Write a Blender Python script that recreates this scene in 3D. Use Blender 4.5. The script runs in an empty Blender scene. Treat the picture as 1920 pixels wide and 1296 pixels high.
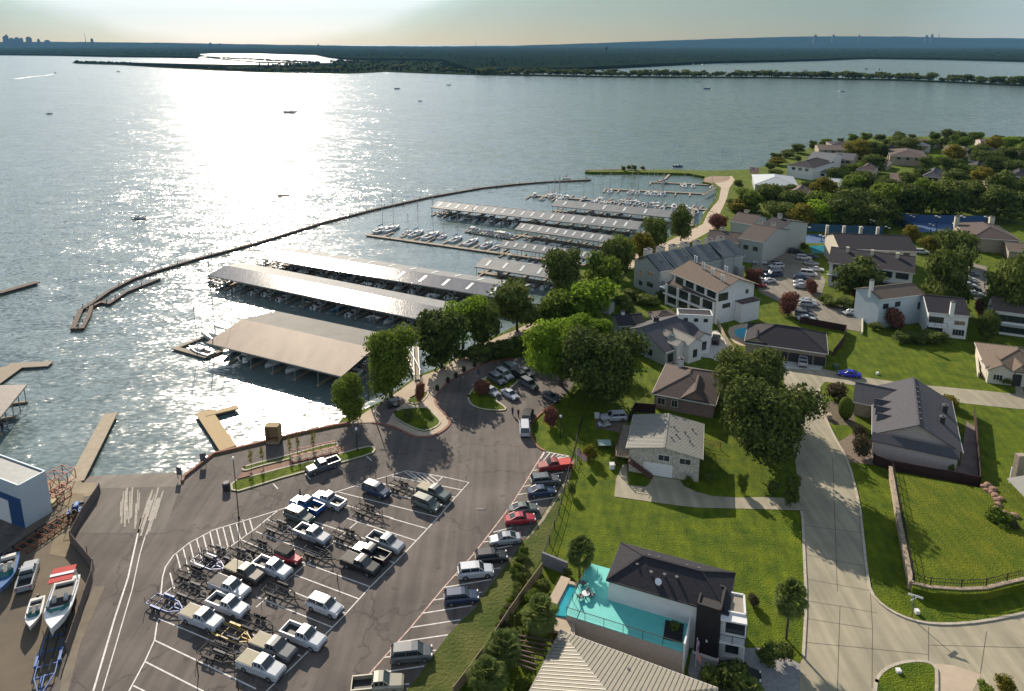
import bpy, bmesh, math, random
from mathutils import Vector, Matrix
random.seed(7)
R = math.radians
# ---------------------------------------------------------------- camera
W0, H0 = 1920.0, 1296.0
CH, PITCH, FPX, YH, CX = 72.0, R(13), 1345.0, 82.0, 960.0
COSP, TANP = math.cos(PITCH), math.tan(PITCH)
KF = FPX / COSP**2
scn = bpy.context.scene
cam_d = bpy.data.cameras.new('camera'); cam = bpy.data.objects.new('camera', cam_d)
scn.collection.objects.link(cam); scn.camera = cam
cam.location = (0, 0, CH); cam.rotation_euler = (R(90) - PITCH, 0, 0)
cam_d.sensor_width = 36; cam_d.lens = FPX / W0 * 36
cam_d.shift_x = 0
cam_d.shift_y = (YH + FPX * TANP - H0 / 2) / W0
cam_d.clip_start = 1; cam_d.clip_end = 90000
scn.render.resolution_x = 1024; scn.render.resolution_y = 691
scn.view_settings.view_transform = 'Standard'; scn.view_settings.look = 'None'
scn.view_settings.exposure = 0.68; scn.view_settings.gamma = 1.0

# ---------------------------------------------------------------- sky and sun
SUN_EL, SUN_AZ = R(27), R(-20)           # azimuth from +Y, negative = left
sun_dir = Vector((math.sin(SUN_AZ) * math.cos(SUN_EL), math.cos(SUN_AZ) * math.cos(SUN_EL), math.sin(SUN_EL)))
world = bpy.data.worlds.new("World"); scn.world = world; world.use_nodes = True
nt = world.node_tree; nt.nodes.clear()
def wn(t, **k):
    n = nt.nodes.new(t)
    for a, b in k.items(): setattr(n, a, b)
    return n
wout = wn('ShaderNodeOutputWorld'); bg = wn('ShaderNodeBackground')
sky = wn('ShaderNodeTexSky'); sky.sky_type = 'NISHITA'; sky.sun_disc = False
sky.sun_elevation = SUN_EL; sky.sun_rotation = SUN_AZ; sky.altitude = 100
sky.air_density = 1.0; sky.dust_density = 0.25; sky.ozone_density = 1.0
bg.inputs['Strength'].default_value = 0.05
tint = wn('ShaderNodeVectorMath', operation='MULTIPLY'); tint.inputs[1].default_value = (.60, .60, .53)   # grey summer haze
nt.links.new(sky.outputs[0], tint.inputs[0]); nt.links.new(tint.outputs[0], bg.inputs['Color'])
# thin bright cloud veil round the sun, grey veil elsewhere
tc = wn('ShaderNodeTexCoord'); nrm = wn('ShaderNodeVectorMath', operation='NORMALIZE')
nt.links.new(tc.outputs['Generated'], nrm.inputs[0])
dot = wn('ShaderNodeVectorMath', operation='DOT_PRODUCT'); nt.links.new(nrm.outputs[0], dot.inputs[0])
dot.inputs[1].default_value = sun_dir
no = wn('ShaderNodeTexNoise'); no.inputs['Scale'].default_value = 9; no.inputs['Detail'].default_value = 5
nt.links.new(nrm.outputs[0], no.inputs['Vector'])
ac = wn('ShaderNodeMath', operation='ARCCOSINE'); nt.links.new(dot.outputs['Value'], ac.inputs[0])
ma = wn('ShaderNodeMath', operation='MULTIPLY_ADD'); nt.links.new(no.outputs['Fac'], ma.inputs[0])
ma.inputs[1].default_value = 0.03; nt.links.new(ac.outputs[0], ma.inputs[2])
mr = wn('ShaderNodeMapRange'); nt.links.new(ma.outputs[0], mr.inputs['Value'])
mr.inputs['From Min'].default_value = 0.0; mr.inputs['From Max'].default_value = 1.2
cr = wn('ShaderNodeValToRGB'); nt.links.new(mr.outputs[0], cr.inputs[0])
def ramp(node, stops):
    el = node.color_ramp.elements
    while len(el) > 1: el.remove(el[-1])
    el[0].position = stops[0][0]; el[0].color = (*stops[0][1], 1)
    for p, c in stops[1:]:
        e = el.new(p); e.color = (*c, 1)
ramp(cr, [(0.0, (.9, .95, 1.05)), (0.400, (0.46, 0.50, 0.60)), (0.418, (0.17, 0.24, 0.27)), (0.44, (0.07, 0.105, 0.125)), (0.50, (0.025, 0.035, 0.040)), (0.62, (0.012, 0.008, 0.0)), (.76, (.012,.010,.0)), (.86, (.17,.195,.22)), (1.0, (0.27, 0.31, 0.37))])
bg2 = wn('ShaderNodeBackground'); nt.links.new(cr.outputs[0], bg2.inputs['Color']); bg2.inputs['Strength'].default_value = 0.8
ad = wn('ShaderNodeAddShader'); nt.links.new(bg.outputs[0], ad.inputs[0]); nt.links.new(bg2.outputs[0], ad.inputs[1])
nt.links.new(ad.outputs[0], wout.inputs['Surface'])
sl = bpy.data.lights.new('sun', 'SUN'); sl.energy = 5.0; sl.angle = R(0.55); sl.color = (1.0, 0.87, 0.70)
so = bpy.data.objects.new('sun', sl); scn.collection.objects.link(so)
so.rotation_euler = sun_dir.to_track_quat('Z', 'Y').to_euler(); so.location = (0, 0, 300)

# ---------------------------------------------------------------- helpers
COL = scn.collection
def G(x, y, z=0.0):
    """photo pixel (1920x1296) on the horizontal plane at height z -> world point"""
    h = CH - z; d = y - YH
    return Vector((h * (x - CX) / (COSP * d), h * (KF / d - TANP), z))
def hgt(xb, yb, yt):
    Y = G(xb, yb).y
    return CH - Y * (yt - YH) / (KF - TANP * (yt - YH))
def mpp(y, z=0): return (CH - z) / (COSP * (y - YH))      # metres per photo pixel, across
def ang(x, y, dx, dy):
    a = G(x, y); b = G(x + dx * 4, y + dy * 4); return math.atan2(b.y - a.y, b.x - a.x)

MATS = {}
def mat(name, col, rough=.8, metal=0, var=.15, vs=1.5, bump=0, bs=8, col2=None, spec=.5, trans=0, coord='Object', emit=None, detail=4, ctr=None, stretch=None):
    if name in MATS: return MATS[name]
    m = bpy.data.materials.new(name); m.use_nodes = True; t = m.node_tree; N = t.nodes; L = t.links
    b = N['Principled BSDF']; b.inputs['Roughness'].default_value = rough; b.inputs['Metallic'].default_value = metal
    b.inputs['Specular IOR Level'].default_value = spec
    tcn = N.new('ShaderNodeTexCoord'); src = tcn.outputs[coord]
    if stretch:
        mp = N.new('ShaderNodeMapping'); mp.inputs['Scale'].default_value = stretch[:3]
        if len(stretch) > 3: mp.inputs['Rotation'].default_value = (0, 0, stretch[3])
        L.new(src, mp.inputs['Vector']); src = mp.outputs[0]
    if var or col2:
        n = N.new('ShaderNodeTexNoise'); n.inputs['Scale'].default_value = vs; n.inputs['Detail'].default_value = detail
        n.inputs['Roughness'].default_value = .65
        L.new(src, n.inputs['Vector']); r = N.new('ShaderNodeValToRGB'); L.new(n.outputs['Fac'], r.inputs[0])
        c2 = col2 or tuple(min(1, c * (1 + var)) for c in col)
        c1 = col if col2 else tuple(c * (1 - var) for c in col)
        a, bb = ctr or (.32, .68)
        ramp(r, [(a, c1), (bb, c2)]); L.new(r.outputs[0], b.inputs['Base Color'])
    else: b.inputs['Base Color'].default_value = (*col, 1)
    if bump:
        n2 = N.new('ShaderNodeTexNoise'); n2.inputs['Scale'].default_value = bs; n2.inputs['Detail'].default_value = 5
        L.new(src, n2.inputs['Vector']); bp = N.new('ShaderNodeBump'); bp.inputs['Strength'].default_value = min(1, bump); bp.inputs['Distance'].default_value = .1 * max(1, bump)
        L.new(n2.outputs['Fac'], bp.inputs['Height']); L.new(bp.outputs[0], b.inputs['Normal'])
    if trans: b.inputs['Transmission Weight'].default_value = trans
    if emit: b.inputs['Emission Color'].default_value = (*emit[0], 1); b.inputs['Emission Strength'].default_value = emit[1]
    MATS[name] = m; return m

class MB:
    def __init__(s): s.v = []; s.f = []
    def add(s, vs, fs, M=None):
        o = len(s.v)
        for v in vs:
            v = Vector(v); s.v.append(M @ v if M else v)
        for f in fs: s.f.append([i + o for i in f])
        return s
    def box(s, x0, y0, z0, x1, y1, z1, M=None):
        return s.add([(x0,y0,z0),(x1,y0,z0),(x1,y1,z0),(x0,y1,z0),(x0,y0,z1),(x1,y0,z1),(x1,y1,z1),(x0,y1,z1)],
              [(0,3,2,1),(4,5,6,7),(0,1,5,4),(1,2,6,5),(2,3,7,6),(3,0,4,7)], M)
    def cbox(s, c, sz, rz=0, M=None):
        Mt = Matrix.Translation(c) @ Matrix.Rotation(rz, 4, 'Z')
        if M: Mt = M @ Mt
        return s.box(-sz[0]/2,-sz[1]/2,-sz[2]/2,sz[0]/2,sz[1]/2,sz[2]/2, Mt)
    def prism(s, poly, z0, z1, M=None):
        n = len(poly); a = sum(poly[i][0]*poly[(i+1)%n][1]-poly[(i+1)%n][0]*poly[i][1] for i in range(n))
        if a < 0: poly = list(poly)[::-1]
        vs = [(p[0],p[1],z0) for p in poly] + [(p[0],p[1],z1) for p in poly]
        fs = [tuple(range(n-1,-1,-1)), tuple(range(n,2*n))] + [(i,(i+1)%n,n+(i+1)%n,n+i) for i in range(n)]
        return s.add(vs, fs, M)
    def bar(s, a, b, w, h=None, up=(0,0,1)):
        a = Vector(a); b = Vector(b); d = b - a
        if d.length < 1e-5: return s
        h = h or w; d.normalize(); u = Vector(up)
        if abs(d.dot(u)) > .95: u = Vector((1,0,0))
        sd = d.cross(u).normalized() * w/2; uu = sd.cross(d).normalized() * h/2
        vs = [a-sd-uu,a+sd-uu,a+sd+uu,a-sd+uu,b-sd-uu,b+sd-uu,b+sd+uu,b-sd+uu]
        return s.add(vs, [(0,1,2,3),(7,6,5,4),(0,4,5,1),(1,5,6,2),(2,6,7,3),(3,7,4,0)])
    def cyl(s, a, b, r0, r1=None, n=8):
        a = Vector(a); b = Vector(b); r1 = r0 if r1 is None else r1; d = (b-a).normalized()
        u = Vector((0,0,1)) if abs(d.z) < .9 else Vector((1,0,0)); p = d.cross(u).normalized(); q = d.cross(p)
        vs = []
        for c, r in ((a,r0),(b,r1)):
            for i in range(n):
                t = 2*math.pi*i/n; vs.append(c + p*math.cos(t)*r + q*math.sin(t)*r)
        return s.add(vs, [tuple(range(n))[::-1], tuple(range(n,2*n))] + [(i,(i+1)%n,n+(i+1)%n,n+i) for i in range(n)])
    def loft(s, rings, M=None, cap=True):
        n = len(rings[0]); vs = [p for r in rings for p in r]; fs = []
        for k in range(len(rings)-1):
            for i in range(n): fs.append((k*n+i,k*n+(i+1)%n,(k+1)*n+(i+1)%n,(k+1)*n+i))
        if cap: fs.append(tuple(range(n))[::-1]); fs.append(tuple(range((len(rings)-1)*n, len(rings)*n)))
        return s.add(vs, fs, M)
    def slab(s, pts, t):
        n = len(pts); pts = [Vector(p) for p in pts]
        nn = sum(((pts[i]-pts[0]).cross(pts[(i+1)%n]-pts[0]) for i in range(1,n)), Vector())
        if nn.z < 0: pts = pts[::-1]
        low = [p - Vector((0,0,t)) for p in pts]
        return s.add(pts+low, [tuple(range(n)), tuple(range(2*n-1,n-1,-1))] + [(i,n+i,n+(i+1)%n,(i+1)%n) for i in range(n)])
    def strip(s, pts, w, z, h=0):
        """flat ribbon (or kerb if h) along a world polyline"""
        pts = [Vector((p[0],p[1],0)) for p in pts]; L=[];Rr=[]
        for i,p in enumerate(pts):
            a = pts[max(0,i-1)]; b = pts[min(len(pts)-1,i+1)]; d=(b-a).normalized(); nn=Vector((-d.y,d.x,0))*w/2
            L.append(p+nn); Rr.append(p-nn)
        for i in range(len(pts)-1):
            q=[Rr[i],Rr[i+1],L[i+1],L[i]]
            if h: s.prism([(v.x,v.y) for v in q], z, z+h)
            else: s.add([(v.x,v.y,z) for v in q],[(0,1,2,3)])
        return s
    def mesh(s, name, m, smooth=False):
        me = bpy.data.meshes.new(name); me.from_pydata([tuple(v) for v in s.v], [], s.f)
        if m: me.materials.append(m)
        if smooth: me.polygons.foreach_set('use_smooth', [True]*len(me.polygons))
        me.update(); return me
def lk(o, parent=None):
    COL.objects.link(o)
    if parent: o.parent = parent
    return o
def part(name, mb, m, parent, label=None, smooth=False):
    me = mb if isinstance(mb, bpy.types.Mesh) else mb.mesh(name, m, smooth)
    o = bpy.data.objects.new(name, me); lk(o, parent)
    if label: o['label'] = label
    return o
def thing(name, label, cat, loc=(0,0,0), rz=0, group=None):
    o = bpy.data.objects.new(name, None); lk(o); o.location = loc; o.rotation_euler = (0,0,rz)
    o.empty_display_size = .3; o['label'] = label; o['category'] = cat
    if group: o['group'] = group
    return o
def single(name, mb, m, label, cat, group=None, loc=None, kind=None, smooth=False):
    if loc is not None:
        lv = Vector(loc)
        if isinstance(mb, MB): mb.v = [v - lv for v in mb.v]
    me = mb if isinstance(mb, bpy.types.Mesh) else mb.mesh(name, m, smooth)
    o = bpy.data.objects.new(name, me); lk(o)
    if loc is not None: o.location = loc
    o['label'] = label; o['category'] = cat
    if group: o['group'] = group
    if kind: o['kind'] = kind
    return o
def struct(name, mb, m, kind='structure', label=None):
    o = bpy.data.objects.new(name, mb.mesh(name, m)); lk(o); o['kind'] = kind
    if label: o['label'] = label
    return o
def copy_tree(o, parent=None):
    c = o.copy(); lk(c, parent)
    for ch in KIDS.get(o.name, list(o.children)): copy_tree(ch, c)
    return c
KIDS = {}
def kids_cache(o):
    KIDS[o.name] = list(o.children)
    for c in KIDS[o.name]: kids_cache(c)
def place(root, loc, rz, label=None, group=None, scale=None, used=set()):
    """first use moves the root itself, afterwards copies it with its parts"""
    if root.name not in used:
        used.add(root.name); o = root
    else: o = copy_tree(root)
    o.location = loc; o.rotation_euler = (0,0,rz)
    if scale: o.scale = scale if isinstance(scale,(tuple,list)) else (scale,)*3
    if label: o['label'] = label
    if group: o['group'] = group
    return o
def poly(pts, z=0): return [tuple(G(x, y, z))[:2] for x, y in pts]
def smoothpoly(pts, it=2, closed=True):
    for _ in range(it):
        q = []; n = len(pts)
        for i in range(n if closed else n-1):
            a = pts[i]; b = pts[(i+1)%n]
            q += [(a[0]*.75+b[0]*.25, a[1]*.75+b[1]*.25), (a[0]*.25+b[0]*.75, a[1]*.25+b[1]*.75)]
        if not closed: q = [pts[0]] + q + [pts[-1]]
        pts = q
    return pts
def sheet(name, pts, z, m, it=0, thick=0, world=False):
    p = pts if world else poly(smoothpoly(pts, it) if it else pts, z)
    mb = MB()
    n = len(p)
    a = sum(p[i][0]*p[(i+1)%n][1]-p[(i+1)%n][0]*p[i][1] for i in range(n))
    if a < 0: p = p[::-1]
    if thick: mb.prism(p, z-thick, z)
    else: mb.add([(q[0],q[1],z) for q in p], [tuple(range(n))])
    bm = bmesh.new(); o = struct(name, mb, m)
    bm.from_mesh(o.data); bmesh.ops.triangulate(bm, faces=[f for f in bm.faces if len(f.verts) > 4]); bm.to_mesh(o.data); bm.free()
    return o
# ---------------------------------------------------------------- materials
M_grass = mat('lawn', (.042,.082,.004), .9, var=0, col2=(.125,.158,.006), vs=.35, bump=3, bs=4.5, spec=.15, detail=8)
M_grass3 = mat('mown_lawn', (.060,.100,.005), .9, var=0, col2=(.130,.145,.008), vs=.3, bump=3, bs=4.5, spec=.15, detail=8)
M_grass2 = mat('verge_grass', (.045,.070,.012), .95, col2=(.10,.105,.03), vs=.25, bump=2, bs=2.5, spec=.15, detail=8)
M_asph = mat('asphalt', (.085,.074,.068), .85, col2=(.155,.132,.120), vs=.09, bump=.5, bs=14, spec=.3, detail=9, ctr=(.35,.7))
M_asph2 = mat('old_asphalt', (.15,.14,.125), .9, col2=(.24,.215,.175), vs=.05, spec=.2, detail=7)
M_conc = mat('concrete_road', (.235,.215,.16), .85, col2=(.35,.315,.23), vs=.10, spec=.3, detail=9)
M_conc2 = mat('path_concrete', (.36,.29,.22), .85, col2=(.46,.38,.29), vs=.3, spec=.3, detail=7)
M_ramp = mat('ramp_concrete', (.085,.074,.066), .85, col2=(.165,.145,.125), vs=.5, spec=.4, detail=8, ctr=(.42,.8), stretch=(1.0,.12,1,.35))
M_kerb = mat('kerb', (.38,.34,.28), .85, var=.2)
M_redkerb = mat('red_kerb', (.22,.10,.07), .85, var=.3)
M_white = mat('white_paint_line', (.62,.60,.58), .8, var=.25, vs=2)
M_pink = mat('faded_red_line', (.52,.36,.32), .8, var=.3, vs=1)
M_dirt = mat('far_land', (.012,.025,.015), .95, col2=(.03,.042,.024), vs=.01, spec=0)
M_foam = mat('foam', (.8,.82,.82), .6, var=.1)
def water_mat(calm=False):
    m = bpy.data.materials.new('water'); m.use_nodes = True; t = m.node_tree; N = t.nodes; L = t.links
    b = N['Principled BSDF']; b.inputs['Base Color'].default_value = (.105,.148,.145,1); b.inputs['Roughness'].default_value = .15
    b.inputs['IOR'].default_value = 1.333; b.inputs['Specular IOR Level'].default_value = 1.0
    tc = N.new('ShaderNodeTexCoord'); mp = N.new('ShaderNodeMapping'); mp.inputs['Scale'].default_value = (.55,1.0,1); mp.inputs['Rotation'].default_value = (0,0,R(8))
    L.new(tc.outputs['Object'], mp.inputs['Vector'])
    def noise(sc, d, amp, r=.6):
        n = N.new('ShaderNodeTexNoise'); n.inputs['Scale'].default_value = sc; n.inputs['Detail'].default_value = d; n.inputs['Roughness'].default_value = r
        n.inputs['Distortion'].default_value = .3
        L.new(mp.outputs[0], n.inputs['Vector'])
        a = N.new('ShaderNodeVectorMath'); a.operation = 'MULTIPLY_ADD'; L.new(n.outputs['Color'], a.inputs[0])
        a.inputs[1].default_value = (amp*1.3, amp*1.7, 0); a.inputs[2].default_value = (-amp*1.3/2, -amp*1.7/2, 0); return a.outputs[0]
    def add(p, q):
        a = N.new('ShaderNodeVectorMath'); a.operation = 'ADD'; L.new(p, a.inputs[0]); L.new(q, a.inputs[1]); return a.outputs[0]
    tilt = add(add(noise(1.25, 3, WAVE[0]), noise(.17, 3, WAVE[1])), noise(.035, 4, WAVE[2], .7))
    cp = N.new('ShaderNodeTexNoise'); cp.inputs['Scale'].default_value = .011; L.new(mp.outputs[0], cp.inputs['Vector'])
    rr = N.new('ShaderNodeMapRange'); L.new(cp.outputs['Fac'], rr.inputs['Value'])
    rr.inputs['From Min'].default_value = .35; rr.inputs['From Max'].default_value = .65; rr.inputs['To Min'].default_value = .7; rr.inputs['To Max'].default_value = 1.0
    if calm:       # sheltered water dies down away from the open mouth of the basin
        sx = N.new('ShaderNodeSeparateXYZ'); L.new(tc.outputs['Object'], sx.inputs[0]); cm = N.new('ShaderNodeMapRange'); L.new(sx.outputs['X'], cm.inputs['Value'])
        cm.interpolation_type = 'SMOOTHSTEP'; cm.inputs['From Min'].default_value = -118; cm.inputs['From Max'].default_value = -62; cm.inputs['To Min'].default_value = 1; cm.inputs['To Max'].default_value = .48
        mu = N.new('ShaderNodeMath'); mu.operation = 'MULTIPLY'; L.new(rr.outputs[0], mu.inputs[0]); L.new(cm.outputs[0], mu.inputs[1]); rr = mu
    sc_ = N.new('ShaderNodeVectorMath'); sc_.operation = 'SCALE'; L.new(tilt, sc_.inputs[0]); L.new(rr.outputs[0], sc_.inputs['Scale'])
    up = N.new('ShaderNodeVectorMath'); up.operation = 'ADD'; L.new(sc_.outputs[0], up.inputs[0]); up.inputs[1].default_value = (0,0,1)
    nz = N.new('ShaderNodeVectorMath'); nz.operation = 'NORMALIZE'; L.new(up.outputs[0], nz.inputs[0])
    L.new(nz.outputs[0], b.inputs['Normal']); return m
WAVE = (.80, .42, .13)
M_water = water_mat()
def wear(m, crack=.07, stain=.5, ang_=.9, stripe=0):
    """cracks, patches, stains and long tyre or mowing streaks mixed into a ground material"""
    N = m.node_tree.nodes; L = m.node_tree.links; b = N['Principled BSDF']; src = b.inputs['Base Color'].links[0].from_socket
    tc = N.new('ShaderNodeTexCoord'); mp = N.new('ShaderNodeMapping'); mp.inputs['Rotation'].default_value = (0,0,ang_); mp.inputs['Scale'].default_value = (.9,.05,1); L.new(tc.outputs['Object'], mp.inputs['Vector'])
    n = N.new('ShaderNodeTexNoise'); n.inputs['Scale'].default_value = 1.0; n.inputs['Detail'].default_value = 5; L.new(mp.outputs[0], n.inputs['Vector'])
    r = N.new('ShaderNodeMapRange'); L.new(n.outputs['Fac'], r.inputs['Value']); r.inputs['From Min'].default_value = .35; r.inputs['From Max'].default_value = .65; r.inputs['To Min'].default_value = 1-stain*.45; r.inputs['To Max'].default_value = 1+stain*.35
    f = r.outputs[0]
    def mul(a, c):
        k = N.new('ShaderNodeMath'); k.operation = 'MULTIPLY'; L.new(a, k.inputs[0]); L.new(c, k.inputs[1]); return k.outputs[0]
    if crack:
        dn = N.new('ShaderNodeTexNoise'); dn.inputs['Scale'].default_value = .3; dn.inputs['Detail'].default_value = 6; L.new(tc.outputs['Object'], dn.inputs['Vector'])
        ad_ = N.new('ShaderNodeVectorMath'); ad_.operation = 'MULTIPLY_ADD'; L.new(dn.outputs['Color'], ad_.inputs[0]); ad_.inputs[1].default_value = (6,6,0); L.new(tc.outputs['Object'], ad_.inputs[2])
        v = N.new('ShaderNodeTexVoronoi'); v.feature = 'DISTANCE_TO_EDGE'; v.inputs['Scale'].default_value = crack; L.new(ad_.outputs[0], v.inputs['Vector'])
        c = N.new('ShaderNodeMapRange'); L.new(v.outputs['Distance'], c.inputs['Value']); c.inputs['From Min'].default_value = .002; c.inputs['From Max'].default_value = .012; c.inputs['To Min'].default_value = .62; c.inputs['To Max'].default_value = 1
        f = mul(f, c.outputs[0])
        s2 = N.new('ShaderNodeTexNoise'); s2.inputs['Scale'].default_value = .45; s2.inputs['Detail'].default_value = 2; L.new(tc.outputs['Object'], s2.inputs['Vector'])
        c2 = N.new('ShaderNodeMapRange'); L.new(s2.outputs['Fac'], c2.inputs['Value']); c2.inputs['From Min'].default_value = .66; c2.inputs['From Max'].default_value = .72; c2.inputs['To Min'].default_value = 1; c2.inputs['To Max'].default_value = .72
        f = mul(f, c2.outputs[0])
    if stripe:
        w = N.new('ShaderNodeTexWave'); w.inputs['Scale'].default_value = stripe; w.inputs['Distortion'].default_value = .6; mp2 = N.new('ShaderNodeMapping'); mp2.inputs['Rotation'].default_value = (0,0,ang_); L.new(tc.outputs['Object'], mp2.inputs['Vector']); L.new(mp2.outputs[0], w.inputs['Vector'])
        q = N.new('ShaderNodeMapRange'); L.new(w.outputs['Fac'], q.inputs['Value']); q.inputs['To Min'].default_value = .94; q.inputs['To Max'].default_value = 1.05; f = mul(f, q.outputs[0])
    mx = N.new('ShaderNodeVectorMath'); mx.operation = 'SCALE'; L.new(src, mx.inputs[0]); L.new(f, mx.inputs['Scale']); L.new(mx.outputs[0], b.inputs['Base Color'])
wear(M_asph, .07, .45, .62); wear(M_conc, 0, .35, .05); wear(M_grass3, 0, .22, .08, .25); wear(M_grass, 0, .32, .3, .22); wear(M_asph2, .09, .3, .5)
# ---------------------------------------------------------------- lake and land
WZ = -1.3
mb = MB(); mb.add([(-30000,-500,WZ),(30000,-500,WZ),(30000,40000,WZ),(-30000,40000,WZ)],[(0,1,2,3)])
struct('lake_water', mb, M_water)
bwp = [(137,620),(152,586),(170,575),(205,550),(250,527),(300,510),(370,489),(480,460),(605,421),(705,395),(805,372.5),(905,355),(960,349),(1020,344),(1107,340),(1100,324),(1255,326),(1345,330),(1420,380),(1300,470),(1100,560),(900,690),(700,800),(400,900),(330,915),(150,935),(120,912),(60,902)]
mb = MB(); q = [G(x,y,WZ+.015) for x,y in bwp]; mb.add(q, [tuple(range(len(q)))])
ob = struct('harbour_water', mb, water_mat(True))
_bm = bmesh.new(); _bm.from_mesh(ob.data); bmesh.ops.triangulate(_bm, faces=_bm.faces[:]); bmesh.ops.recalc_face_normals(_bm, faces=_bm.faces[:])
for _f in _bm.faces:
    if _f.normal.z < 0: _f.normal_flip()
_bm.to_mesh(ob.data); _bm.free()
shore = [(86,899),(119,901),(121,917),(338,912),(344,893),(400,851),(480,832),(555,813),(630,797),(642,784),(692,763),(715,753),(735,738),(782,704),(825,688),
 (855,668),(875,660),(900,640),(945,622),(985,600),(1012,575),(1030,545),(1060,520),(1105,492),(1150,470),(1200,456),(1242,449),(1262,441),(1296,424),(1312,419),(1320,399),
 (1340,374),(1345,352),(1335,345),(1317,341),(1322,331),(1290,325),(1255,324),(1180,322.5),(1108,322.5),(1097,321.5),(1110,319.5),(1180,318.5),(1255,318),(1330,320),(1400,318),(1440,311),
 (1455,300),(1475,288),(1520,277),(1542,267),(1595,262),(1620,256),(1765,256),(1920,258),(2400,262)]
lp = poly(shore)
lp = [(-160, lp[0][1])] + lp + [(1500, 900), (1500,-250), (-160,-250)]
sheet('ground', lp, 0.0, M_grass, thick=3.0, world=True)
# sloping boat ramp running down into the lake
rp = [G(150,930),G(338,915),G(342,893),G(155,903)]
mb = MB(); far = [G(345,872,WZ-.6), G(152,884,WZ-.6)]
mb.slab([G(120,1000)+Vector((0,0,.03)), G(308,1000)+Vector((0,0,.03)), G(338,912)+Vector((0,0,.03)), G(118,918)+Vector((0,0,.03))], .02)
struct('boat_ramp_apron', mb, M_ramp)
mb = MB(); a,b_ = G(118,918)+Vector((0,0,.03)), G(338,912)+Vector((0,0,.03))
mb.slab([a,b_,G(343,880,-1.6),G(118,890,-1.6)], .3); struct('boat_ramp', mb, M_ramp)
# asphalt of the marina lot
asph = [(312,918),(335,916),(343,899),(400,856),(480,836),(555,818),(630,802),(655,797),(697,793),(717,795),(745,804),(775,819),(792,821),(815,818),(837,804),(845,793),(837,779),(817,760),(815,748),
 (825,733),(842,715),(890,690),(925,678),(960,672),(1000,668),(1040,668),(1072,690),(1075,722),(1055,745),(1042,755),(1022,769),(1005,784),(995,796),(995,818),(1007,839),(1022,846),(1068,855),(1070,861),(1057,901),
 (1012,973),(985,1010),(957,1050),(930,1085),(899,1126),(895,1137),(870,1160),(840,1192),(807,1237),(790,1262),(762,1297),(690,1400)]
ap = poly(asph)
ap = [tuple(G(10,898+14))[:2]] + [tuple(G(118,918))[:2]] + ap + [(-8,20),(-160,20),(-160,120)]
sheet('parking_lot', ap, .02, M_asph, world=True)
sheet('yard_dirt', [(20,1045),(92,925),(150,925),(160,960),(130,1020),(172,1068),(172,1096),(120,1230),(100,1296),(-60,1296),(-60,1050)], .045, mat('yard', (.10,.085,.07), .9, col2=(.17,.135,.095), vs=.12, detail=7, spec=.2), it=1)
sheet('shore_slab',[(86,901),(152,902),(155,906),(180,904),(178,930),(92,935)],.055,mat('shore_slab',(.20,.16,.11),.9,col2=(.30,.25,.17),vs=.3))
sheet('yard_slab', [(92,1040),(112,972),(125,925),(158,925),(135,1012),(125,1045)], .065, mat('yard_slab', (.16,.13,.09), .9, col2=(.25,.20,.13), vs=.3, spec=.2))
# concrete edge strip by the yard fence
sheet('kerb_strip', [(176,1100),(197,1099),(150,1210),(128,1296),(108,1320),(118,1262),(140,1180)], .05, mat('edge_conc', (.15,.125,.10), .9, col2=(.21,.18,.14), vs=.5, spec=.2))
# tan paved promenade along the shore
prom = [(655,794),(694,767),(716,757),(735,742),(783,708),(826,692),(857,672),(880,662),(905,645),(945,627),(960,622),(1000,603),(1020,596),(1022,606),(960,650),(925,668),(890,688),(842,713),(825,731),(815,747),(817,759),(837,779),(845,793),(837,803),(815,817),(792,820),(775,818),(745,803),(717,794),(697,792)]
sheet('promenade', prom, .12, M_conc2, thick=.12)
prom2 = [(1000,604),(1020,596),(1040,575),(1075,545),(1120,505),(1165,480),(1200,462),(1245,456),(1270,444),(1298,430),(1318,420),(1328,398),(1348,374),(1352,352),(1340,343),(1345,336),(1372,330),(1378,338),(1368,352),(1362,375),(1350,400),(1345,425),(1320,440),(1290,456),(1262,468),(1225,480),(1190,500),(1150,525),(1095,565),(1050,600)]
sheet('waterfront_path', prom2, .05, M_conc2)
sheet('gravel_beach', [(1317,340),(1325,331),(1345,330),(1371,331),(1366,338),(1350,343),(1333,343)], .075, mat('gravel', (.20,.13,.09), .95, col2=(.27,.19,.13), vs=.1), it=1)
M_brick = mat('brick_paver', (.20,.11,.08), .9, var=.25, vs=2)
sheet('dark_drive', [(700,770),(728,745),(748,742),(765,752),(742,766),(733,780),(728,793),(716,794),(706,785)], .14, mat('paver', (.12,.10,.095), .9, var=.2), it=1)
def island(pts, m=None, kerb=M_kerb, it=1, h=.14, z0=.02, name='grass_island', kw=.35):
    q = smoothpoly(pts, it)
    sheet(name, q, z0+h, m or M_grass, thick=h)
    mb = MB(); w = [G(*p) for p in q]; w.append(w[0]); w.append(w[1]); mb.strip(w, kw, z0, h+.03); struct('kerb', mb, kerb)
island([(762,751),(787,739),(802,734),(803,741),(791,755),(777,759),(765,756)], z0=.12, h=.08, name='planted_island')
island([(747,768),(735,780),(750,791),(780,806),(800,810),(823,799),(826,790),(811,775),(803,765),(777,765)], z0=.12, h=.08, name='planted_island')
island([(880,740),(877,748),(885,761),(905,769),(946,771),(949,765),(926,750),(944,739),(958,728),(975,712),(960,692),(930,697),(905,713),(890,728)])
island([(433,904),(480,892),(540,876),(630,854),(688,838),(700,839),(703,845),(697,852),(630,871),(540,893),(480,912),(436,925)])
island([(453,881),(463,874),(540,855),(612,834),(636,831),(633,838),(540,862),(480,877),(460,884)])
sheet('brick_walk', [(440,903),(455,884),(540,863),(640,836),(660,838),(630,853),(540,875),(480,891)], .05, M_brick)
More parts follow.
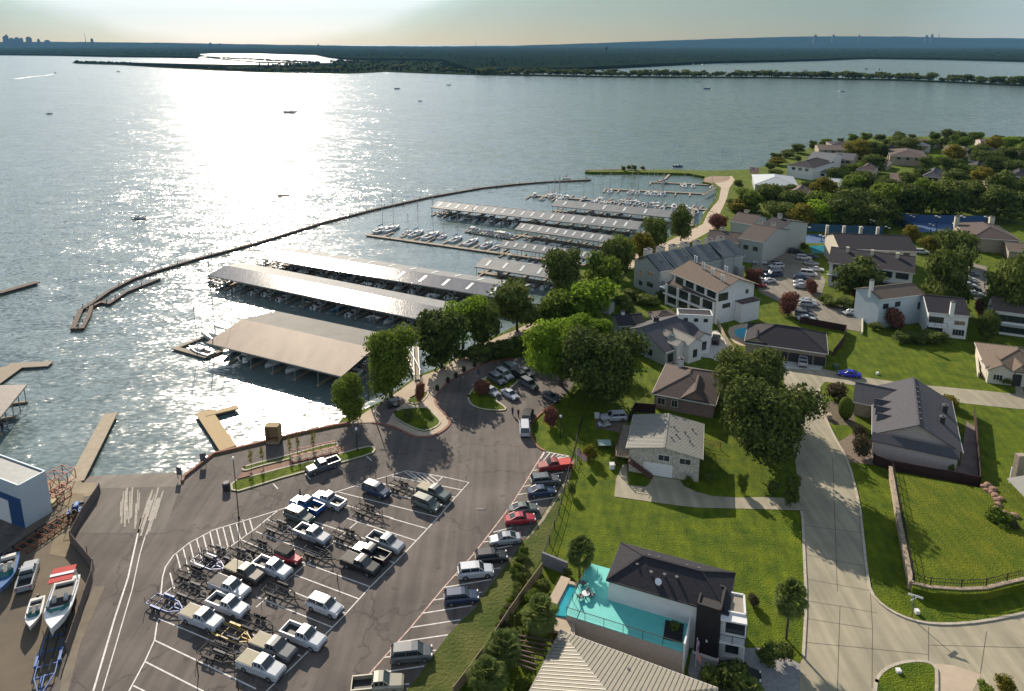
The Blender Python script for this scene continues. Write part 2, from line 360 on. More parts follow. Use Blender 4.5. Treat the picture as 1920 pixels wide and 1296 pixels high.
mb=MB(); mb.strip([G(*p) for p in smoothpoly([(697,793),(717,795),(745,804),(775,819),(792,821),(815,818),(837,804),(845,793),(837,779),(817,760),(815,748),(825,733),(842,715),(890,690),(925,678),(960,672)],2,False)], .5, .02, .17); struct('red_brick_kerb', mb, M_redkerb)
mb=MB(); mb.strip([G(*p) for p in smoothpoly([(1042,755),(1022,769),(1005,784),(995,796),(995,818),(1007,839),(1022,846)],2,False)], .4, .02, .16); struct('lot_kerb', mb, M_redkerb)
mb=MB(); mb.strip([G(*p) for p in [(342,905),(345,896),(400,853),(480,834),(555,815),(630,799),(655,795)]], .5, .0, .45); struct('seawall_cap', mb, M_redkerb)
# grassy strip in front of the fenced gardens
sheet('gutter_strip', [(1072,862),(1057,905),(1012,977),(985,1013),(990,1010),(1020,975),(1066,903),(1078,862)], .035, mat('gutter', (.26,.22,.17), .9, var=.3))
sheet('verge', [(990,1010),(1020,975),(1052,930),(1034,985),(1018,1045),(960,1130),(900,1230),(860,1300),(800,1400),(690,1400),(765,1300),(810,1238),(842,1193),(872,1161),(897,1137),(901,1127),(932,1086),(959,1050)], .03, M_grass2)
# roads
M_road = M_conc
road = [(1500,1500),(1500,1245),(1507,1230),(1512,1127),(1508,1047),(1505,972),(1502,955),(1492,873),(1487,838),(1482,800),(1478,760),(1470,715),(1462,690),(1480,685),(1535,690),(1572,698),(1615,707),(1702,719),(1900,738),(2100,760),
 (2100,790),(1920,768),(1815,757),(1740,746),(1600,722),(1547,716),(1536,728),(1540,760),(1552,795),(1570,830),(1590,863),(1612,948),(1617,997),(1625,1072),(1632,1112),(1655,1137),(1690,1157),(1730,1169),(1777,1172),(1840,1167),(1920,1151),(2200,1090),(2300,1500)]
sheet('street', road, .03, M_road)
island([(1640,1290),(1647,1268),(1665,1253),(1690,1244),(1720,1241),(1740,1243),(1753,1251),(1757,1262),(1752,1400),(1638,1400)], it=2, z0=.03)
mb=MB(); mb.strip([G(*p) for p in smoothpoly([(1536,728),(1540,760),(1552,795),(1570,830),(1590,863),(1612,948),(1617,997),(1625,1072),(1632,1112),(1655,1137),(1690,1157),(1730,1169),(1777,1172),(1840,1167),(1920,1151),(2200,1090)],1,False)], .35, .0, .17); struct('street_kerb', mb, M_kerb)
mb=MB(); mb.strip([G(*p) for p in smoothpoly([(1506,1232),(1512,1127),(1508,1047),(1505,972),(1502,960)],1,False)], .35, .0, .17); struct('street_kerb', mb, M_kerb)
M_joint = mat('joint', (.10,.09,.075), .9, var=.1)
mb=MB()
for q in [[(1510,1086),(1632,1108)],[(1512,1127),(1575,1137),(1645,1150)],[(1632,1112),(1636,1180),(1635,1290)],[(1741,1176),(1741,1242)],[(1850,1184),(1838,1264)],[(1636,1217),(1741,1228)],[(1741,1210),(1920,1215)],
          [(1507,1040),(1622,1062)],[(1504,985),(1616,1000)],[(1575,1137),(1570,1296)],[(1561,860),(1566,990),(1570,1110)],[(1510,1160),(1636,1180)],[(1510,1205),(1636,1217)]]:
    mb.strip([G(*p) for p in q], .09, .036)
struct('street_joints', mb, M_joint)
sheet('driveway', [(1155,898),(1152,931),(1200,938),(1272,948),(1310,952),(1440,955),(1504,957),(1502,936),(1440,932),(1385,933),(1335,930),(1305,922),(1282,911),(1275,900),(1225,893),(1217,908),(1210,913),(1177,909),(1176,870),(1168,870)], .05, M_conc)
sheet('side_driveway', [(1753,1296),(1757,1262),(1745,1243),(1790,1248),(1840,1265),(1822,1300)], .045, M_conc2)
sheet('house_drive', [(1300,1200),(1350,1215),(1440,1215),(1500,1245),(1500,1400),(1340,1400),(1290,1260)], .045, mat('gravel_drive', (.17,.17,.18), .9, col2=(.27,.27,.27), vs=2))
sheet('court_drive', [(1300,640),(1345,618),(1360,640),(1372,668),(1352,682),(1335,672),(1292,666)], .04, mat('pale_conc', (.45,.44,.42), .8, var=.1))
sheet('garage_apron', [(1455,690),(1460,668),(1548,682),(1538,694)], .045, mat('pale_conc', (.4,.4,.4)))
sheet('patio_drive', [(1116,790),(1125,775),(1180,778),(1170,812),(1116,803)], .04, mat('brown_drive', (.13,.10,.08), .9, var=.2))
sheet('lane', [(1412,468),(1440,456),(1470,462),(1500,478),(1530,500),(1548,525),(1540,556),(1595,564),(1616,584),(1613,622),(1587,617),(1500,605),(1470,570),(1440,556),(1425,548),(1410,525)], .03, M_asph2)
sheet('rear_lot', [(1810,490),(1850,500),(1853,560),(1800,560),(1785,511)], .03, M_asph2)
sheet('upper_lane', [(1850,335),(1920,345),(1990,355),(1990,362),(1920,355),(1850,345)], .03, M_asph2)
sheet('side_walk', [(1900,690),(1913,690),(1920,742),(1905,740)], .05, M_conc)
sheet('garden_strip', [(1535,760),(1560,752),(1600,760),(1605,800),(1560,795)], .02, mat('bed', (.10,.08,.05), .95, var=.3))
sheet('mulch_bed', [(1570,830),(1600,812),(1640,830),(1640,872),(1592,866)], .03, mat('mulch', (.16,.12,.09), .95, var=.4, vs=3))
# white court surfaces
M_blue = mat('court_blue', (.045,.10,.22), .7, var=.1); 
sheet('tennis_court', [(1488,438),(1562,440),(1558,456),(1505,456)], .04, M_blue)
sheet('tennis_court', [(1705,417),(1806,417),(1812,434),(1718,436)], .04, M_blue)
M_pool = mat('pool_water', (.02,.30,.38), .08, var=.1, bump=.3, bs=2)
sheet('swimming_pool', [(1518,461),(1553,460),(1551,475),(1523,475)], .05, mat('far_pool', (.03,.20,.26), .1, var=.1))
sheet('swimming_pool', [(1375,618),(1402,613),(1408,620),(1405,632),(1390,635),(1380,630)], .05, mat('kidney_pool', (.02,.35,.50), .1, var=.1), it=2)
sheet('pool_terrace', [(1362,616),(1385,608),(1412,606),(1418,622),(1410,645),(1392,650),(1372,640)], .035, mat('terr', (.42,.33,.24), .9, var=.15), it=1)

# ---- painted lines
def lines(segs, w, z, m, name):
    mb = MB()
    for s_ in segs: mb.strip([G(*p) for p in s_], w, z)
    return struct(name, mb, m)
outer = [(242,1296),(272,1240),(290,1200),(295,1165)]
outer2 = [(301,1120),(305,1082),(310,1064),(325,1042),(355,1018),(400,994),(480,970),(522,957),(545,949),(630,923),(685,905),(762,883),(830,894),(879,905),(845,943),(822,970),(757,1039),(695,1100),(640,1160),(605,1195),(552,1247),(500,1296)]
hatch = [(1275,410,530),(1325,270,390),(1375,230,430),(1425,190,350),(1475,155,310),(1525,130,290),(1575,105,295),(1625,85,265),(1672,65,225),(1720,45,190),(1770,30,165),(1820,10,120),(1870,0,90)]
segs = [outer, outer2, [(304,1117),(327,1098)], [(397,1050),(480,991),(500,974),(522,957)],[(480,1139),(530,1095),(575,1057),(630,1014),(670,979)]]
segs += [[(x/4,972+a/4),(x/4+2+(b-a)/20,972+b/4)] for x,a,b in hatch]
segs += [[(297,1160),(480,1237),(510,1250)],[(290,1201),(480,1292)],[(272,1241),(382,1297)],[(250,1286),(272,1297)],[(327,1132),(357,1142)],[(425,1169),(480,1193),(565,1231)],
 [(480,1119),(622,1176)],[(530,1102),(647,1150)],[(547,1076),(672,1123)],[(565,1054),(695,1101)],[(480,997),(570,1031),(600,1043)],[(500,974),(557,996)],[(617,1012),(670,1031),(740,1056)],[(585,977),(692,1013),(757,1036)],
 [(650,972),(780,1014)],[(732,972),(802,992)],[(650,948),(737,972)],[(635,923),(822,970)],[(667,912),(837,950)],[(697,903),(854,933)],[(735,893),(866,919)],[(815,910),(830,894)],[(380,1012+10),(430,1060)][:0] or [(451,1012),(500,1033)],
 [(757,884),(780,899)],[(769,886),(792,902)],[(781,887),(805,905)],[(793,889),(817,908)],[(805,891),(822,903)],
 [(512,907),(521,917)],[(572,888),(582,899)],[(625,866),(641,882)],[(685,854),(697,864)]]
for (x0,y0,x1,y1) in [(1780,105,1920,70),(1700,180,1770,170),(1630,260,1920,205),(1560,345,1900,290),(1490,430,1835,372),(1410,520,1765,460),(1330,615,1695,555),(1240,715,1620,655),(1160,820,1535,762),(1060,930,1440,875),(960,1045,1350,990),(860,1168,1260,1110),(940,1262,1150,1243)]:
    segs.append([(480+x0/4,972+y0/4),(480+x1/4,972+y1/4)])
for (x0,y0,x1,y1) in [(0,1190,320,1140),(45,1120,180,1095),(80,1060,170,1040),(120,1000,390,950),(150,940,235,925),(190,880,430,830),(240,795,430,830),(215,850,245,800),(235,865,285,805),(270,860,320,812),(305,852,355,818),(340,845,390,822)]:
    segs.append([(960+x0/4,648+y0/4),(960+x1/4,648+y1/4)])
lines(segs, .17, .032, M_white, 'parking_lines')
lines([[(1020,847),(985,905),(960,945),(940,972),(890,1037),(832,1102),(770,1177),(720,1233),(677,1282),(640,1325)]], .17, .036, M_pink, 'red_edge_line')
lines([[(265,972),(240,1084),(215,1160),(175,1296)]], .22, .030, M_white, 'lane_line')
lines([[(282,972),(262,1040),(248,1105)],[(248,1105),(192,1296)]], .13, .030, M_white, 'lane_line')
mb=MB()
rng = random.Random(3)
for k in range(44):                       # water trails left by dripping trailers on the ramp
    x0=rng.choice((232,238,246,258,285,292,300,306))+rng.uniform(-4,4); y0=rng.uniform(914,950); ln=rng.uniform(20,70); q=[]
    for i in range(6): q.append(G(x0-(y0+ln*i/5-915)*.30*(1 if x0>270 else .15)+rng.uniform(-.35,.35), y0+ln*i/5))
    mb.strip(q, rng.uniform(.10,.30), .062+k*.0005)
struct('wet_trails', mb, mat('wet_salt', (.36,.33,.29), .95, var=.2))
# wall between promenade and lot hidden parts; hedge row added later
# ---------------------------------------------------------------- far shores
def far_poly(name, pts, z=0.3): return sheet(name, pts, z, M_dirt, thick=2.0)
shoreA = [(-900,98),(0,101.5),(110,102.5),(210,104.5),(300,105.5),(372,106.8),(386,105.5),(376,102),(372,99.3),(400,98.3),(480,98.6),(530,99.9),(592,101),(615,105.5),(655,109.5),(817,111),(832,112.2),(888,130.2),(960,129),(1060,127.5),(1172,122.5),(1335,115),(1440,113),(1540,110.5),(1625,107.5),(1765,109),(1920,112.5),(2500,122)]
far_poly('far_shore', shoreA + [(2500,88),(1920,88),(960,88),(0,88),(-900,88)])
lowB = [(135,117.8),(150,119.2),(225,121.4),(300,126),(375,130),(480,134.6),(655,137),(703,135),(720,133.6),(805,137),(880,139.4),(960,141),(1135,144),(1285,145),(1440,145.5),(1565,148),(1690,150.2),(1815,155.5),(1920,160.5),(2500,200)]
upB = [(2500,197),(1920,158),(1815,153.3),(1690,148.4),(1565,146),(1440,143.8),(1285,143.3),(1135,142.2),(960,138.5),(888,131.5),(888,130.3),(832,112.3),(623,114),(624,118),(600,118.5),(528,122.2),(480,121.4),(375,120.2),(240,117.2),(160,116.4)]
far_poly('causeway_land', lowB + upB)
far_poly('sand_spit', [(385,106.8),(425,111),(480,115.2),(600,118.5),(600,120),(480,117.2),(425,112.4),(383,107.7)])
# ---------------------------------------------------------------- vegetation builders
def leaf_mat(name, c1, c2, tr=.25):
    m = bpy.data.materials.new(name); m.use_nodes = True; t = m.node_tree; N = t.nodes; L = t.links
    b = N['Principled BSDF']; b.inputs['Roughness'].default_value = .9; b.inputs['Specular IOR Level'].default_value = .08
    tc = N.new('ShaderNodeTexCoord'); n = N.new('ShaderNodeTexNoise'); n.inputs['Scale'].default_value = .9; n.inputs['Detail'].default_value = 6; n.inputs['Roughness'].default_value = .8
    L.new(tc.outputs['Object'], n.inputs['Vector'])
    oi = N.new('ShaderNodeObjectInfo'); mx = N.new('ShaderNodeMath'); mx.operation = 'MULTIPLY_ADD'; L.new(oi.outputs['Random'], mx.inputs[0]); mx.inputs[1].default_value = .28
    gi = N.new('ShaderNodeNewGeometry'); m3 = N.new('ShaderNodeMath'); m3.operation = 'MULTIPLY_ADD'; L.new(gi.outputs['Random Per Island'], m3.inputs[0]); m3.inputs[1].default_value = .42; L.new(n.outputs['Fac'], m3.inputs[2])
    m4 = N.new('ShaderNodeMath'); m4.operation = 'SUBTRACT'; L.new(m3.outputs[0], m4.inputs[0]); m4.inputs[1].default_value = .16
    L.new(m4.outputs[0], mx.inputs[2]); r = N.new('ShaderNodeValToRGB'); L.new(mx.outputs[0], r.inputs[0]); ramp(r, [(.38, c1), (.85, c2)])
    L.new(r.outputs[0], b.inputs['Base Color'])
    tr_ = N.new('ShaderNodeBsdfTranslucent'); L.new(r.outputs[0], tr_.inputs['Color']); ms = N.new('ShaderNodeMixShader'); ms.inputs[0].default_value = tr
    L.new(b.outputs[0], ms.inputs[1]); L.new(tr_.outputs[0], ms.inputs[2]); L.new(ms.outputs[0], N['Material Output'].inputs['Surface'])
    MATS[name] = m; return m
L_dark = leaf_mat('oak_leaves', (.032,.052,.014), (.125,.155,.036), .22)
L_mid = leaf_mat('green_leaves', (.055,.095,.015), (.15,.20,.03), .35)
L_lime = leaf_mat('lime_leaves', (.09,.15,.015), (.20,.30,.03), .45)
L_red = leaf_mat('red_leaves', (.10,.04,.035), (.22,.10,.07), .3)
L_yel = leaf_mat('yellow_leaves', (.10,.10,.015), (.22,.19,.03), .35)
L_palm = leaf_mat('palm_leaves', (.06,.09,.025), (.15,.19,.05), .3)
L_dull = leaf_mat('brush_leaves', (.05,.045,.025), (.11,.09,.05), .3)
L_plume = leaf_mat('plume_leaves', (.30,.26,.16), (.60,.55,.38), .3)
M_bark = mat('bark', (.07,.055,.04), .95, var=.3, vs=3)
def ico(sub):
    bm = bmesh.new(); bmesh.ops.create_icosphere(bm, subdivisions=sub, radius=1)
    v = [x.co.copy() for x in bm.verts]; f = [[x.index for x in y.verts] for y in bm.faces]; bm.free(); return v, f
ICO1, ICO2, ICO3 = ico(1), ico(2), ico(3)
def crown(seed, nleaf, leaf, lobes=11, R0=5.0, zc=5.3, zr=4.3, core=.68, spread=.62, lob=(.30,.52), low=-.78):
    """leafy crown about 2*R0 across: overlapping boughs, each an uneven dark core under many leaf clusters"""
    r = random.Random(seed); mb = MB(); L = []
    for k in range(lobes):
        for _ in range(40):
            a = r.uniform(0, 6.283); q = math.sqrt(r.random())*spread; z = r.uniform(low, .62)
            if q*q + z*z < .72: break
        L.append((Vector((math.cos(a)*q*R0, math.sin(a)*q*R0, zc + z*zr)), R0*r.uniform(*lob), r.uniform(.6,.85)))
    L.append((Vector((0,0,zc)), R0*.6, .75))
    for c, rad, sq in L:
        ph = [r.uniform(0,6.28) for _ in range(3)]
        vs = []
        for v in ICO2[0]:
            w = 1 + .16*math.sin(v.x*5+ph[0]) + .14*math.sin(v.y*6+ph[1]) + .14*math.sin(v.z*5+ph[2]) + r.uniform(-.09,.09)
            vs.append(c + Vector((v.x, v.y, v.z*sq))*rad*core*w)
        mb.add(vs, ICO2[1])
    tot = sum(l[1]**2 for l in L)
    for c, rad, sq in L:
        for _ in range(int(nleaf*rad*rad/tot)):
            d = Vector((r.gauss(0,1), r.gauss(0,1), r.gauss(0,1)+.25)).normalized()
            # tufts: leaves gather round a few twig directions
            p = c + Vector((d.x, d.y, d.z*sq))*rad*r.uniform(.72, 1.22)
            s = leaf*r.uniform(.5,1.35)
            nn = (d + Vector((r.gauss(0,.55),r.gauss(0,.55),r.gauss(0,.55)))).normalized()
            t = nn.cross(Vector((r.gauss(0,1),r.gauss(0,1),r.gauss(0,1)))).normalized(); b = nn.cross(t)
            mb.add([p-t*s, p-b*s*.55+nn*s*.15, p+t*s, p+b*s*.55-nn*s*.15], [(0,1,2,3)])
    return mb
def trunk_mb(seed, hc=6.2, r0=.34, limbs=6, R0=5.0):
    r = random.Random(seed); mb = MB(); mb.cyl((0,0,-.2),(r.uniform(-.2,.2),r.uniform(-.2,.2),hc*.55), r0, r0*.7, 8)
    for k in range(limbs):
        a = k*6.283/limbs + r.uniform(-.4,.4); z = hc*r.uniform(.3,.5)
        mb.cyl((0,0,z),(math.cos(a)*R0*.55, math.sin(a)*R0*.55, hc*r.uniform(.8,1.1)), r0*.5, r0*.15, 6)
    return mb
def tree_proto(kind, seed, lm, nleaf, leaf, name='tree', cat='tree', **k):
    t = thing(name, kind, cat)
    zc = k.get('zc', 5.3)
    part('crown', crown(seed, nleaf, leaf, **k), lm, t); part('trunk', trunk_mb(seed, zc, k.get('R0',5)*.06, R0=k.get('R0',5)), M_bark, t)
    kids_cache(t); t['_h'] = 10.0; return t
protos = {}
for nm, lm, n in (('dark', L_dark, 3), ('mid', L_mid, 2), ('lime', L_lime, 2), ('red', L_red, 2), ('yellow', L_yel, 1)):
    protos[nm] = [tree_proto('x', 10*len(protos)+i, lm, 3000, .42, name='oak_tree' if nm in ('dark','mid') else 'small_tree' if nm=='red' else 'broadleaf_tree', lobes=17+i) for i in range(n)]
protos['big'] = [tree_proto('x', 91+i, L_dark, 15000, .22, name='oak_tree', lobes=24, lob=(.26,.44), spread=.74) for i in range(2)]
protos['biglime'] = [tree_proto('x', 97, L_lime, 13000, .22, name='broadleaf_tree', lobes=22, lob=(.26,.44), spread=.74)]
protos['bigmid'] = [tree_proto('x', 98, L_mid, 9000, .27, name='broadleaf_tree', lobes=18, lob=(.28,.46), spread=.7)]
protos['airy'] = [tree_proto('x', 99, L_lime, 3600, .24, name='broadleaf_tree', lobes=17, core=.12, lob=(.22,.36), spread=.78)]
protos['thin'] = [tree_proto('x', 102, L_yel, 500, .28, name='small_tree', lobes=7, core=.35, R0=3, lob=(.35,.5))]
protos['far'] = [tree_proto('x', 110+i, L_dark, 260, .9, name='shoreline_tree', lobes=7) for i in range(3)]
protos['bush'] = [tree_proto('x', 120+i, lm, 1300, .5, name='shrub', cat='shrub', lobes=8, zc=4.6, low=-.7) for i, lm in enumerate((L_dark, L_mid, L_red, L_dull, L_yel))]
def topiary():
    t = thing('topiary_shrub', 'round clipped topiary shrub beside the grey roofed house drive', 'shrub'); mb = MB(); r = random.Random(5)
    mb.add([Vector((v.x*4.6, v.y*4.6, 5+v.z*4.8)) for v in ICO3[0]], ICO3[1])
    for _ in range(2200):
        d = Vector((r.gauss(0,1),r.gauss(0,1),r.gauss(0,1))).normalized(); p = Vector((0,0,5))+d*4.85; s=.3
        tt = d.cross(Vector((r.random(),1,r.random()))).normalized(); b = d.cross(tt); mb.add([p-tt*s+d*.1,p-b*s,p+tt*s,p+b*s],[(0,1,2,3)])
    part('foliage', mb, L_mid, t); kids_cache(t); return t
def palm():
    t = thing('palm_tree', 'x', 'palm tree'); r = random.Random(8); mb = MB()
    for k in range(95):
        a = r.uniform(0,6.283); el = r.uniform(-.95, 1.3); c = Vector((0,0,8.0)); d = Vector((math.cos(a)*math.cos(el), math.sin(a)*math.cos(el), math.sin(el)))
        st = r.uniform(1.5,2.4); p = c + d*st; mb.bar(c, p, .07)
        sd = d.cross(Vector((0,0,1))).normalized(); up = sd.cross(d)
        for j in range(15):
            b = (j-7)/7*1.35; dd = (d*math.cos(b)+sd*math.sin(b)).normalized(); ln = 1.75*(1-.28*abs(b)/1.35)
            m1 = p+dd*ln*.6; tip = p+dd*ln - Vector((0,0,.35+.25*r.random())); w = sd*math.cos(b)-d*math.sin(b)
            mb.add([p, m1+w*.11-up*.04, tip, m1-w*.11+up*.05], [(0,1,2,3)])
    part('fronds', mb, L_palm, t)
    m2 = MB()
    for k in range(9): m2.cyl((0,0,-.2+k*.9),(0,0,.75+k*.9), .30-.005*k, .24, 9)
    m2.cyl((0,0,7.0),(0,0,8.3),.5,.3,9); part('trunk', m2, M_bark, t); kids_cache(t); return t
PALM = palm(); TOP = topiary()
rt = random.Random(21)
def plant(kind, xb, yb, ytop, wpx, label, group=None, v=None, zb=0):
    lst = protos[kind] if kind in protos else None
    root = (PALM if kind == 'palm' else TOP if kind == 'topiary' else lst[v if v is not None else rt.randrange(len(lst))])
    p = G(xb, yb, zb); h = max(.4, hgt(xb, yb, ytop)); w = wpx*mpp(yb)
    s = w/(7.6 if kind=='palm' else 10.5); sz = h/9.9
    return place(root, p, rt.uniform(0,6.28), label, group, (s*rt.uniform(.94,1.06), s*rt.uniform(.94,1.06), sz))
T = plant
def build_trees():
    T('biglime',1052,722,592,135,'big lime green broadleaf tree at the left of the two giants beside the loop parking')
    T('big',1128,752,604,178,'huge dark oak with a broad crown behind the white suburban', v=0)
    T('biglime',1100,672,583,104,'lime topped crown rising behind the huge dark oak')
    T('big',1398,775,655,150,'dark spreading oak at the far end of the double oak clump by the street', v=1)
    T('big',1437,866,702,205,'largest dark oak beside the curving concrete street', v=0)
    T('bigmid',734,745,613,108,'tall dense dark green tree beside the right end of the front boathouse', v=0)
    T('bigmid',655,792,700,76,'light green upright tree at the water edge beside the utility pole')
    T('dark',828,690,578,108,'dark round tree between the promenade and the second boathouse')
    T('airy',868,652,545,112,'feathery yellow green tree with open limbs in front of the boathouse roof')
    T('dark',970,622,525,104,'dark tree at the landward end of the third boathouse')
    T('dark',905,648,560,88,'dark tree under the feathery yellow green one')
    T('mid',1035,616,538,90,'mid green tree left of the small blue shed')
    T('lime',1098,608,510,120,'bright lime tree directly left of the small blue shed')
    T('dark',1062,568,464,94,'dark tall tree between the middle boathouses and the lime tree')
    T('mid',1135,562,470,80,'mid green tree against the left end of the row house')
    T('dark',1155,522,444,74,'dark tree just behind the left end of the row house')
    T('yellow',1200,487,430,60,'yellow green tree between dark trees on the shore')
    T('mid',1172,503,440,66,'olive green tree left of the yellow green shoreline tree')
    T('dark',1228,470,404,56,'dark tree at the landward end of the long upper boathouse', v=1)
    T('dark',1276,452,386,46,'dark tree closest to the marina gangways by the waterfront path', v=2)
    T('red',1346,432,396,40,'wine red crape myrtle beside the waterfront path')
    T('dark',940,668,640,60,'low dark tree along the retaining wall of the promenade'); T('dark',900,676,648,50,'low bushy tree at the bend of the promenade wall')
    T('mid',985,668,620,40,'small tree with a bare trunk above the loop parking')
    # myrtles
    for a in ((1477,592,540,46,'largest pink crape myrtle beside the end of the lane'),(1625,592,550,38,'pink crape myrtle left of the blue walled building'),(1676,618,573,44,'pink crape myrtle in front of the blue walled building'),
              (1520,552,520,30,'rusty crape myrtle beside the white van'),(1605,556,538,28,'dull red shrub under the dark roofed block'),(1838,596,556,30,'reddish tree at the right end of the blue walled building'),(1855,470,450,26,'reddish bush among the roofs at the far right'),
              (1410,540,500,36,'dull purple shrub behind the balcony building')): T('red',*a)
    T('red',905,742,708,38,'small red brown tree on the left of the loop island'); T('red',1032,800,765,32,'small bare brown tree by the lamp post at the grass triangle')
    T('red',788,754,711,25,'tiny orange red tree on the upper planted island')
    for i,(x,yb,yt) in enumerate(((472,876,835),(493,870,830),(543,852,815),(558,847,812),(588,842,803))):
        T('thin',x,yb,yt,21,['young tree at the left end of the thin kerbed island','second young tree from the left on the thin kerbed island','young tree left of its twin behind the red gangway','young tree right of its twin behind the red gangway','young tree at the right end of the red gangway'][i],'young trees on the thin island')
    # shrubs
    T('bush',767,792,764,26,'round dark green shrub on the lower planted island',v=0)
    T('bush',1108,862,822,32,'spiky shrub with cream plumes at the garden fence',v=4)
    T('bush',1160,850,825,38,'dark shrub at the foot of the stone house deck',v=0)
    T('bush',1072,930,905,22,'dark shrub at the fence above the big lawn',v=0)
    T('bush',1572,748,708,50,'dark flowering bush at the street corner',v=3); T('topiary',1584,786,745,28,'round clipped topiary shrub beside the grey roofed house drive')
    T('bush',1612,855,800,46,'dull purple brown shrub by the front of the grey roofed house',v=3); T('bush',1610,820,788,34,'smaller brown shrub behind the purple brown one',v=3)
    T('mid',1390,925,885,24,'small dark tree beside the stone house driveway'); T('dark',1482,950,890,30,'dark small tree at the mouth of the stone house driveway'); T('bush',1450,925,900,30,'dark shrub under the largest oak',v=0)
    T('bush',1330,905,885,26,'low dark shrub at the right corner of the stone house',v=0); T('bush',1290,910,892,20,'low green shrub right of the white garage door',v=1)
    T('bush',1780,765,735,45,'yellow green shrub between the street and the grey roofed house',v=4)
    T('bush',1740,640,618,60,'dark low shrub under the white balcony wing',v=0); T('bush',1640,618,603,32,'dark clipped shrub in front of the blue wall',v=0)
    T('bush',1860,700,672,24,'red bush at the corner of the tan roofed house',v=2); T('bush',1880,718,700,50,'low dark shrub bed before the tan roofed house',v=0)
    T('bush',1700,862,842,16,'clipped shrub against the house wall, leftmost of three',v=0); T('bush',1725,868,840,26,'clipped shrub against the house wall, widest of three',v=0); T('bush',1782,884,862,24,'clipped shrub against the house wall, rightmost of three',v=0)
    T('bush',1870,990,950,50,'leafy plant clump on the rockery of the fenced lawn',v=1); T('bush',1895,1000,965,30,'brown plants at the right of the rockery',v=3)
    T('bush',1885,1296,1257,42,'variegated shrub beside the pale side driveway',v=4); T('bush',1850,1310,1280,40,'low green shrub at the kerb of the pale side driveway',v=1)
    T('bush',1440,1245,1205,55,'dark shrub between the paved yard and the street',v=0); T('bush',1370,1296,1235,80,'dense dark bush hiding the black car',v=0); T('bush',1470,1240,1200,45,'dark hedge shrub at the corner of the paved yard',v=0)
    T('bush',1410,1135,1105,30,'brown shrub at the right wall of the pool house',v=3)
    T('bush',1330,1300,1255,60,'low dark bush at the bottom beside the ribbed roof',v=0)
    for a in ((1086,1096,1020,60,'tall palm between the lawn and the turquoise deck'),(1012,1214,1135,76,'palm left of the small pool'),(945,1272,1200,84,'palm above the ribbed roof corner'),(915,1325,1252,84,'palm at the bottom edge of the photo'),(1474,1198,1103,72,'palm beside the concrete street'),(1400,1330,1285,60,'palm at the bottom beside the paved yard')): T('palm',*a)
    # garden thicket along the lot fence
    for k in range(46):
        t = k/45; x = 1068+(862-1068)*t - 22*math.sin(t*3.1) + rt.uniform(-5,5); y = 870+(1330-870)*t + rt.uniform(-6,6)
        if t < .36: continue
        T('bush', x+ (30 if t>.45 else 8), y, y-13-8*rt.random(), 19+8*rt.random(), 'dark hedge shrub in the thicket along the parking lot fence', 'hedge shrubs along the lot fence', v=rt.choice((0,1,3)))
    for (x,y,w,h_) in ((975,1130,50,40),(1000,1110,44,34),(1030,1100,30,24),(1045,1080,30,20),(970,1170,60,44),(950,1205,60,44),(1000,1170,40,30),(930,1240,60,44),(900,1290,60,44),(985,1190,40,30),(890,1320,70,50),(960,1300,60,40),(1020,1160,34,26),(940,1330,60,44)):
        T('bush', x+20, y, y-h_*.7, w*.75, 'dense dark shrub in the thicket between the palms','thicket shrubs among the palms', v=rt.choice((0,1,1,3)))
    for k in range(16):
        t=k/15; T('bush', 1467+t*42, 436+t*30, 426+t*30, 15,'clipped hedge shrub beside the blue tennis court','hedge by the tennis court',v=1)
    for k in range(15):
        t=k/14; T('bush', 860+t*150, 676-t*38+rt.uniform(-3,3), 655-t*36, 28,'dark shrub in the planting strip behind the promenade','planting strip shrubs',v=0)
    for (x,y,w) in ((1190,560,50),(1215,572,55),(1250,560,50),(1175,585,40),(1290,565,40),(1240,548,40),(1165,570,40),(1260,600,50)):
        T('bush',x,y,y-20,w,'dark garden shrub behind the balcony building','shrubs behind the balcony building',v=0)
    for (x,y,w) in ((1560,575,45),(1585,578,45),(1640,572,40),(1690,640,50),(1545,568,30),(1720,643,45),(1760,640,40),(1520,545,26)):
        T('bush',x,y,y-18,w,'dark shrub planted along the walls of the dark roofed blocks','shrubs along the dark roofed blocks',v=0)
    # dark trees among the apartments
    for i,a in enumerate(((1610,560,488,96,'wide dark oak in front of the dark roofed block'),(1772,585,462,92,'dense dark oak between the dark roofed block and the rear car park'),(1790,500,428,80,'olive tree behind the dark roofed block'),(1745,470,440,50,'yellow green tree at the end of the dark roofed block'),
             (1882,612,484,86,'dark oak standing before the right edge apartments'),(1705,452,418,38,'round bright tree at the tennis court corner'),(1850,640,580,40,'dark tree between the two white buildings at the right edge'),(1915,560,470,70,'dark tree cut by the right edge above the apartments'))): T('dark' if i not in (3,5) else 'yellow',*a)
    # wooded neighbourhood at upper right
    r = random.Random(77)
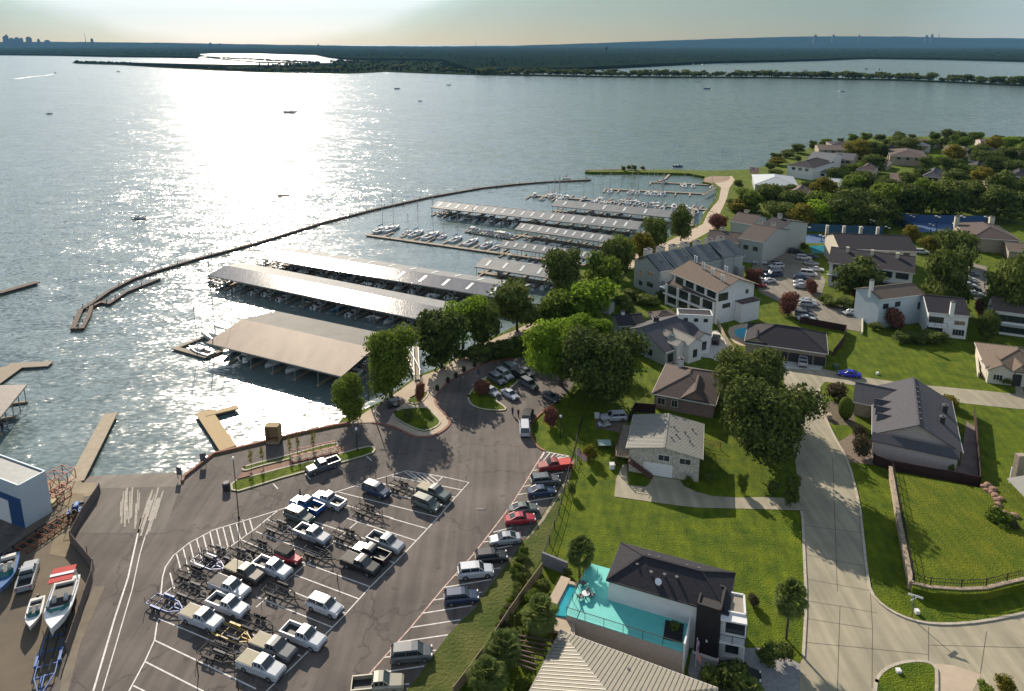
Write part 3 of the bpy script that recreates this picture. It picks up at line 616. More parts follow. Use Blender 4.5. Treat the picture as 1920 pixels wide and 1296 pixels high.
    big = [(1405,400,352),(1440,395,340),(1480,405,350),(1520,412,352),(1560,418,350),(1600,420,345),(1640,415,340),(1385,402,365),(1460,420,372),(1500,430,375),(1540,430,375),(1580,432,372),(1620,430,368),(1655,425,372),
      (1700,405,340),(1740,400,335),(1780,405,330),(1820,398,335),(1720,400,358),(1860,412,345),(1900,420,350),(1880,385,325),(1920,380,330),(1680,390,345),(1760,385,340),(1660,360,325),(1620,365,320),(1590,370,325),(1550,375,325),(1700,365,325),
      (1600,330,300),(1560,345,312),(1635,325,290),(1510,362,332),(1480,370,338),(1675,350,318),(1730,340,312),(1790,350,318),(1840,345,312),(1870,330,290),(1900,335,295),(1920,310,280),(1820,335,300),(1780,330,300),(1850,315,283),(1890,305,272),(1920,300,262),
      (1610,300,262),(1640,300,272),(1680,292,262),(1590,295,272),(1700,290,255),(1740,285,258),(1660,283,262),(1720,278,253),(1780,280,246),(1800,285,248),(1815,278,250),(1860,285,255),(1890,280,250),(1830,300,262),(1790,305,270),(1570,300,282),(1910,268,250),(1640,290,268),(1760,310,282),(1735,318,290),(1600,280,260),(1615,272,256),(1460,312,294),(1475,298,286)]
    for (x,yb,yt) in big:
        w = min(84, (yb-yt)*1.12 + r.uniform(-6,20)); yt += r.uniform(-5,9); k = r.random(); yb -= 2
        T('yellow' if k<.16 else 'mid' if k<.42 else 'lime' if k<.47 else 'dark', x+r.uniform(-6,6), yb, yt, w, 'oak in the dense woods of the lakeside neighbourhood at upper right','oaks of the upper right neighbourhood')
    for (x,yb,yt) in ((1462,300,288),(1480,292,278),(1500,286,272),(1522,281,266),(1548,272,258),(1575,268,255),(1600,266,252),(1628,264,250),(1655,263,249),(1685,263,247),(1712,262,250),(1745,262,247),(1832,264,249),(1868,264,250),(1900,265,251),(1440,318,306),(1455,332,316),(1400,372,352),(1388,352,338),(1500,300,288),(1545,308,292),(1578,306,290),(1465,345,330),(1385,395,372)):
        T('dark' if r.random()<.6 else 'mid', x+r.uniform(-9,9), yb+r.uniform(-1,2), yt+r.uniform(-3,5), (yb-yt)*r.uniform(1.0,2.2), 'small tree on the shoreline lawns of the lakeside neighbourhood','small shoreline trees at upper right')
    for (x,y,w,h) in ((1180,318,6,8),(1170,320,8,9),(1190,319,10,10),(1205,318,6,6)): T('mid',x,y,y-h,w+5,'wispy shoreline bush on the breakwater spit','bushes on the breakwater spit')
build_trees()
# causeway trees: one by one across the bay
r = random.Random(5); N_ = 0
def lerp_poly(pl, x):
    for a, b in zip(pl, pl[1:]):
        if a[0] <= x <= b[0]: return a[1] + (b[1]-a[1])*(x-a[0])/(b[0]-a[0])
x = 900
while x < 1990:
    yb = lerp_poly(lowB, x) - r.uniform(.5, 2.3)
    if r.random() < .96:
        p = G(x, yb); root = protos['far'][r.randrange(3)]; s = r.uniform(.7, 1.9)
        place(root, p, r.uniform(0,6), 'dark tree in the line of trees along the causeway','causeway trees', (s*1.7, s*1.7, s*.92))
    x += r.uniform(3.5, 7.5)
for x in range(395, 880, 9):
    yb = lerp_poly(lowB, x+.01)-r.uniform(2.5,10)*min(1,(x-300)/500); s=r.uniform(.6,1.3)
    if yb < 112: continue
    place(protos['far'][r.randrange(3)], G(x,yb), r.uniform(0,6), 'dark tree on the low island beneath the glare','island trees', (s*2.2,s*2.2,s*.8))
# distant woods that read as one mass
def woods(name, samples, m, hs):
    mb = MB(); v0 = [Vector(v) for v in ICO1[0]]
    for (x, y) in samples:
        p = G(x, y); rad = hs[0]*mpp(y)*r.uniform(.7,1.3)
        ht = r.uniform(hs[1], hs[2])
        mb.add([p + Vector((v.x*rad, v.y*rad*3, max(0, v.z)*ht)) for v in v0], ICO1[1])
    return struct(name, mb, m, 'stuff', 'dark band of distant woodland along the far shore')
M_far = mat('far_canopy', (.009,.019,.015), .95, col2=(.018,.031,.022), vs=.02, spec=0)
cs_ = [(x, y-.25) for x, y in shoreA if x != 376 and x != 386]
sheet('distant_woods', cs_ + [(2500,88),(-900,88)], 7.5, M_far, thick=7.3)['kind'] = 'stuff'
smp = []
for _ in range(9000):
    x = r.uniform(-500, 2450); y1 = lerp_poly(sorted(shoreA, key=lambda q:q[0]), x) or 100
    if 360 < x < 400: y1 = 98.5
    t = r.random()**1.6; y = 87.4 + (y1-.8-87.4)*t
    smp.append((x, y))
woods('distant_woods', smp, M_far, (3.2, 8, 15))
smp=[]
for _ in range(900):
    x = r.uniform(140, 900); lo = lerp_poly(lowB, x); hi = 117 if x < 400 else 119 + (x-400)*.012
    y = lo - 1 - (lo-hi)*r.random()*.9
    if x<480: y = lo-1-r.random()*(1.2 if x<300 else 3)
    if 620<x<880 : y = lo-1-(lo-114)*r.random()
    if 835<x : y= max(y, 132)
    smp.append((x, y))
for _ in range(160):
    x=r.uniform(388,600); smp.append((x, 107.4+(x-388)*.052+r.uniform(0,.6)))
for _ in range(500):
    x=r.uniform(830,960); smp.append((x, r.uniform(114,129.5)))
woods('distant_woods', smp, M_far, (2.2, 4, 9))
# ---------------------------------------------------------------- vehicles
M_glass = mat('car_glass', (.02,.03,.035), .08, var=0, spec=.8)
M_tyre = mat('tyre', (.02,.02,.02), .9, var=0); M_rim = mat('rim', (.35,.35,.36), .35, .8, var=0)
M_lamp = mat('headlight', (.75,.75,.72), .15, var=0); M_tail = mat('tail_light', (.35,.02,.02), .3, var=0); M_blk = mat('black_trim', (.02,.02,.022), .6, var=0)
PAINT = {}
def paint(c, name):
    if name not in PAINT:
        m = mat('paint_'+name, c, .32, 0.1, var=.04, vs=1.2, spec=.5); m.node_tree.nodes['Principled BSDF'].inputs['Coat Weight'].default_value = .35
        m.node_tree.nodes['Principled BSDF'].inputs['Coat Roughness'].default_value = .12; PAINT[name] = m
    return PAINT[name]
COLS = dict(white=(.44,.46,.50), silver=(.28,.30,.33), black=(.015,.015,.018), grey=(.09,.10,.11), darkblue=(.02,.04,.09), blue=(.02,.10,.32), cobalt=(.02,.03,.45), red=(.33,.02,.03), green=(.09,.11,.10), brown=(.05,.042,.038), tan=(.30,.28,.22), darkred=(.22,.02,.02))
def ring(x, hw, z0, z1, c=.12):   # rounded box section in the y-z plane
    return [(x,-hw+c,z0),(x,hw-c,z0),(x,hw,z0+c),(x,hw,z1-c*1.4),(x,hw-c*1.5,z1),(x,-hw+c*1.5,z1),(x,-hw,z1-c*1.4),(x,-hw,z0+c)]
def loftx(mb, secs): mb.loft([ring(*s) for s in secs]); return mb
def wheel(parent, x, y, r=.36, cache={}):
    if r not in cache:
        mb = MB().cyl((0,-.12,0),(0,.12,0), r, n=14); m2 = MB().cyl((0,-.135,0),(0,.135,0), r*.58, n=10); cache[r] = (mb.mesh('tyre', M_tyre), m2.mesh('rim', M_rim))
    w = part('wheel', cache[r][0], None, parent); w.location = (x, y, r); rm = part('rim', cache[r][1], None, w)
DIM = dict(sedan=(4.75,1.82,1.45), suv=(4.95,1.95,1.78), pickup=(5.9,2.02,1.90), van=(5.3,1.98,1.98), minivan=(5.0,1.95,1.75), jeep=(4.0,1.75,1.8), wagon=(4.6,1.85,1.62))
def car(kind, col, cover=None):
    L, Wd, Ht = DIM[kind]; h = L/2; w = Wd/2; P = paint(COLS[col], col)
    nm = {'pickup':'pickup_truck','suv':'sport_utility_vehicle','sedan':'sedan_car','van':'passenger_van','minivan':'minivan','jeep':'off_road_vehicle','wagon':'hatchback_car'}[kind]
    cat = {'pickup':'pickup truck','suv':'SUV','sedan':'car','van':'van','minivan':'minivan','jeep':'off-road vehicle','wagon':'car'}[kind]
    t = thing(nm, 'x', cat); wr = .40 if kind in ('pickup','suv','jeep') else .34; zb = wr*.75
    if kind == 'pickup':
        body = loftx(MB(), [(h, w*.86, zb+.1,1.0), (h-.25, w*.97, zb,1.16), (h-1.35, w, zb,1.27), (h-1.6, w, zb,1.30), (-.55, w, zb,1.30)])
        bed = MB(); bed.box(-h,-w,zb+.05,-.55,w,.78); bed.box(-h,-w,.78,-.55,-w+.16,1.3); bed.box(-h,w-.16,.78,-.55,w,1.3); bed.box(-h,-w+.16,.78,-h+.1,w-.16,1.28); bed.box(-.66,-w+.16,.78,-.55,w-.16,1.3)
        g = [(1.35, w*.84,1.27,1.31,.02),(.72,w*.76,1.27,Ht-.03,.08),(-.35,w*.76,1.27,Ht-.02,.08),(-.62,w*.80,1.27,1.6,.04)]
        rf = [(.66,w*.77,Ht-.07,Ht,.02),(.1,w*.78,Ht-.07,Ht+.03,.02),(-.42,w*.77,Ht-.07,Ht,.02)]
        part('truck_bed', bed, P, t)
        fl = MB().box(-h+.1,-w+.16,.781,-.66,w-.16,.80); part('bed_liner', fl, M_blk, t)
        if cover: part('bed_cover', MB().box(-h+.03,-w+.08,1.302,-.56,w-.08,1.345), mat('cover_'+cover, {'tan':(.30,.27,.19),'black':(.03,.03,.03),'red':(.45,.02,.02)}[cover], .7, var=.08), t)
    elif kind == 'sedan':
        body = loftx(MB(), [(h, w*.80,zb,.62),(h-.3,w*.95,zb-.05,.78),(h-1.2,w,zb-.05,.92),(.2,w,zb-.05,.96),(-h+1.0,w,zb-.05,.98),(-h+.2,w*.94,zb-.02,.95),(-h,w*.82,zb+.05,.80)])
        g = [(h-1.35,w*.82,.90,.94,.02),(.45,w*.70,.93,Ht-.05,.1),(-.75,w*.70,.95,Ht-.05,.1),(-h+.75,w*.80,.96,1.0,.02)]
        rf = [(.42,w*.66,Ht-.09,Ht-.03,.02),(-.15,w*.68,Ht-.08,Ht,.02),(-.80,w*.64,Ht-.11,Ht-.04,.02)]
    elif kind == 'jeep':
        body = loftx(MB(), [(h,w*.7,zb+.1,1.05),(h-1.2,w*.78,zb,1.15),(h-1.3,w*.95,zb,1.1),(-h+.1,w*.95,zb,1.1),(-h,w*.9,zb,1.05)])
        g = [(h-1.45,w*.8,1.1,1.15,.02),(h-1.65,w*.78,1.1,Ht-.04,.06),(-h+.1,w*.8,1.1,Ht-.04,.06)]
        rf = [(h-1.6,w*.82,Ht-.1,Ht,.02),(-h+.05,w*.84,Ht-.1,Ht,.02)]
    else:
        nose = {'suv':1.25,'van':.75,'minivan':1.0,'wagon':1.1}[kind]; bz = {'suv':1.15,'van':1.15,'minivan':1.05,'wagon':1.0}[kind]
        body = loftx(MB(), [(h,w*.84,zb,bz-.35),(h-.25,w*.96,zb-.05,bz-.14),(h-nose,w,zb-.05,bz),(0,w,zb-.05,bz),(-h+.3,w,zb-.05,bz),(-h,w*.93,zb,bz-.02)])
        g = [(h-nose-.05,w*.84,bz-.03,bz+.02,.02),(h-nose-.75,w*.77,bz-.03,Ht-.05,.1),(-h+.45,w*.79,bz-.03,Ht-.05,.1),(-h+.08,w*.86,bz-.03,bz+.1,.05)]
        rf = [(h-nose-.72,w*.73,Ht-.09,Ht-.02,.02),(0,w*.76,Ht-.09,Ht+.02,.02),(-h+.4,w*.74,Ht-.09,Ht,.02)]
    b = part('body', body, P, t)
    part('windows', loftx(MB(), g), M_glass, t)
    rm = loftx(MB(), rf)
    # roof pillars: front, middle and rear on both sides
    (x1,w1,_,z1,_),(x2,w2,_,z2,_) = g[0], g[1]
    for s in (-1,1):
        rm.bar((x1-.02,s*(w1-.02),z1),(x2-.02,s*(w2+.0),z2+.02),.09)
        for k in range(1, len(g)-1 if kind!='jeep' else len(g)):
            rm.bar((g[k][0],s*(g[k][1]+.09),g[0][2]),(g[k][0],s*(g[k][1]-.0),Ht-.06),.10)
        xm=(g[1][0]+g[-2][0])/2; rm.bar((xm,s*(g[1][1]+.09),g[0][2]),(xm,s*(g[1][1]),Ht-.06),.09)
        a=g[-2]; c=g[-1]; rm.bar((a[0],s*a[1],Ht-.07),(c[0],s*c[1],c[3]),.12)
    part('roof', rm, P if not (kind=='jeep' or cover=='x') else mat('soft_top', (.05,.045,.04), .9, var=.1), t)
    for s in (-1,1):
        hl = MB().cbox((h-.10,s*w*.66,.82 if kind!='sedan' else .66),(.16,w*.34,.14)); part('headlight', hl, M_lamp, t)
        tl = MB().cbox((-h+.02,s*w*.80,.95 if kind!='sedan' else .80),(.10,w*.22,.2)); part('tail_light', tl, M_tail, t)
        mir = MB().cbox((g[0][0]-.35,s*(w+.09),g[0][3]+.08),(.12,.2,.14)); part('wing_mirror', mir, P, t)
    part('bumper', MB().cbox((h-.02,0,zb+.14),(.12,w*1.6,.2)).cbox((-h-.01,0,zb+.14),(.1,w*1.7,.2)).box(h-.05,-w*.5,.62,h+.005,w*.5,.74), M_blk, t)
    for x in (h*.62, -h*.60):
        for s in (-1,1): wheel(t, x, s*(w-.11), wr)
    kids_cache(t); return t
CARS = {}
def park(kind, col, x, y, dx, dy, label, cover=None, group=None, sc=1):
    k = (kind, col, cover)
    if k not in CARS: CARS[k] = car(*k)
    return place(CARS[k], G(x,y)+Vector((0,0,.035)), ang(x,y,dx,dy), label, group, sc)
g1 = 'vehicles in the trailer lot'; D = (1,.4)
for a in [('suv','darkblue',706,926,*D,'dark blue SUV nearest the hatched tip of the lot'),('pickup','green',814,931,*D,'grey green pickup truck with a tan bed cover in the corner stall','tan'),('minivan','green',800,951,*D,'grey green minivan parked just below the pickup with the tan cover'),
  ('pickup','white',617,946,-1,-.4,'white crew cab pickup truck beside the blue one, nose to the left'),('pickup','blue',576,955,-1,-.4,'blue pickup truck with an open bed, nose to the left'),('suv','green',562,975,*D,'dark grey SUV below the blue pickup truck'),
  ('pickup','grey',606,881,-1,.36,'dark grey pickup truck alone at the kerb of the long grass island'),('pickup','silver',587,1011,*D,'silver pickup truck above the red off-road vehicle'),('pickup','silver',724,1026,*D,'silver pickup truck behind the two black ones'),
  ('pickup','black',696,1046,-1,-.4,'black pickup truck nose to the left beside its twin'),('pickup','black',677,1067,*D,'black raised pickup truck nearest the driving lane','black'),('jeep','red',542,1053,*D,'red off-road vehicle with a dark soft top'),
  ('pickup','white',512,1074,*D,'white pickup truck with an open black bed just below the red off-road vehicle'),('pickup','brown',460,1083,*D,'brown pickup truck with a tan bed cover left of a white one','tan'),('pickup','white',432,1111,*D,'white pickup truck with an open bed, upper one of three white ones at left','black'),
  ('pickup','white',429,1145,*D,'white crew cab pickup truck with an open bed, middle one of three at left'),('pickup','white',380,1169,*D,'white pickup truck with tan bed cover, leftmost vehicle of the lot','tan'),('suv','white',610,1145,*D,'white SUV with a sunroof standing by itself at the driving lane'),
  ('pickup','white',570,1203,*D,'white pickup truck with an empty pale bed, lower row end'),('pickup','grey',514,1225,*D,'dark grey pickup truck with a tan bed cover, lower left','tan'),('pickup','white',491,1259,*D,'white pickup truck with a tan bed cover, lowest of the lot','tan')]:
    park(*a[:7], cover=a[7] if len(a)>7 else None, group=g1)
g2 = 'vehicles in the angled stalls'; E=(1,-.10)
for a in [('pickup','darkred',1040,880,-1,.1,'dark red pickup truck with a bright red bed cover','red'),('suv','grey',1022,908,*E,'dark SUV second from the hatched triangle'),('sedan','darkblue',1015,927,*E,'dark blue sedan third from the hatched triangle'),
  ('sedan','green',981,960,*E,'dark green grey sedan above the red one'),('sedan','red',975,979,*E,'red sedan in the angled stalls'),('sedan','silver',947,1017,-1,.1,'silver sedan facing left in the angled stalls'),('wagon','black',921,1051,*E,'black hatchback beside the boxy white SUV'),
  ('suv','white',892,1079,*E,'boxy white SUV in the angled stalls'),('wagon','darkblue',865,1127,*E,'small dark blue hatchback below the boxy white SUV'),('minivan','grey',772,1234,*E,'dark grey minivan in the lowest full stall'),('pickup','tan',709,1294,*E,'tan pickup truck with a dark bed at the bottom edge')]:
    park(*a[:7], cover=a[7] if len(a)>7 else None, group=g2)
for a in [('van','white',984,809,-.05,-1,'white passenger van at the kerb of the grass triangle'),('suv','black',990,785,.25,-1,'black SUV in front of the white passenger van'),('suv','white',1151,788,-1,.05,'white utility vehicle parked beside the golf cart'),
  ('sedan','cobalt',1592,706,-1,-.13,'bright blue sports sedan on the street by the big lawn'),('pickup','white',1505,681,0,-1,'white pickup truck outside the open garages'),('suv','black',1342,641,.3,-1,'black SUV on the pale drive of the modern house'),('sedan','black',1386,1268,1,.25,'black car half hidden by the dense bush'),
  ('pickup','silver',54,1088,.3,-1,'old silver pickup standing between two boats in the yard')]: park(*a)
g3='cars in the loop parking'
for i,(k,c,x,y,lb) in enumerate([('suv','grey',932,717,'dark SUV first on the left of the loop island row'),('suv','silver',946,708,'grey green SUV second in the loop island row'),('suv','green',960,698,'dark SUV third in the loop island row'),('sedan','silver',921,738,'small silver car behind the red brown bush'),
   ('sedan','white',956,744,'white car at the kerb corner of the loop island'),('suv','black',978,712,'black SUV at the middle of the loop parking'),('sedan','grey',985,702,'dark car at the back of the loop parking'),
   ('sedan','white',964,693,'pale car farthest back in the loop parking'),('sedan','grey',1032,749,'grey car under the edge of the huge oak'),('suv','grey',992,726,'dark SUV at the right of the loop parking')]):
    park(k,c,x,y,.9,.55,lb,group=g3)
g4='cars parked in the apartment lane'
for (x,y,k,c,dx,lb) in [(1463,461,'sedan','white',1,'white car farthest up beside the tennis court hedge'),(1475,465,'suv','white',1,'white SUV beside the tennis court hedge'),(1485,470,'sedan','silver',1,'silver car beside the tennis court hedge'),(1492,475,'suv','black',1,'black SUV at the near end of the tennis court hedge'),
   (1507,487,'suv','white',1,'white SUV at the planted bank below the dark roofed blocks'),(1521,484,'sedan','darkblue',1,'dark blue car at the planted bank below the dark roofed blocks'),(1521,497,'sedan','silver',1,'silver car between the planted bank and the white van'),(1530,508,'sedan','white',1,'white car just behind the white van'),
   (1502,525,'suv','darkblue',1,'dark blue SUV just in front of the white van'),(1502,533,'sedan','white',1,'white car beside the rusty myrtle, farther one'),(1503,540,'sedan','white',1,'white car beside the rusty myrtle, nearer one'),
   (1452,496,'sedan','brown',-1,'brown car farthest back in the middle row of the lane'),(1455,503,'suv','white',-1,'white SUV in the middle row of the lane'),(1452,510,'sedan','silver',-1,'silver car in the middle row of the lane'),(1449,519,'pickup','darkblue',-1,'dark blue pickup truck in the middle row of the lane'),(1440,530,'sedan','white',-1,'white car nearest in the middle row of the lane'),
   (1418,467,'suv','grey',1,'dark grey SUV by the upper gabled townhouses'),(1421,485,'suv','silver',1,'silver SUV against the end of the row house'),(1424,495,'sedan','white',1,'white car against the end of the row house'),(1433,516,'suv','black',1,'black SUV between the row house and the balcony building'),(1427,530,'sedan','white',1,'white car behind the balcony building'),(1422,538,'sedan','darkred',1,'dark red car behind the balcony building'),
   (1514,568,'sedan','white',1,'white car farthest back right of the largest pink myrtle'),(1515,575,'suv','silver',1,'silver SUV right of the largest pink myrtle'),(1508,587,'sedan','black',1,'black car right of the largest pink myrtle'),(1508,594,'suv','grey',1,'dark grey SUV above the garage house roof'),(1511,601,'sedan','white',1,'white car closest to the garage house roof'),
   (1597,579,'sedan','darkblue',-1,'dark blue car by the tan stepped wall, farther one'),(1596,590,'sedan','silver',-1,'silver car by the tan stepped wall, nearer one')]:
    park(k,c,x,y,dx,.06,lb,group=g4)
park('van','white',1515,517,1,.1,'white van parked in the apartment lane by the crape myrtle')
g5='cars in the rear car park'
for (k,c,x,y,lb) in [('sedan','grey',1820,517,'grey car farthest back in the rear car park'),('sedan','white',1814,526,'white car second from the back in the rear car park'),('sedan','green',1815,531,'dull green car in the rear car park'),('sedan','white',1815,538,'white car in the middle of the rear car park'),
   ('suv','black',1822,546,'black SUV in the rear car park'),('sedan','silver',1825,554,'silver car nearest in the rear car park'),('suv','white',1727,476,'white SUV at the end of the dark roofed block'),('sedan','white',1862,575,'white car under the trees by the right apartments')]: park(k,c,x,y,1,.05,lb,group=g5)
# golf carts
M_seat = mat('cart_seat', (.45,.42,.36), .7, var=.1)
def golf_cart(lb, x, y, dx, dy, col, roofc):
    t = thing('golf_cart', lb, 'golf cart', G(x,y)+Vector((0,0,.05)), ang(x,y,dx,dy))
    b = loftx(MB(), [(1.2,.45,.3,.6,.05),(1.0,.55,.25,.85,.05),(.55,.6,.25,.8,.05),(.5,.6,.25,.42,.05),(-.1,.6,.25,.42,.05),(-.15,.6,.25,.7,.05),(-1.15,.58,.3,.72,.05)]); part('body', b, paint(COLS[col],col), t)
    part('roof', MB().box(-1.0,-.6,1.78,.75,.6,1.86), paint(COLS[roofc],roofc), t)
    part('seat', MB().box(-.55,-.55,.73,0,.55,.85).box(-.68,-.55,.8,-.56,.55,1.25), M_seat, t)
    f = MB()
    for s in (-1,1): f.bar((.8,s*.5,.8),(.55,s*.5,1.8),.05); f.bar((-.9,s*.5,.7),(-.85,s*.5,1.8),.05)
    part('roof_frame', f, M_blk, t)
    for q in (.8,-.75):
        for s in (-1,1): wheel(t, q, s*.52, .23)
golf_cart('small golf cart with white roof in front of the white utility vehicle',1133,800,-1,.1,'white','white')
golf_cart('black golf cart with pale roof on the planted island drive',738,765,-1,.2,'black','silver')
# ---------------------------------------------------------------- trailers
M_galv = mat('galvanised', (.09,.09,.10), .7, .0, var=.2); M_rust = mat('rust', (.20,.07,.03), .9, var=.4, vs=2); M_bunk = mat('bunk_carpet', (.018,.018,.022), .98, var=.1)
M_tyel = mat('yellow_trailer', (.42,.28,.04), .5, var=.2); M_tblu = mat('blue_trailer', (.02,.10,.33), .4, var=.1); M_tblk = mat('black_trailer', (.010,.010,.012), .75, var=.1)
def trailer(m, L=5.6):
    t = thing('boat_trailer', 'x', 'boat trailer'); f = MB(); w=.95; z=.5; h=L/2
    for s in (-1,1): f.bar((-h,s*w,z),(h*.35,s*w,z),.1,.12); f.bar((h*.35,s*w,z),(h,0,z),.1,.12)
    for x in (-h,-h*.5,0,h*.35): f.bar((x,-w,z),(x,w,z),.09,.1)
    f.bar((h*.3,0,z),(h+1.0,0,z),.1,.12); f.bar((h*.75,0,z),(h*.75,0,1.25),.09); f.bar((h*.75,0,1.2),(h*.55,0,1.25),.12)
    part('frame', f, m, t)
    for s in (-1,1):
        part('bunk', MB().bar((-h*.95,s*.5,z+.32),(h*.3,s*.38,z+.30),.14,.08).bar((-h*.8,s*.5,z),(-h*.8,s*.5,z+.3),.07).bar((0,s*.45,z),(0,s*.45,z+.3),.07), M_bunk, t)
        part('mudguard', MB().box(-1.75,s*1.12-.13,.72,-.05,s*1.12+.13,.77).box(-1.80,s*1.12-.13,.45,-1.75,s*1.12+.13,.77).box(-.05,s*1.12-.13,.45,0,s*1.12+.13,.77), m, t)
        part('guide_post', MB().bar((-h,s*1.0,z),(-h,s*1.05,1.5),.06), M_galv, t)
        for x in (-1.35,-.45): wheel(t, x, s*1.12, .31)
    kids_cache(t); return t
TR = {}
for (x,y,c,lb) in [(527,997,'g','galvanised boat trailer hitched behind the silver pickup truck above the red vehicle'),(655,1012,'k','black boat trailer behind the silver pickup truck of the middle row'),(600,1043,'k','black boat trailer behind the raised black pickup truck'),(490,1034,'k','black boat trailer behind the red off-road vehicle'),
   (395,1062,'b','boat trailer with blue bunks at the hatched border'),(450,1050,'g','galvanised boat trailer behind the pickup truck with open black bed'),(366,1084,'k','dark boat trailer behind the upper white pickup truck at left'),(364,1117,'g','galvanised boat trailer behind the middle white pickup truck at left'),
   (315,1140,'b','blue boat trailer sticking out past the left line of the lot'),(530,1117,'k','long dark boat trailer behind the lone white SUV'),(487,1178,'k','dark boat trailer behind the white pickup truck with an empty bed'),(440,1196,'y','yellow boat trailer between two white pickup trucks'),
   (415,1233,'k','dark boat trailer behind the lowest white pickup truck'),(757,920,'k','black boat trailer behind the grey green pickup truck'),(693,965,'k','black boat trailer behind the white crew cab pickup truck'),(436,1222,'g','galvanised boat trailer behind the lower dark grey pickup truck'),(412,1046,'g','pale boat trailer nearest the curved hatch border')]:
    m = {'g':M_galv,'k':M_tblk,'b':M_tblu,'y':M_tyel}[c]
    if c not in TR: TR[c] = trailer(m)
    place(TR[c], G(x,y)+Vector((0,0,.035)), ang(x,y,1,.4), lb, 'empty boat trailers in the lot')
# ---------------------------------------------------------------- boats
M_gel = mat('gelcoat', (.66,.67,.68), .25, var=.05); M_gelb = mat('gelcoat_blue', (.05,.12,.28), .25, var=.05); M_deckw = mat('boat_deck', (.5,.5,.48), .6, var=.1); M_canv = mat('canvas_blue', (.04,.10,.22), .85, var=.15)
M_canr = mat('canvas_red', (.38,.03,.03), .85, var=.1); M_mast = mat('mast_alu', (.42,.42,.42), .35, .6, var=0); M_teal = mat('tinted_screen', (.01,.12,.12), .1, var=0)
def hull(L, B, H, z0=0, n=9, full=.55):
    rings = []
    for i in range(n):
        t = i/(n-1); x = -L/2 + L*t; k = 1 if t < full else max(.02, 1-((t-full)/(1-full))**1.9)
        b = B/2*k*(.92+.08*min(1,t*4)); zk = z0 + H*.35*max(0,(t-.6)/.4)**2; zt = z0+H*(1+.18*t*t)
        rings.append([(x,0,zk),(x,b*.75,zk+H*.30),(x,b,zt-.08),(x,b*.96,zt),(x,-b*.96,zt),(x,-b,zt-.08),(x,-b*.75,zk+H*.30)])
    return MB().loft(rings)
def powerboat(L=6.5, hm=None, canopy=None, trailer_on=False, name='motor_boat'):
    B = L*.34; H = L*.15; t = thing(name,'x','boat'); z=H*1.05
    part('hull', hull(L,B,H), hm or M_gel, t)
    part('cockpit', MB().box(-L*.42,-B*.36,z-.1,L*.08,B*.36,z+.03), M_blk, t)
    for s in (-1,1): part('seat', MB().box(-L*.02-.25,s*B*.2-.22,z,-L*.02+.25,s*B*.2+.22,z+.4).box(-.02*L-.32,s*B*.2-.22,z+.1,-.02*L-.2,s*B*.2+.22,z+.7), M_deckw, t)
    part('bench_seat', MB().cbox((-L*.36,0,z+.18),(.5,B*.66,.35)), M_deckw, t)
    ws = MB(); 
    for a,b in (((L*.12,-B*.40),(L*.20,-B*.2)),((L*.20,-B*.2),(L*.20,B*.2)),((L*.20,B*.2),(L*.12,B*.40))):
        ws.add([(a[0],a[1],z),(b[0],b[1],z),(b[0]-.25,b[1],z+.5),(a[0]-.25,a[1],z+.5)],[(0,1,2,3)])
    part('windscreen', ws, M_teal, t)
    part('outboard_motor', MB().cbox((-L*.52,0,z-.05),(.45,.4,.7)).cbox((-L*.52,0,z-.7),(.2,.12,.8)), M_blk, t)
    if canopy:
        c = MB().slab([(-L*.25,-B*.42,z+1.45),(L*.08,-B*.42,z+1.45),(L*.08,B*.42,z+1.45),(-L*.25,B*.42,z+1.45)], .06)
        part('canopy', c, canopy, t); f=MB()
        for s in (-1,1): f.bar((-L*.22,s*B*.42,z),(-L*.22,s*B*.42,z+1.45),.05); f.bar((L*.06,s*B*.42,z),(L*.06,s*B*.42,z+1.45),.05)
        part('canopy_frame', f, M_mast, t)
    kids_cache(t); return t
PB = [powerboat(6.5), powerboat(7.2, M_gel, M_canv), powerboat(6.0, M_gelb), powerboat(7.5, M_gel, M_deckw)]
def sailboat(L=8.5, mh=11.5, cm=None):
    B = L*.32; H = 1.15; t = thing('sailing_yacht','x','sailboat'); part('hull', hull(L,B,H,full=.35), M_gel, t)
    c = MB().loft([[(x,-b,1.2),(x,b,1.2),(x,b*.8,1.2+h_),(x,-b*.8,1.2+h_)] for x,b,h_ in ((-L*.12,B*.28,.5),(L*.12,B*.26,.45),(L*.26,B*.12,.12))]); part('cabin', c, M_deckw, t)
    part('cockpit', MB().box(-L*.42,-B*.24,1.19,-L*.13,B*.24,1.26), M_bunk, t)
    part('mast', MB().cyl((L*.1,0,1.2),(L*.1,0,mh+1.2),.11,.07,6), M_mast, t)
    part('boom', MB().bar((L*.1,0,2.6),(-L*.3,0,2.6),.1).cyl((L*.08,0,2.75),(-L*.28,0,2.75),.2,.1,6), cm or M_canv, t)
    rg = MB(); top=(L*.1,0,mh+1)
    for e in ((L*.49,0,1.3),(-L*.49,0,1.2),(L*.08,B*.45,1.2),(L*.08,-B*.45,1.2)): rg.bar(top,e,.025)
    part('rigging', rg, M_mast, t); kids_cache(t); return t
SB = [sailboat(), sailboat(9.5,13,M_deckw), sailboat(7.5,10,M_canr)]
rb = random.Random(31)
def moor(protos_, x, y, rz, lb, grp, sc=1.0): return place(rb.choice(protos_), G(x,y,WZ)+Vector((0,0,-.25)), rz, lb, grp, sc)
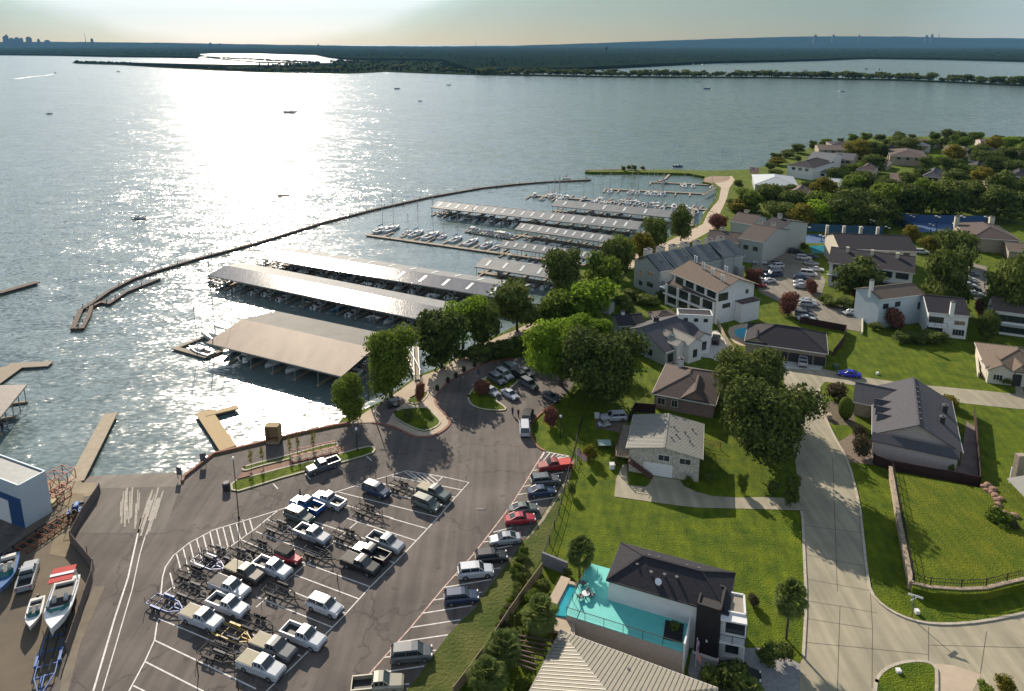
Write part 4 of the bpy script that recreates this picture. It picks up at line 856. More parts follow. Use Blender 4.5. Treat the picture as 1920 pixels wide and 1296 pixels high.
# ---------------------------------------------------------------- covered docks
M_roof = mat('metal_roof', (.19,.20,.21), .6, .0, var=.16, vs=.25, detail=7, spec=.25)
M_glint = mat('bright_metal_roof', (.17,.17,.18), .17, .0, var=.16, vs=.25, detail=7, spec=.18, bump=.25, bs=1.5, stretch=(2.5,.3,1,.2)); M_roofr = mat('rusty_metal_roof', (.135,.085,.055), .6, .0, spec=.3, col2=(.22,.155,.11), vs=.3, stretch=(1,.25,1,.2), detail=7); M_post = mat('dock_post', (.26,.27,.28), .6, .3, var=.1)
M_sky = mat('skylight_panel', (.62,.64,.62), .3, var=.1); M_plank = mat('dock_planks', (.24,.20,.15), .85, var=.25, vs=2); M_fascia = mat('fascia', (.20,.20,.20), .7, var=.1); M_float = mat('float', (.06,.055,.05), .9, var=.2)
def ribs_on(mb, a, b, c, d, sp, w=.07, h=.05):
    """standing seams on the roof plane a-b (eave) d-c (ridge)"""
    a,b,c,d = map(Vector,(a,b,c,d)); n = max(1,int((b-a).length/sp))
    for i in range(n+1):
        t = i/n; p=a.lerp(b,t); q=d.lerp(c,t); mb.bar(p+Vector((0,0,h*.45)), q+Vector((0,0,h*.45)), w, h)
def cdock(P0, P1, P3, label, ze=3.6, rise=1.5, mroof=None, mback=None, sky=0, boats=1, near_boats=True, posts=10, endx=0):
    mroof = mroof or M_roof; Z = WZ+ze
    p0, p1, p3 = G(*P0,Z), G(*P1,Z), G(*P3,Z); u = (p1-p0); L = u.length+endx; u.normalize(); v = Vector((-u.y,u.x,0))
    if (p3-p0).dot(v) < 0: v = -v
    Wd = abs((p3-p0).dot(v)); base = Vector((p0.x,p0.y,0)); t = thing('boathouse', label, 'boathouse', (p0.x,p0.y,WZ))
    Fr = lambda a,b,z: u*a + v*b + Vector((0,0,z))
    e=ze; rg = ze+rise
    sk = MB()
    for (b0,b1) in ((0,Wd/2),(Wd,Wd/2)):
        rf = MB(); A,B,C_,D_ = Fr(0,b0,e),Fr(L,b0,e),Fr(L,b1,rg),Fr(0,b1,rg); rf.slab([A,B,C_,D_], .10)
        ribs_on(rf, A,B,C_,D_, .5, .05, .025); part('roof', rf, (mback or mroof) if b0 else mroof, t)
        if sky:
            n=int(L/sky)
            for i in range(n):
                a0=(i+.5)*sky; t0,t1=.22,.80
                sk=MB(); q=[Fr(a0,b0+(b1-b0)*t0,e+rise*t0+.09),Fr(a0+.95,b0+(b1-b0)*t0,e+rise*t0+.09),Fr(a0+.95,b0+(b1-b0)*t1,e+rise*t1+.09),Fr(a0,b0+(b1-b0)*t1,e+rise*t1+.09)]; part('skylight', sk.slab(q,.05), M_sky, t)
    fa = MB()
    for b in (-.04,Wd+.04): fa.bar(Fr(0,b,e-.18),Fr(L,b,e-.18),.06,.28)
    for a in (.1,L-.1): fa.bar(Fr(a,0,e-.2),Fr(a,Wd/2,rg-.2),.08,.25); fa.bar(Fr(a,Wd,e-.2),Fr(a,Wd/2,rg-.2),.08,.25)
    for i in range(1,int(L/6)): fa.bar(Fr(i*6,0,e-.25),Fr(i*6,Wd,e-.25),.08,.2)
    part('roof_truss', fa, M_fascia, t)
    n = max(4,min(24,int(L/6)))
    for i in range(n+1):
        a = .3+(L-.6)*i/n
        for b in (.5, Wd*.5, Wd-.5): part('post', MB().cyl(Fr(a,b,-.6),Fr(a,b,e-.1 if b!=Wd*.5 else rg-.2),.09,n=6), M_post, t)
    part('walkway', MB().slab([Fr(-1.5,Wd/2-1,.45),Fr(L+2,Wd/2-1,.45),Fr(L+2,Wd/2+1,.45),Fr(-1.5,Wd/2+1,.45)],.4), M_plank, t)
    nf = int(L/6)
    for i in range(nf+1):
        a=.3+(L-.6)*i/max(1,nf); part('finger_pier', MB().slab([Fr(a-.35,.2,.4),Fr(a+.35,.2,.4),Fr(a+.35,Wd-.2,.4),Fr(a-.35,Wd-.2,.4)],.35), M_plank, t)
    if boats:
        side = Wd/2; sc = min(1.15,(side-1.2)/7.0)
        for i in range(nf):
            for s in ((0,1) if near_boats else (0,)):
                if rb.random() < (.72 if s==0 else .35):
                    a=.3+(L-.6)*(i+.5)/max(1,nf)+rb.uniform(-.7,.7); b = side*.5 if s==0 else Wd-side*.5
                    p=base+Fr(a,b,WZ+.25 if rb.random()<.45 else WZ-.3)
                    place(rb.choice(PB), p, math.atan2(v.y,v.x)+(math.pi if rb.random()<.4 else 0), 'motor boat moored under the '+label, 'motor boats under the '+label, sc)
    return t, Fr, base
cdock((386,643),(640,706),(540,588),'rust tinted ribbed roof nearest the camera', mroof=M_roofr, mback=mat('weathered_roof',(.15,.148,.135),.7,spec=.2,var=.15,vs=.2), rise=1.9, ze=4.0, endx=0)
cdock((389,516),(805,603),(470,495),'ribbed roof second from the camera, glinting in the sun', ze=4.0, rise=1.15, mroof=M_glint, mback=M_roof, endx=1)
cdock((490,485),(932,558),(536,463),'long ribbed roof third from the camera', ze=4.0, rise=1.15, mroof=M_glint, mback=M_roof, sky=8, endx=4)
cdock((890,500),(1025,521),(930,484),'short roof right of the third long one', ze=4, sky=6, endx=3)
cdock((934,463),(1095,485),(956,453),'roof in the middle group, nearest of its three', ze=4, sky=3.6, endx=3)
cdock((965,430),(1145,456),(995,421),'roof in the middle group, second of its three', ze=4, sky=3.6)
cdock((807,389),(1195,431),(850,379),'longest roof in the far group', ze=4, sky=4.4)
cdock((1034,386),(1255,408),(1055,375),'farthest roof beside the sailing boats', ze=4, sky=9)
cdock((0,782),(50,721),(-210,782),'dark roof cut by the left edge', ze=4, rise=1, mroof=mat('dark_metal_roof',(.10,.085,.08),.6,.2,var=.1), boats=1)
# open docks
def pier(pts, label, w=1.8, name='floating_pier', fingers=None, m=None, z=.55, group=None, posts=0):
    P = [G(x,y,WZ) for x,y in pts]; t = thing(name, label, 'pier', P[0], 0, group); mb = MB(); Q=[p-P[0] for p in P]
    for a,b in zip(Q,Q[1:]):
        d=(b-a).normalized(); mb.bar(a-d*w*.4+Vector((0,0,z-.12)), b+d*w*.4+Vector((0,0,z-.12+random.uniform(0,.006))), w, .24)
    part('decking', mb, m or M_plank, t)
    fl = MB()
    for a,b in zip(Q,Q[1:]): fl.bar(a+Vector((0,0,z-.5)), b+Vector((0,0,z-.5)), w*.85, .5)
    part('float', fl, M_float, t)
    if posts:
        for a,b in zip(Q,Q[1:]):
            n=max(1,int((b-a).length/posts))
            for i in range(n): p=a.lerp(b,(i+.5)/n); d=(b-a).normalized(); s=Vector((-d.y,d.x,0))*(w/2+.1); part('pile', MB().cyl(p+s-Vector((0,0,.5)),p+s+Vector((0,0,1.7)),.13,n=6), M_post, t)
    if fingers:
        L,sp,sides = fingers
        for a,b in zip(Q,Q[1:]):
            d=(b-a).normalized(); s=Vector((-d.y,d.x,0)); n=int((b-a).length/sp)
            for i in range(n+1):
                p=a+d*(i*sp)
                for q in sides: part('finger_pier', MB().bar(p+Vector((0,0,z-.14)),p+s*q*L+Vector((0,0,z-.14)),.8,.2), m or M_plank, t)
    return t
M_boom = mat('breakwater_timber', (.10,.07,.055), .9, var=.3, vs=1)
pier([(137,620),(152,585),(170,574),(205,549),(250,526),(300,509),(370,488),(480,459),(605,420),(705,394),(805,371.5),(905,354),(960,348),(1020,343),(1107,339)],'long curving floating breakwater fencing the marina',1.25,'floating_breakwater',m=M_boom,z=.8,posts=9)
pier([(137,620),(155,619),(166,598),(172,579),(190,570),(205,573),(237,551),(299,526)],'inner loop at the tip of the breakwater',1.0,'floating_breakwater',m=M_boom,z=.75,posts=8)
pier([(-60,570),(0,553),(67,534)],'short breakwater stub at the left edge',2.2,'floating_breakwater',m=M_boom,z=.8)
pier([(690,443),(937,477),(960,480)],'open sailboat pier in front of the middle roofs',1.8,fingers=(8,6.5,(1,)))
pier([(875,436),(960,450)],'short pier with small boats beside the longest roof',1.6,fingers=(7,5,(1,)))
pier([(996,368),(1140,379),(1310,394),(1338,397)],'nearest open pier of the far sailing basin',1.8,fingers=(8,6.5,(1,-1)))
pier([(1135,356),(1240,361),(1320,365)],'second open pier of the far sailing basin',1.8,fingers=(8,7,(-1,)))
pier([(1220,343),(1345,349)],'farthest open pier with short fingers',1.8,fingers=(7,16,(-1,)),posts=12)
pier([(1100,322.5),(1150,321),(1255,322.5),(1290,326)],'low rocky arm closing the basin at the top',3,'rock_breakwater',m=mat('rock',(.10,.09,.08),.95,var=.3),z=1.2)
pier([(1235,341),(1248,336),(1257,326)],'thin curved walkway to the rocky arm',1.4)
pier([(-40,708),(35,689),(86,686)],'wide L shaped pier at the left edge',2.8); pier([(-20,726),(30,690)],'stem of the pier at the left edge',4.0)
tp = pier([(146,905),(206,787)],'straight concrete courtesy pier by the boat ramp',2.6,m=mat('pier_conc',(.30,.25,.18),.85,var=.15),z=.9)
pier([(425,842),(385,782)],'bent courtesy pier in the glare, stem',3.0,m=mat('pier_wood',(.34,.24,.11),.8,var=.25,vs=3,stretch=(1,4,1)),z=.8); pier([(392,783),(441,771)],'bent courtesy pier in the glare, arm',1.6,m=MATS['pier_wood'],z=.86)
pier([(330,656),(386,672),(430,655)],'little pier around the sailboat at the front boathouse',1.4); pier([(330,656),(375,638),(395,632)],'side arm of the sailboat pier',1.0)
pier([(398,520),(435,535)],'cluttered end pier of the second boathouse',2.5)
pier([(484,496),(512,505)],'cluttered end pier of the third boathouse',2.0)
# gangways
def gangway(a,b,lb,m,w=1.6,name='gangway',za=.4,zb=.2):
    p=G(*a,za); q=G(*b,zb); t=thing(name,lb,'gangway',p); q=q-p; o=Vector((0,0,0)); d=q.normalized(); s=Vector((-d.y,d.x,0)).normalized()*w/2
    part('deck', MB().bar(o,q,w,.12), M_plank if m!=M_rust else m, t); n=max(4,int(q.length/1.2))
    for sg in (-1,1):
        f=MB(); U=Vector((0,0,1.1)); f.bar(s*sg+U,q+s*sg+U,.09); f.bar(s*sg,q+s*sg,.12)
        for i in range(n+1): c=q*(i/n)+s*sg; f.bar(c,c+U,.06); 
        for i in range(n): f.bar(q*(i/n)+s*sg+(U if i%2 else o),q*((i+1)/n)+s*sg+(o if i%2 else U),.05)
        part('truss_rail', f, m, t)
M_redm = mat('red_steel',(.26,.06,.035),.6,.2,var=.3)
gangway((545,862),(632,842),'red steel gangway lying on the island grass',M_redm,2.2,za=.35,zb=.35)
gangway((783,704),(760,660),'gangway down to the front boathouse',M_mast,1.5); gangway((782,712),(779,650),'blue framed gangway by the dark tree',M_mast,1.2,zb=.1)
gangway((1296,424),(1300,392),'gangway at the landward end of the sailing basin',M_mast,1.5); gangway((1342,352),(1318,366),'gangway from the path to the second pier',M_mast,1.5)
# sailboats at the pier
for i,(x,y,mh) in enumerate([(713,437,13),(733,435,13),(762,441,9),(780,444,13),(808,448,14),(829,450,9.5),(855,455,12),(884,460,12),(913,466,12),(932,469,9)]):
    p=G(x,y,WZ); s=mh/12
    place(SB[i%3], p+Vector((0,3.0,-.3)), R(62), ['blue hulled sailboat at the outer end of the open pier','sailboat second from the outer end of the open pier','low masted sailboat third from the outer end','sailboat fourth from the outer end of the open pier','tallest masted sailboat of the open pier','short masted sailboat in the middle of the open pier','sailboat right of the middle of the open pier','sailboat fourth from the roofs on the open pier','sailboat near the roofs on the open pier','sailboat tucked against the middle roofs'][i],'sailboats on the open pier',s)
for i in range(40):
    t=rb.random(); row=i%4
    if row<2: x=1000+t*325; y=369+t*28+(-3.2 if row else 3.0)
    elif row==2: x=1140+t*175; y=357+t*9+3.0
    else: x=1225+t*110; y=344+t*6+2.5
    if row==3 and i>12: row=0; x=1010+t*300; y=366+t*26
    place(rb.choice(SB), G(x,y,WZ)+Vector((0,0,-.3)), R(70+rb.uniform(-8,8)), 'small sailboat in the far sailing basin, one of many alike','sailboats in the far basin', rb.uniform(.72,1.0))
for i in range(22):
    t=i/21; place(rb.choice(PB), G(1003+t*320,371+t*26+(2.5 if i%2 else -2.5),WZ)+Vector((0,0,-.25)), R(72), 'covered small motor boat in the far sailing basin','motor boats in the far basin', .8)
for i in range(12):
    t=i/11; place(rb.choice(PB), G(880+t*78,433+t*13,WZ)+Vector((0,0,-.25)), R(70), 'small motor boat on the short pier beside the longest roof','motor boats on the short pier', .85)
place(SB[0], G(376,662,WZ)+Vector((0,0,-.3)), R(150), 'sailboat moored at the little pier of the front boathouse', None, 1.0)
place(SB[1], G(412,640,WZ)+Vector((0,0,-.3)), R(150), 'tall masted sailboat behind the corner of the front boathouse', None, 1.5)
place(SB[2], G(1062,336,WZ)+Vector((0,0,-.3)), R(10), 'lone sailboat outside the end of the breakwater', None, .7)
for a in ((406,529),(414,532),(498,499),(1245,344)): place(rb.choice(PB), G(*a,WZ), R(60), 'motor boat at the cluttered pier end by %s'%('the second boathouse' if a[0]<420 else 'the third boathouse' if a[0]<500 else 'the farthest pier'), 'motor boats at pier ends', .9)
# boats out on the lake
for (x,y,s,rz,lb,k) in [(545,212,1.9,0,'dark motor yacht out in the sun glare',3),(259,410,.95,180,'speed boat throwing spray left of the glare',0),(222,135,1.3,0,'tiny far boat in the upper glare',1),(103,137,1.3,150,'far boat pulling a white wake at left',2),(92,214,1.0,190,'small dark boat at left in the sparkle',2),
     (745,167,1.5,0,'distant boat right of the glare, nearer the causeway',2),(842,160,1.2,0,'distant lone boat right of the glare',1),(788,190,.9,0,'distant boat between the glare and open water',2),(1325,167,1.8,180,'dark boat below the causeway trees',2),(1308,154,1.5,180,'small white boat close to the causeway',0),(1579,172,1.6,0,'motor boat with a short white wake at upper right',1),
     (1272,313,1.0,0,'dark boat just off the rocky arm',2),(190,781,.01,0,'',0)]:
    if lb: place(PB[k], G(x,y,WZ)+Vector((0,0,-.1)), R(rz), lb, None, s)
for i,(x,y) in enumerate([(1042,128.4),(1150,126.5),(1228,124),(1300,121.5),(1327,128),(1317,121.5),(1362,121),(1475,115.2),(1523,117),(1509,132),(1624,130),(1648,131),(1649,125),(1093,131)]):
    place(PB[i%4], G(x,y,WZ), R(20*i), 'tiny boat on the back bay beyond the causeway','boats on the back bay', 1.8)
def wake(pts,w,nm='wake'):
    mb=MB(); P=[G(x,y,WZ) for x,y in pts]
    for i,(a,b) in enumerate(zip(P,P[1:])):
        d=(b-a).normalized(); s=Vector((-d.y,d.x,0)); mb.add([a+s*w*(i+1),a-s*w*(i+1),b-s*w*(i+2),b+s*w*(i+2)],[(0,1,2,3)])
    mb.v=[v+Vector((0,0,.06)) for v in mb.v]; struct('wake_foam', mb, M_foam)
wake([(100,139),(85,142),(60,144),(30,148)],1.2); wake([(1577,172.2),(1571,172.3)],1.5); wake([(262,411),(285,408),(322,403)],.5)
single('drift_log', MB().cyl(G(521,368,WZ),G(544,367.5,WZ),.8,.6), M_boom, 'long dark drifting log in the sun glare','log', loc=G(521,368,WZ))
# yard boats
yb = powerboat(9.5, M_gel, None, name='cabin_cruiser')
p=G(118,1162); yb.location=p+Vector((0,0,1.2)); yb.rotation_euler=(0,0,ang(115,1150,-.30,1)); yb['label']='large white cabin cruiser with a red canopy in the boat yard'; yb['category']='boat'
part('canopy', MB().slab([(-4.3,-1.35,3.4),(-1.2,-1.35,3.6),(-1.2,1.35,3.6),(-4.3,1.35,3.4)],.12), M_canr, yb)
part('canopy_stripe', MB().slab([(-2.9,-1.36,3.60),(-2.4,-1.36,3.63),(-2.4,1.36,3.63),(-2.9,1.36,3.60)],.06), M_gel, yb)
part('radar_arch', MB().bar((-3.6,-1.4,1.5),(-3.2,-1.4,3.4),.14).bar((-3.6,1.4,1.5),(-3.2,1.4,3.4),.14).bar((-3.2,-1.4,3.3),(-3.2,1.4,3.3),.2), M_gel, yb)
part('deck_hatch', MB().box(1.5,-.45,1.6,2.3,.45,1.66), M_deckw, yb)
part('trailer', MB().bar((-4,-.9,-.5),(4,-.9,-.5),.15).bar((-4,.9,-.5),(4,.9,-.5),.15).bar((-3,-1.1,-.5),(-3,1.1,-.5),.15).bar((2,-1.0,-.5),(2,1.0,-.5),.15).cyl((-1.5,-1.1,-.8),(-1.5,1.1,-.8),.38).cyl((-2.5,-1.1,-.8),(-2.5,1.1,-.8),.38), M_blk, yb)
place(PB[0], G(67,1165)+Vector((0,0,.6)), ang(67,1160,-.25,1), 'small white runabout beside the large cabin cruiser', None, .85)
place(PB[2], G(15,1092)+Vector((0,0,.7)), ang(15,1092,-.25,1), 'open white boat at the left edge of the yard', None, 1.25)
lt = trailer(M_tblu, 8.5); lt.location=G(90,1255)+Vector((0,0,.05)); lt.rotation_euler=(0,0,ang(90,1255,-.25,1)); lt['label']='long blue boat trailer lying below the cabin cruiser'; lt.scale=(1.1,1.1,1.1)
def tractor():
    t=thing('tractor','blue tractor parked by the yard fence','tractor',G(143,968)+Vector((0,0,.07)),ang(143,965,.3,-1))
    part('hood', loftx(MB(),[(1.9,.3,.7,1.25,.08),(1.7,.36,.65,1.45,.08),(.3,.4,.7,1.5,.08)]), paint(COLS['blue'],'blue'), t)
    part('seat', MB().box(-.9,-.25,1.1,-.4,.25,1.25).box(-1.0,-.25,1.2,-.9,.25,1.7), M_blk, t)
    part('mudguard', MB().box(-1.3,-1.0,1.35,-.1,-.55,1.45).box(-1.3,.55,1.35,-.1,1.0,1.45), paint(COLS['blue'],'blue'), t)
    f=MB()
    for s in (-1,1): f.bar((-1.1,s*.6,1.3),(-1.1,s*.6,2.5),.07)
    f.bar((-1.1,-.6,2.5),(-1.1,.6,2.5),.07); part('roll_bar', f, M_blk, t)
    part('front_loader', MB().box(2.1,-.8,.4,2.5,.8,.9), M_galv, t)
    for s in (-1,1): wheel(t,-.7,s*.78,.75); wheel(t,1.4,s*.62,.42)
tractor()
def rack(lb,x,y,n,m,L=4,W_=2,H_=1.4,rz=.2):
    t=thing('steel_cradle',lb,'boat cradle',G(x,y)+Vector((0,0,.08)),rz); f=MB()
    for i in range(n):
        a=-L/2+L*i/max(1,n-1); f.bar((a,-W_/2,0),(a,-W_/2,H_),.1); f.bar((a,W_/2,0),(a,W_/2,H_),.1); f.bar((a,-W_/2,H_),(a,W_/2,H_),.09); f.bar((a,-W_/2,0),(a,W_/2,H_),.06)
    for s in (-1,1): f.bar((-L/2,s*W_/2,.1),(L/2,s*W_/2,.1),.1); f.bar((-L/2,s*W_/2,H_),(L/2,s*W_/2,H_),.1)
    part('frame', f, m, t)
rack('orange rusty steel cradles stacked at the shore by the blue building',100,912,5,M_redm,6,3,1.8,R(70)); rack('rusty cradle beside the tractor',113,935,3,M_redm,2.5,2,1.6,R(70))
rack('long dark steel frame along the blue building',93,1000,9,M_rust,9,2.2,.6,R(72)); rack('low dark frame with rollers next to the blue building',62,1010,6,M_tblk,9,1.2,.5,R(72))
jon = hull(5,1.5,.6); single('dinghy', jon, mat('olive_paint',(.20,.17,.05),.6,var=.3), 'narrow olive dinghy leaning beside the blue building','boat').location=G(85,958)+Vector((0,0,.3)); bpy.context.scene.collection.objects['dinghy'].rotation_euler=(0,0,R(70))
# ---------------------------------------------------------------- buildings
def shingle(name, c):
    m = mat(name, c, .9, var=.22, vs=3, bump=.6, bs=12, spec=.2, detail=8); return m
S_dark = shingle('dark_shingles', (.036,.033,.040)); S_grey = shingle('grey_shingles', (.080,.080,.092)); S_brown = shingle('brown_shingles', (.095,.075,.070)); S_tan = shingle('tan_shingles', (.145,.112,.090)); S_black = shingle('charcoal_shingles', (.03,.029,.036)); S_blue = shingle('slate_shingles', (.125,.14,.15))
W_white = mat('white_wall', (.62,.63,.63), .8, var=.05, vs=1); W_stone = mat('pale_stone', (.28,.26,.22), .9, col2=(.52,.49,.43), vs=2.2, bump=1, bs=3, detail=3); W_brick = mat('house_brick', (.17,.115,.10), .9, col2=(.25,.18,.16), vs=2.5, detail=6); W_grey = mat('grey_stucco', (.30,.33,.33), .85, var=.08)
W_tan = mat('tan_stone', (.30,.25,.19), .9, var=.2, vs=2); W_cream = mat('cream_stucco', (.50,.46,.38), .85, var=.06); W_pink = mat('pale_brick', (.36,.31,.29), .9, col2=(.46,.41,.38), vs=4); W_black = mat('black_cladding', (.012,.010,.012), .7, var=.2)
W_blue = mat('pale_blue_metal', (.42,.50,.56), .5, .1, var=.06, vs=2); W_navy = mat('navy_metal', (.02,.07,.19), .4, .1, var=.06)
M_win = mat('window_glass', (.025,.032,.038), .06, var=0, spec=.9); M_frame = mat('window_frame', (.55,.55,.53), .6, var=0); M_dframe = mat('dark_frame', (.03,.03,.03), .5, var=0)
R_white = mat('white_seam_roof', (.30,.295,.265), .7, .0, spec=.2, var=.08); R_cream = mat('cream_seam_roof', (.25,.235,.195), .7, .0, spec=.2, var=.08); R_rib = mat('dark_seam', (.20,.19,.17), .5, .3, var=.05)  # raised seams and ridge caps, a darker tone than the roof sheets
def clip_lines(A, e, s, poly2, sp):
    out = []; us = [q[0] for q in poly2]; u = math.floor(min(us)/sp)*sp + sp/2
    while u < max(us):
        ys = []
        for i in range(len(poly2)):
            a,b = poly2[i], poly2[(i+1)%len(poly2)]
            if (a[0]-u)*(b[0]-u) < 0: ys.append(a[1]+(b[1]-a[1])*(u-a[0])/(b[0]-a[0]))
        if len(ys) >= 2: out.append((A+e*u+s*min(ys), A+e*u+s*max(ys)))
        u += sp
    return out
class House:
    def __init__(s, name, label, cat, P0, P1, P3, ze, rise, kind, wallm, roofm, z0=0, over=.5, dist=None, ribs=0, wallname='wall', group=None, ribm=None, L=None, D=None):
        s.t = None; s.name=name; s.label=label; s.cat=cat; s.wm=wallm; s.group=group
        p0 = G(*P0, ze); s.base = Vector((p0.x,p0.y,z0)); s.t = thing(name, label, cat, s.base, 0, group)
        s.n = 0; s.block(P0,P1,P3,ze,rise,kind,wallm,roofm,z0,over,ribs,ribm,L,D)
    def block(s, P0,P1,P3,ze,rise,kind,wallm,roofm,z0=0,over=.5,ribs=0,ribm=None,L=None,D=None,zb=None):
        p0,p1,p3 = G(*P0,ze),G(*P1,ze),G(*P3,ze); u=(p1-p0); LL=L or u.length; u=u.normalized(); v=Vector((-u.y,u.x,0))
        if (p3-p0).dot(v)<0: v=-v
        DD = D or abs((p3-p0).dot(v)); o = over; s.n += 1; eps=.012*s.n
        # roof corners are given: walls stand inside by the overhang
        s.u,s.v,s.L,s.D,s.ze,s.z0,s.o,s.rise,s.kind = u,v,LL,DD,ze,z0,o,rise,kind
        s.org = p0 - Vector((0,0,ze)) - s.base + Vector((0,0,s.base.z)) ; s.org.z = -s.base.z
        F = s.F
        wz0 = (zb if zb is not None else z0); x0,x1,y0,y1=o,LL-o,o,DD-o; w=MB()
        slope = rise/(DD/2) if kind in('gable_u','hip') else rise/(LL/2) if kind=='gable_v' else rise/max(DD,.1)
        zt = ze + (o*slope if kind in('gable_u','gable_v') else o*rise/(min(LL,DD)/2) if kind=='hip' else 0) - .12
        if kind=='flat':
            w.slab([F(0,0,ze-.15),F(LL,0,ze-.15),F(LL,DD,ze-.15),F(0,DD,ze-.15)], ze-.15-wz0)
            for a,b in ((F(.1,.1,ze),F(LL-.1,.1,ze)),(F(LL-.1,.1,ze),F(LL-.1,DD-.1,ze)),(F(LL-.1,DD-.1,ze),F(.1,DD-.1,ze)),(F(.1,DD-.1,ze),F(.1,.1,ze))): w.bar(a+Vector((0,0,-.05)),b+Vector((0,0,-.05)),.22,.4)
            part('wall', w, wallm, s.t)
            part('roof', MB().slab([F(.2,.2,ze-.05),F(LL-.2,.2,ze-.05),F(LL-.2,DD-.2,ze-.05),F(.2,DD-.2,ze-.05)],.09), roofm, s.t); return s
        w.slab([F(x0,y0,zt),F(x1,y0,zt),F(x1,y1,zt),F(x0,y1,zt)], zt-wz0)
        if kind=='gable_u':
            for x in (x0,x1-.15):
                a,b,c = F(x,y0,zt-.02),F(x,y1,zt-.02),F(x,DD/2,ze+rise-.2); w.add([a,b,c,a+u*.15,b+u*.15,c+u*.15],[(0,2,1),(3,4,5),(0,1,4,3),(1,2,5,4),(2,0,3,5)])
        if kind=='gable_v':
            for y in (y0,y1-.15):
                a,b,c = F(x0,y,zt-.02),F(x1,y,zt-.02),F(LL/2,y,ze+rise-.2); w.add([a,b,c,a+v*.15,b+v*.15,c+v*.15],[(0,1,2),(3,5,4),(0,3,4,1),(1,4,5,2),(2,5,3,0)])
        part('wall', w, wallm, s.t)
        fs=[]
        if kind=='gable_u': h=ze+rise; fs=[[F(0,0,ze),F(LL,0,ze),F(LL,DD/2,h),F(0,DD/2,h)],[F(LL,DD,ze),F(0,DD,ze),F(0,DD/2,h),F(LL,DD/2,h)]]
        elif kind=='gable_v': h=ze+rise; fs=[[F(0,0,ze),F(0,DD,ze),F(LL/2,DD,h),F(LL/2,0,h)],[F(LL,DD,ze),F(LL,0,ze),F(LL/2,0,h),F(LL/2,DD,h)]]
        elif kind=='shed': h=ze+rise; fs=[[F(0,0,ze),F(LL,0,ze),F(LL,DD,h),F(0,DD,h)]]; 
        elif kind=='hip':
            m=min(LL,DD)/2; h=ze+rise
            if LL>=DD: a,b=F(m,DD/2,h),F(LL-m,DD/2,h); fs=[[F(0,0,ze),F(LL,0,ze),b,a],[F(LL,DD,ze),F(0,DD,ze),a,b],[F(0,DD,ze),F(0,0,ze),a],[F(LL,0,ze),F(LL,DD,ze),b]]
            else: a,b=F(LL/2,m,h),F(LL/2,DD-m,h); fs=[[F(0,DD,ze),F(0,0,ze),a,b],[F(LL,0,ze),F(LL,DD,ze),b,a],[F(0,0,ze),F(LL,0,ze),a],[F(LL,DD,ze),F(0,DD,ze),b]]
        rf=MB(); rb_=MB()
        for f in fs:
            rf.slab([q+Vector((0,0,eps)) for q in f], .16)
            e=(f[1]-f[0]).normalized()
            if ribs:
                nn=e.cross(f[2]-f[0]).normalized(); sdir=nn.cross(e)
                if sdir.z<0: sdir=-sdir
                if nn.z<0: nn=-nn
                p2=[((q-f[0]).dot(e),(q-f[0]).dot(sdir)) for q in f]
                for a,b in clip_lines(f[0],e,sdir,p2,ribs):
                    if (b-a).length>.3: rb_.bar(a+nn*.03+Vector((0,0,eps)),b+nn*.03+Vector((0,0,eps)),.06,.045)
        if kind=='shed':
            w2=MB().slab([F(x0,y0,zt),F(x1,y0,zt),F(x1,y1,ze+rise-.2),F(x0,y1,ze+rise-.2)],.1); 
            for a,b,c,d in ((F(x0,y1,wz0),F(x1,y1,wz0),F(x1,y1,ze+rise-.15),F(x0,y1,ze+rise-.15)),(F(x0,y0,wz0),F(x0,y1,wz0),F(x0,y1,ze+rise-.15),F(x0,y0,ze-.1)),(F(x1,y0,wz0),F(x1,y1,wz0),F(x1,y1,ze+rise-.15),F(x1,y0,ze-.1))): w2.add([a,b,c,d],[(0,1,2,3)])
            part('wall',w2,wallm,s.t)
        r=part('roof', rf, roofm, s.t)
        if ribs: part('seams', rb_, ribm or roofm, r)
        cap=MB()
        if kind!='shed':
            if kind=='gable_u': cap.bar(F(0,DD/2,ze+rise+.04),F(LL,DD/2,ze+rise+.04),.3,.08)
            if kind=='gable_v': cap.bar(F(LL/2,0,ze+rise+.04),F(LL/2,DD,ze+rise+.04),.3,.08)
            if kind=='hip': 
                cap.bar(a+Vector((0,0,.05)),b+Vector((0,0,.05)),.3,.08)
                for q in (F(0,0,ze),F(LL,0,ze),F(LL,DD,ze),F(0,DD,ze)):
                    e_ = a if (q-a).length < (q-b).length else b; cap.bar(q+Vector((0,0,.04)),e_+Vector((0,0,.05)),.22,.07)
            if cap.v: part('ridge_cap', cap, ribm or roofm, r)
        gt=MB()
        for a_,b_ in ((F(0,-.03,ze-.1),F(LL,-.03,ze-.1)),(F(0,DD+.03,ze-.1),F(LL,DD+.03,ze-.1)),(F(-.03,0,ze-.1),F(-.03,DD,ze-.1)),(F(LL+.03,0,ze-.1),F(LL+.03,DD,ze-.1))):
            k_=gt
            if kind=='gable_u' and abs((b_-a_).normalized().dot(v))>.9: continue
            if kind=='gable_v' and abs((b_-a_).normalized().dot(u))>.9: continue
            if kind=='shed': continue
            gt.bar(a_,b_,.08,.2)
        if gt.v: part('fascia', gt, M_frame if roofm not in (S_black,) else M_dframe, s.t)
        return s
    def F(s,a,b,z): return s.org + s.u*a + s.v*b + Vector((0,0,z))
    def side(s, side, a, z, off):
        o=s.o; L,D=s.L,s.D
        if side=='f': return s.F(o+(L-2*o)*a, o-off, z), s.u
        if side=='b': return s.F(o+(L-2*o)*a, D-o+off, z), s.u
        if side=='l': return s.F(o-off, o+(D-2*o)*a, z), s.v
        if side=='r': return s.F(L-o+off, o+(D-2*o)*a, z), s.v
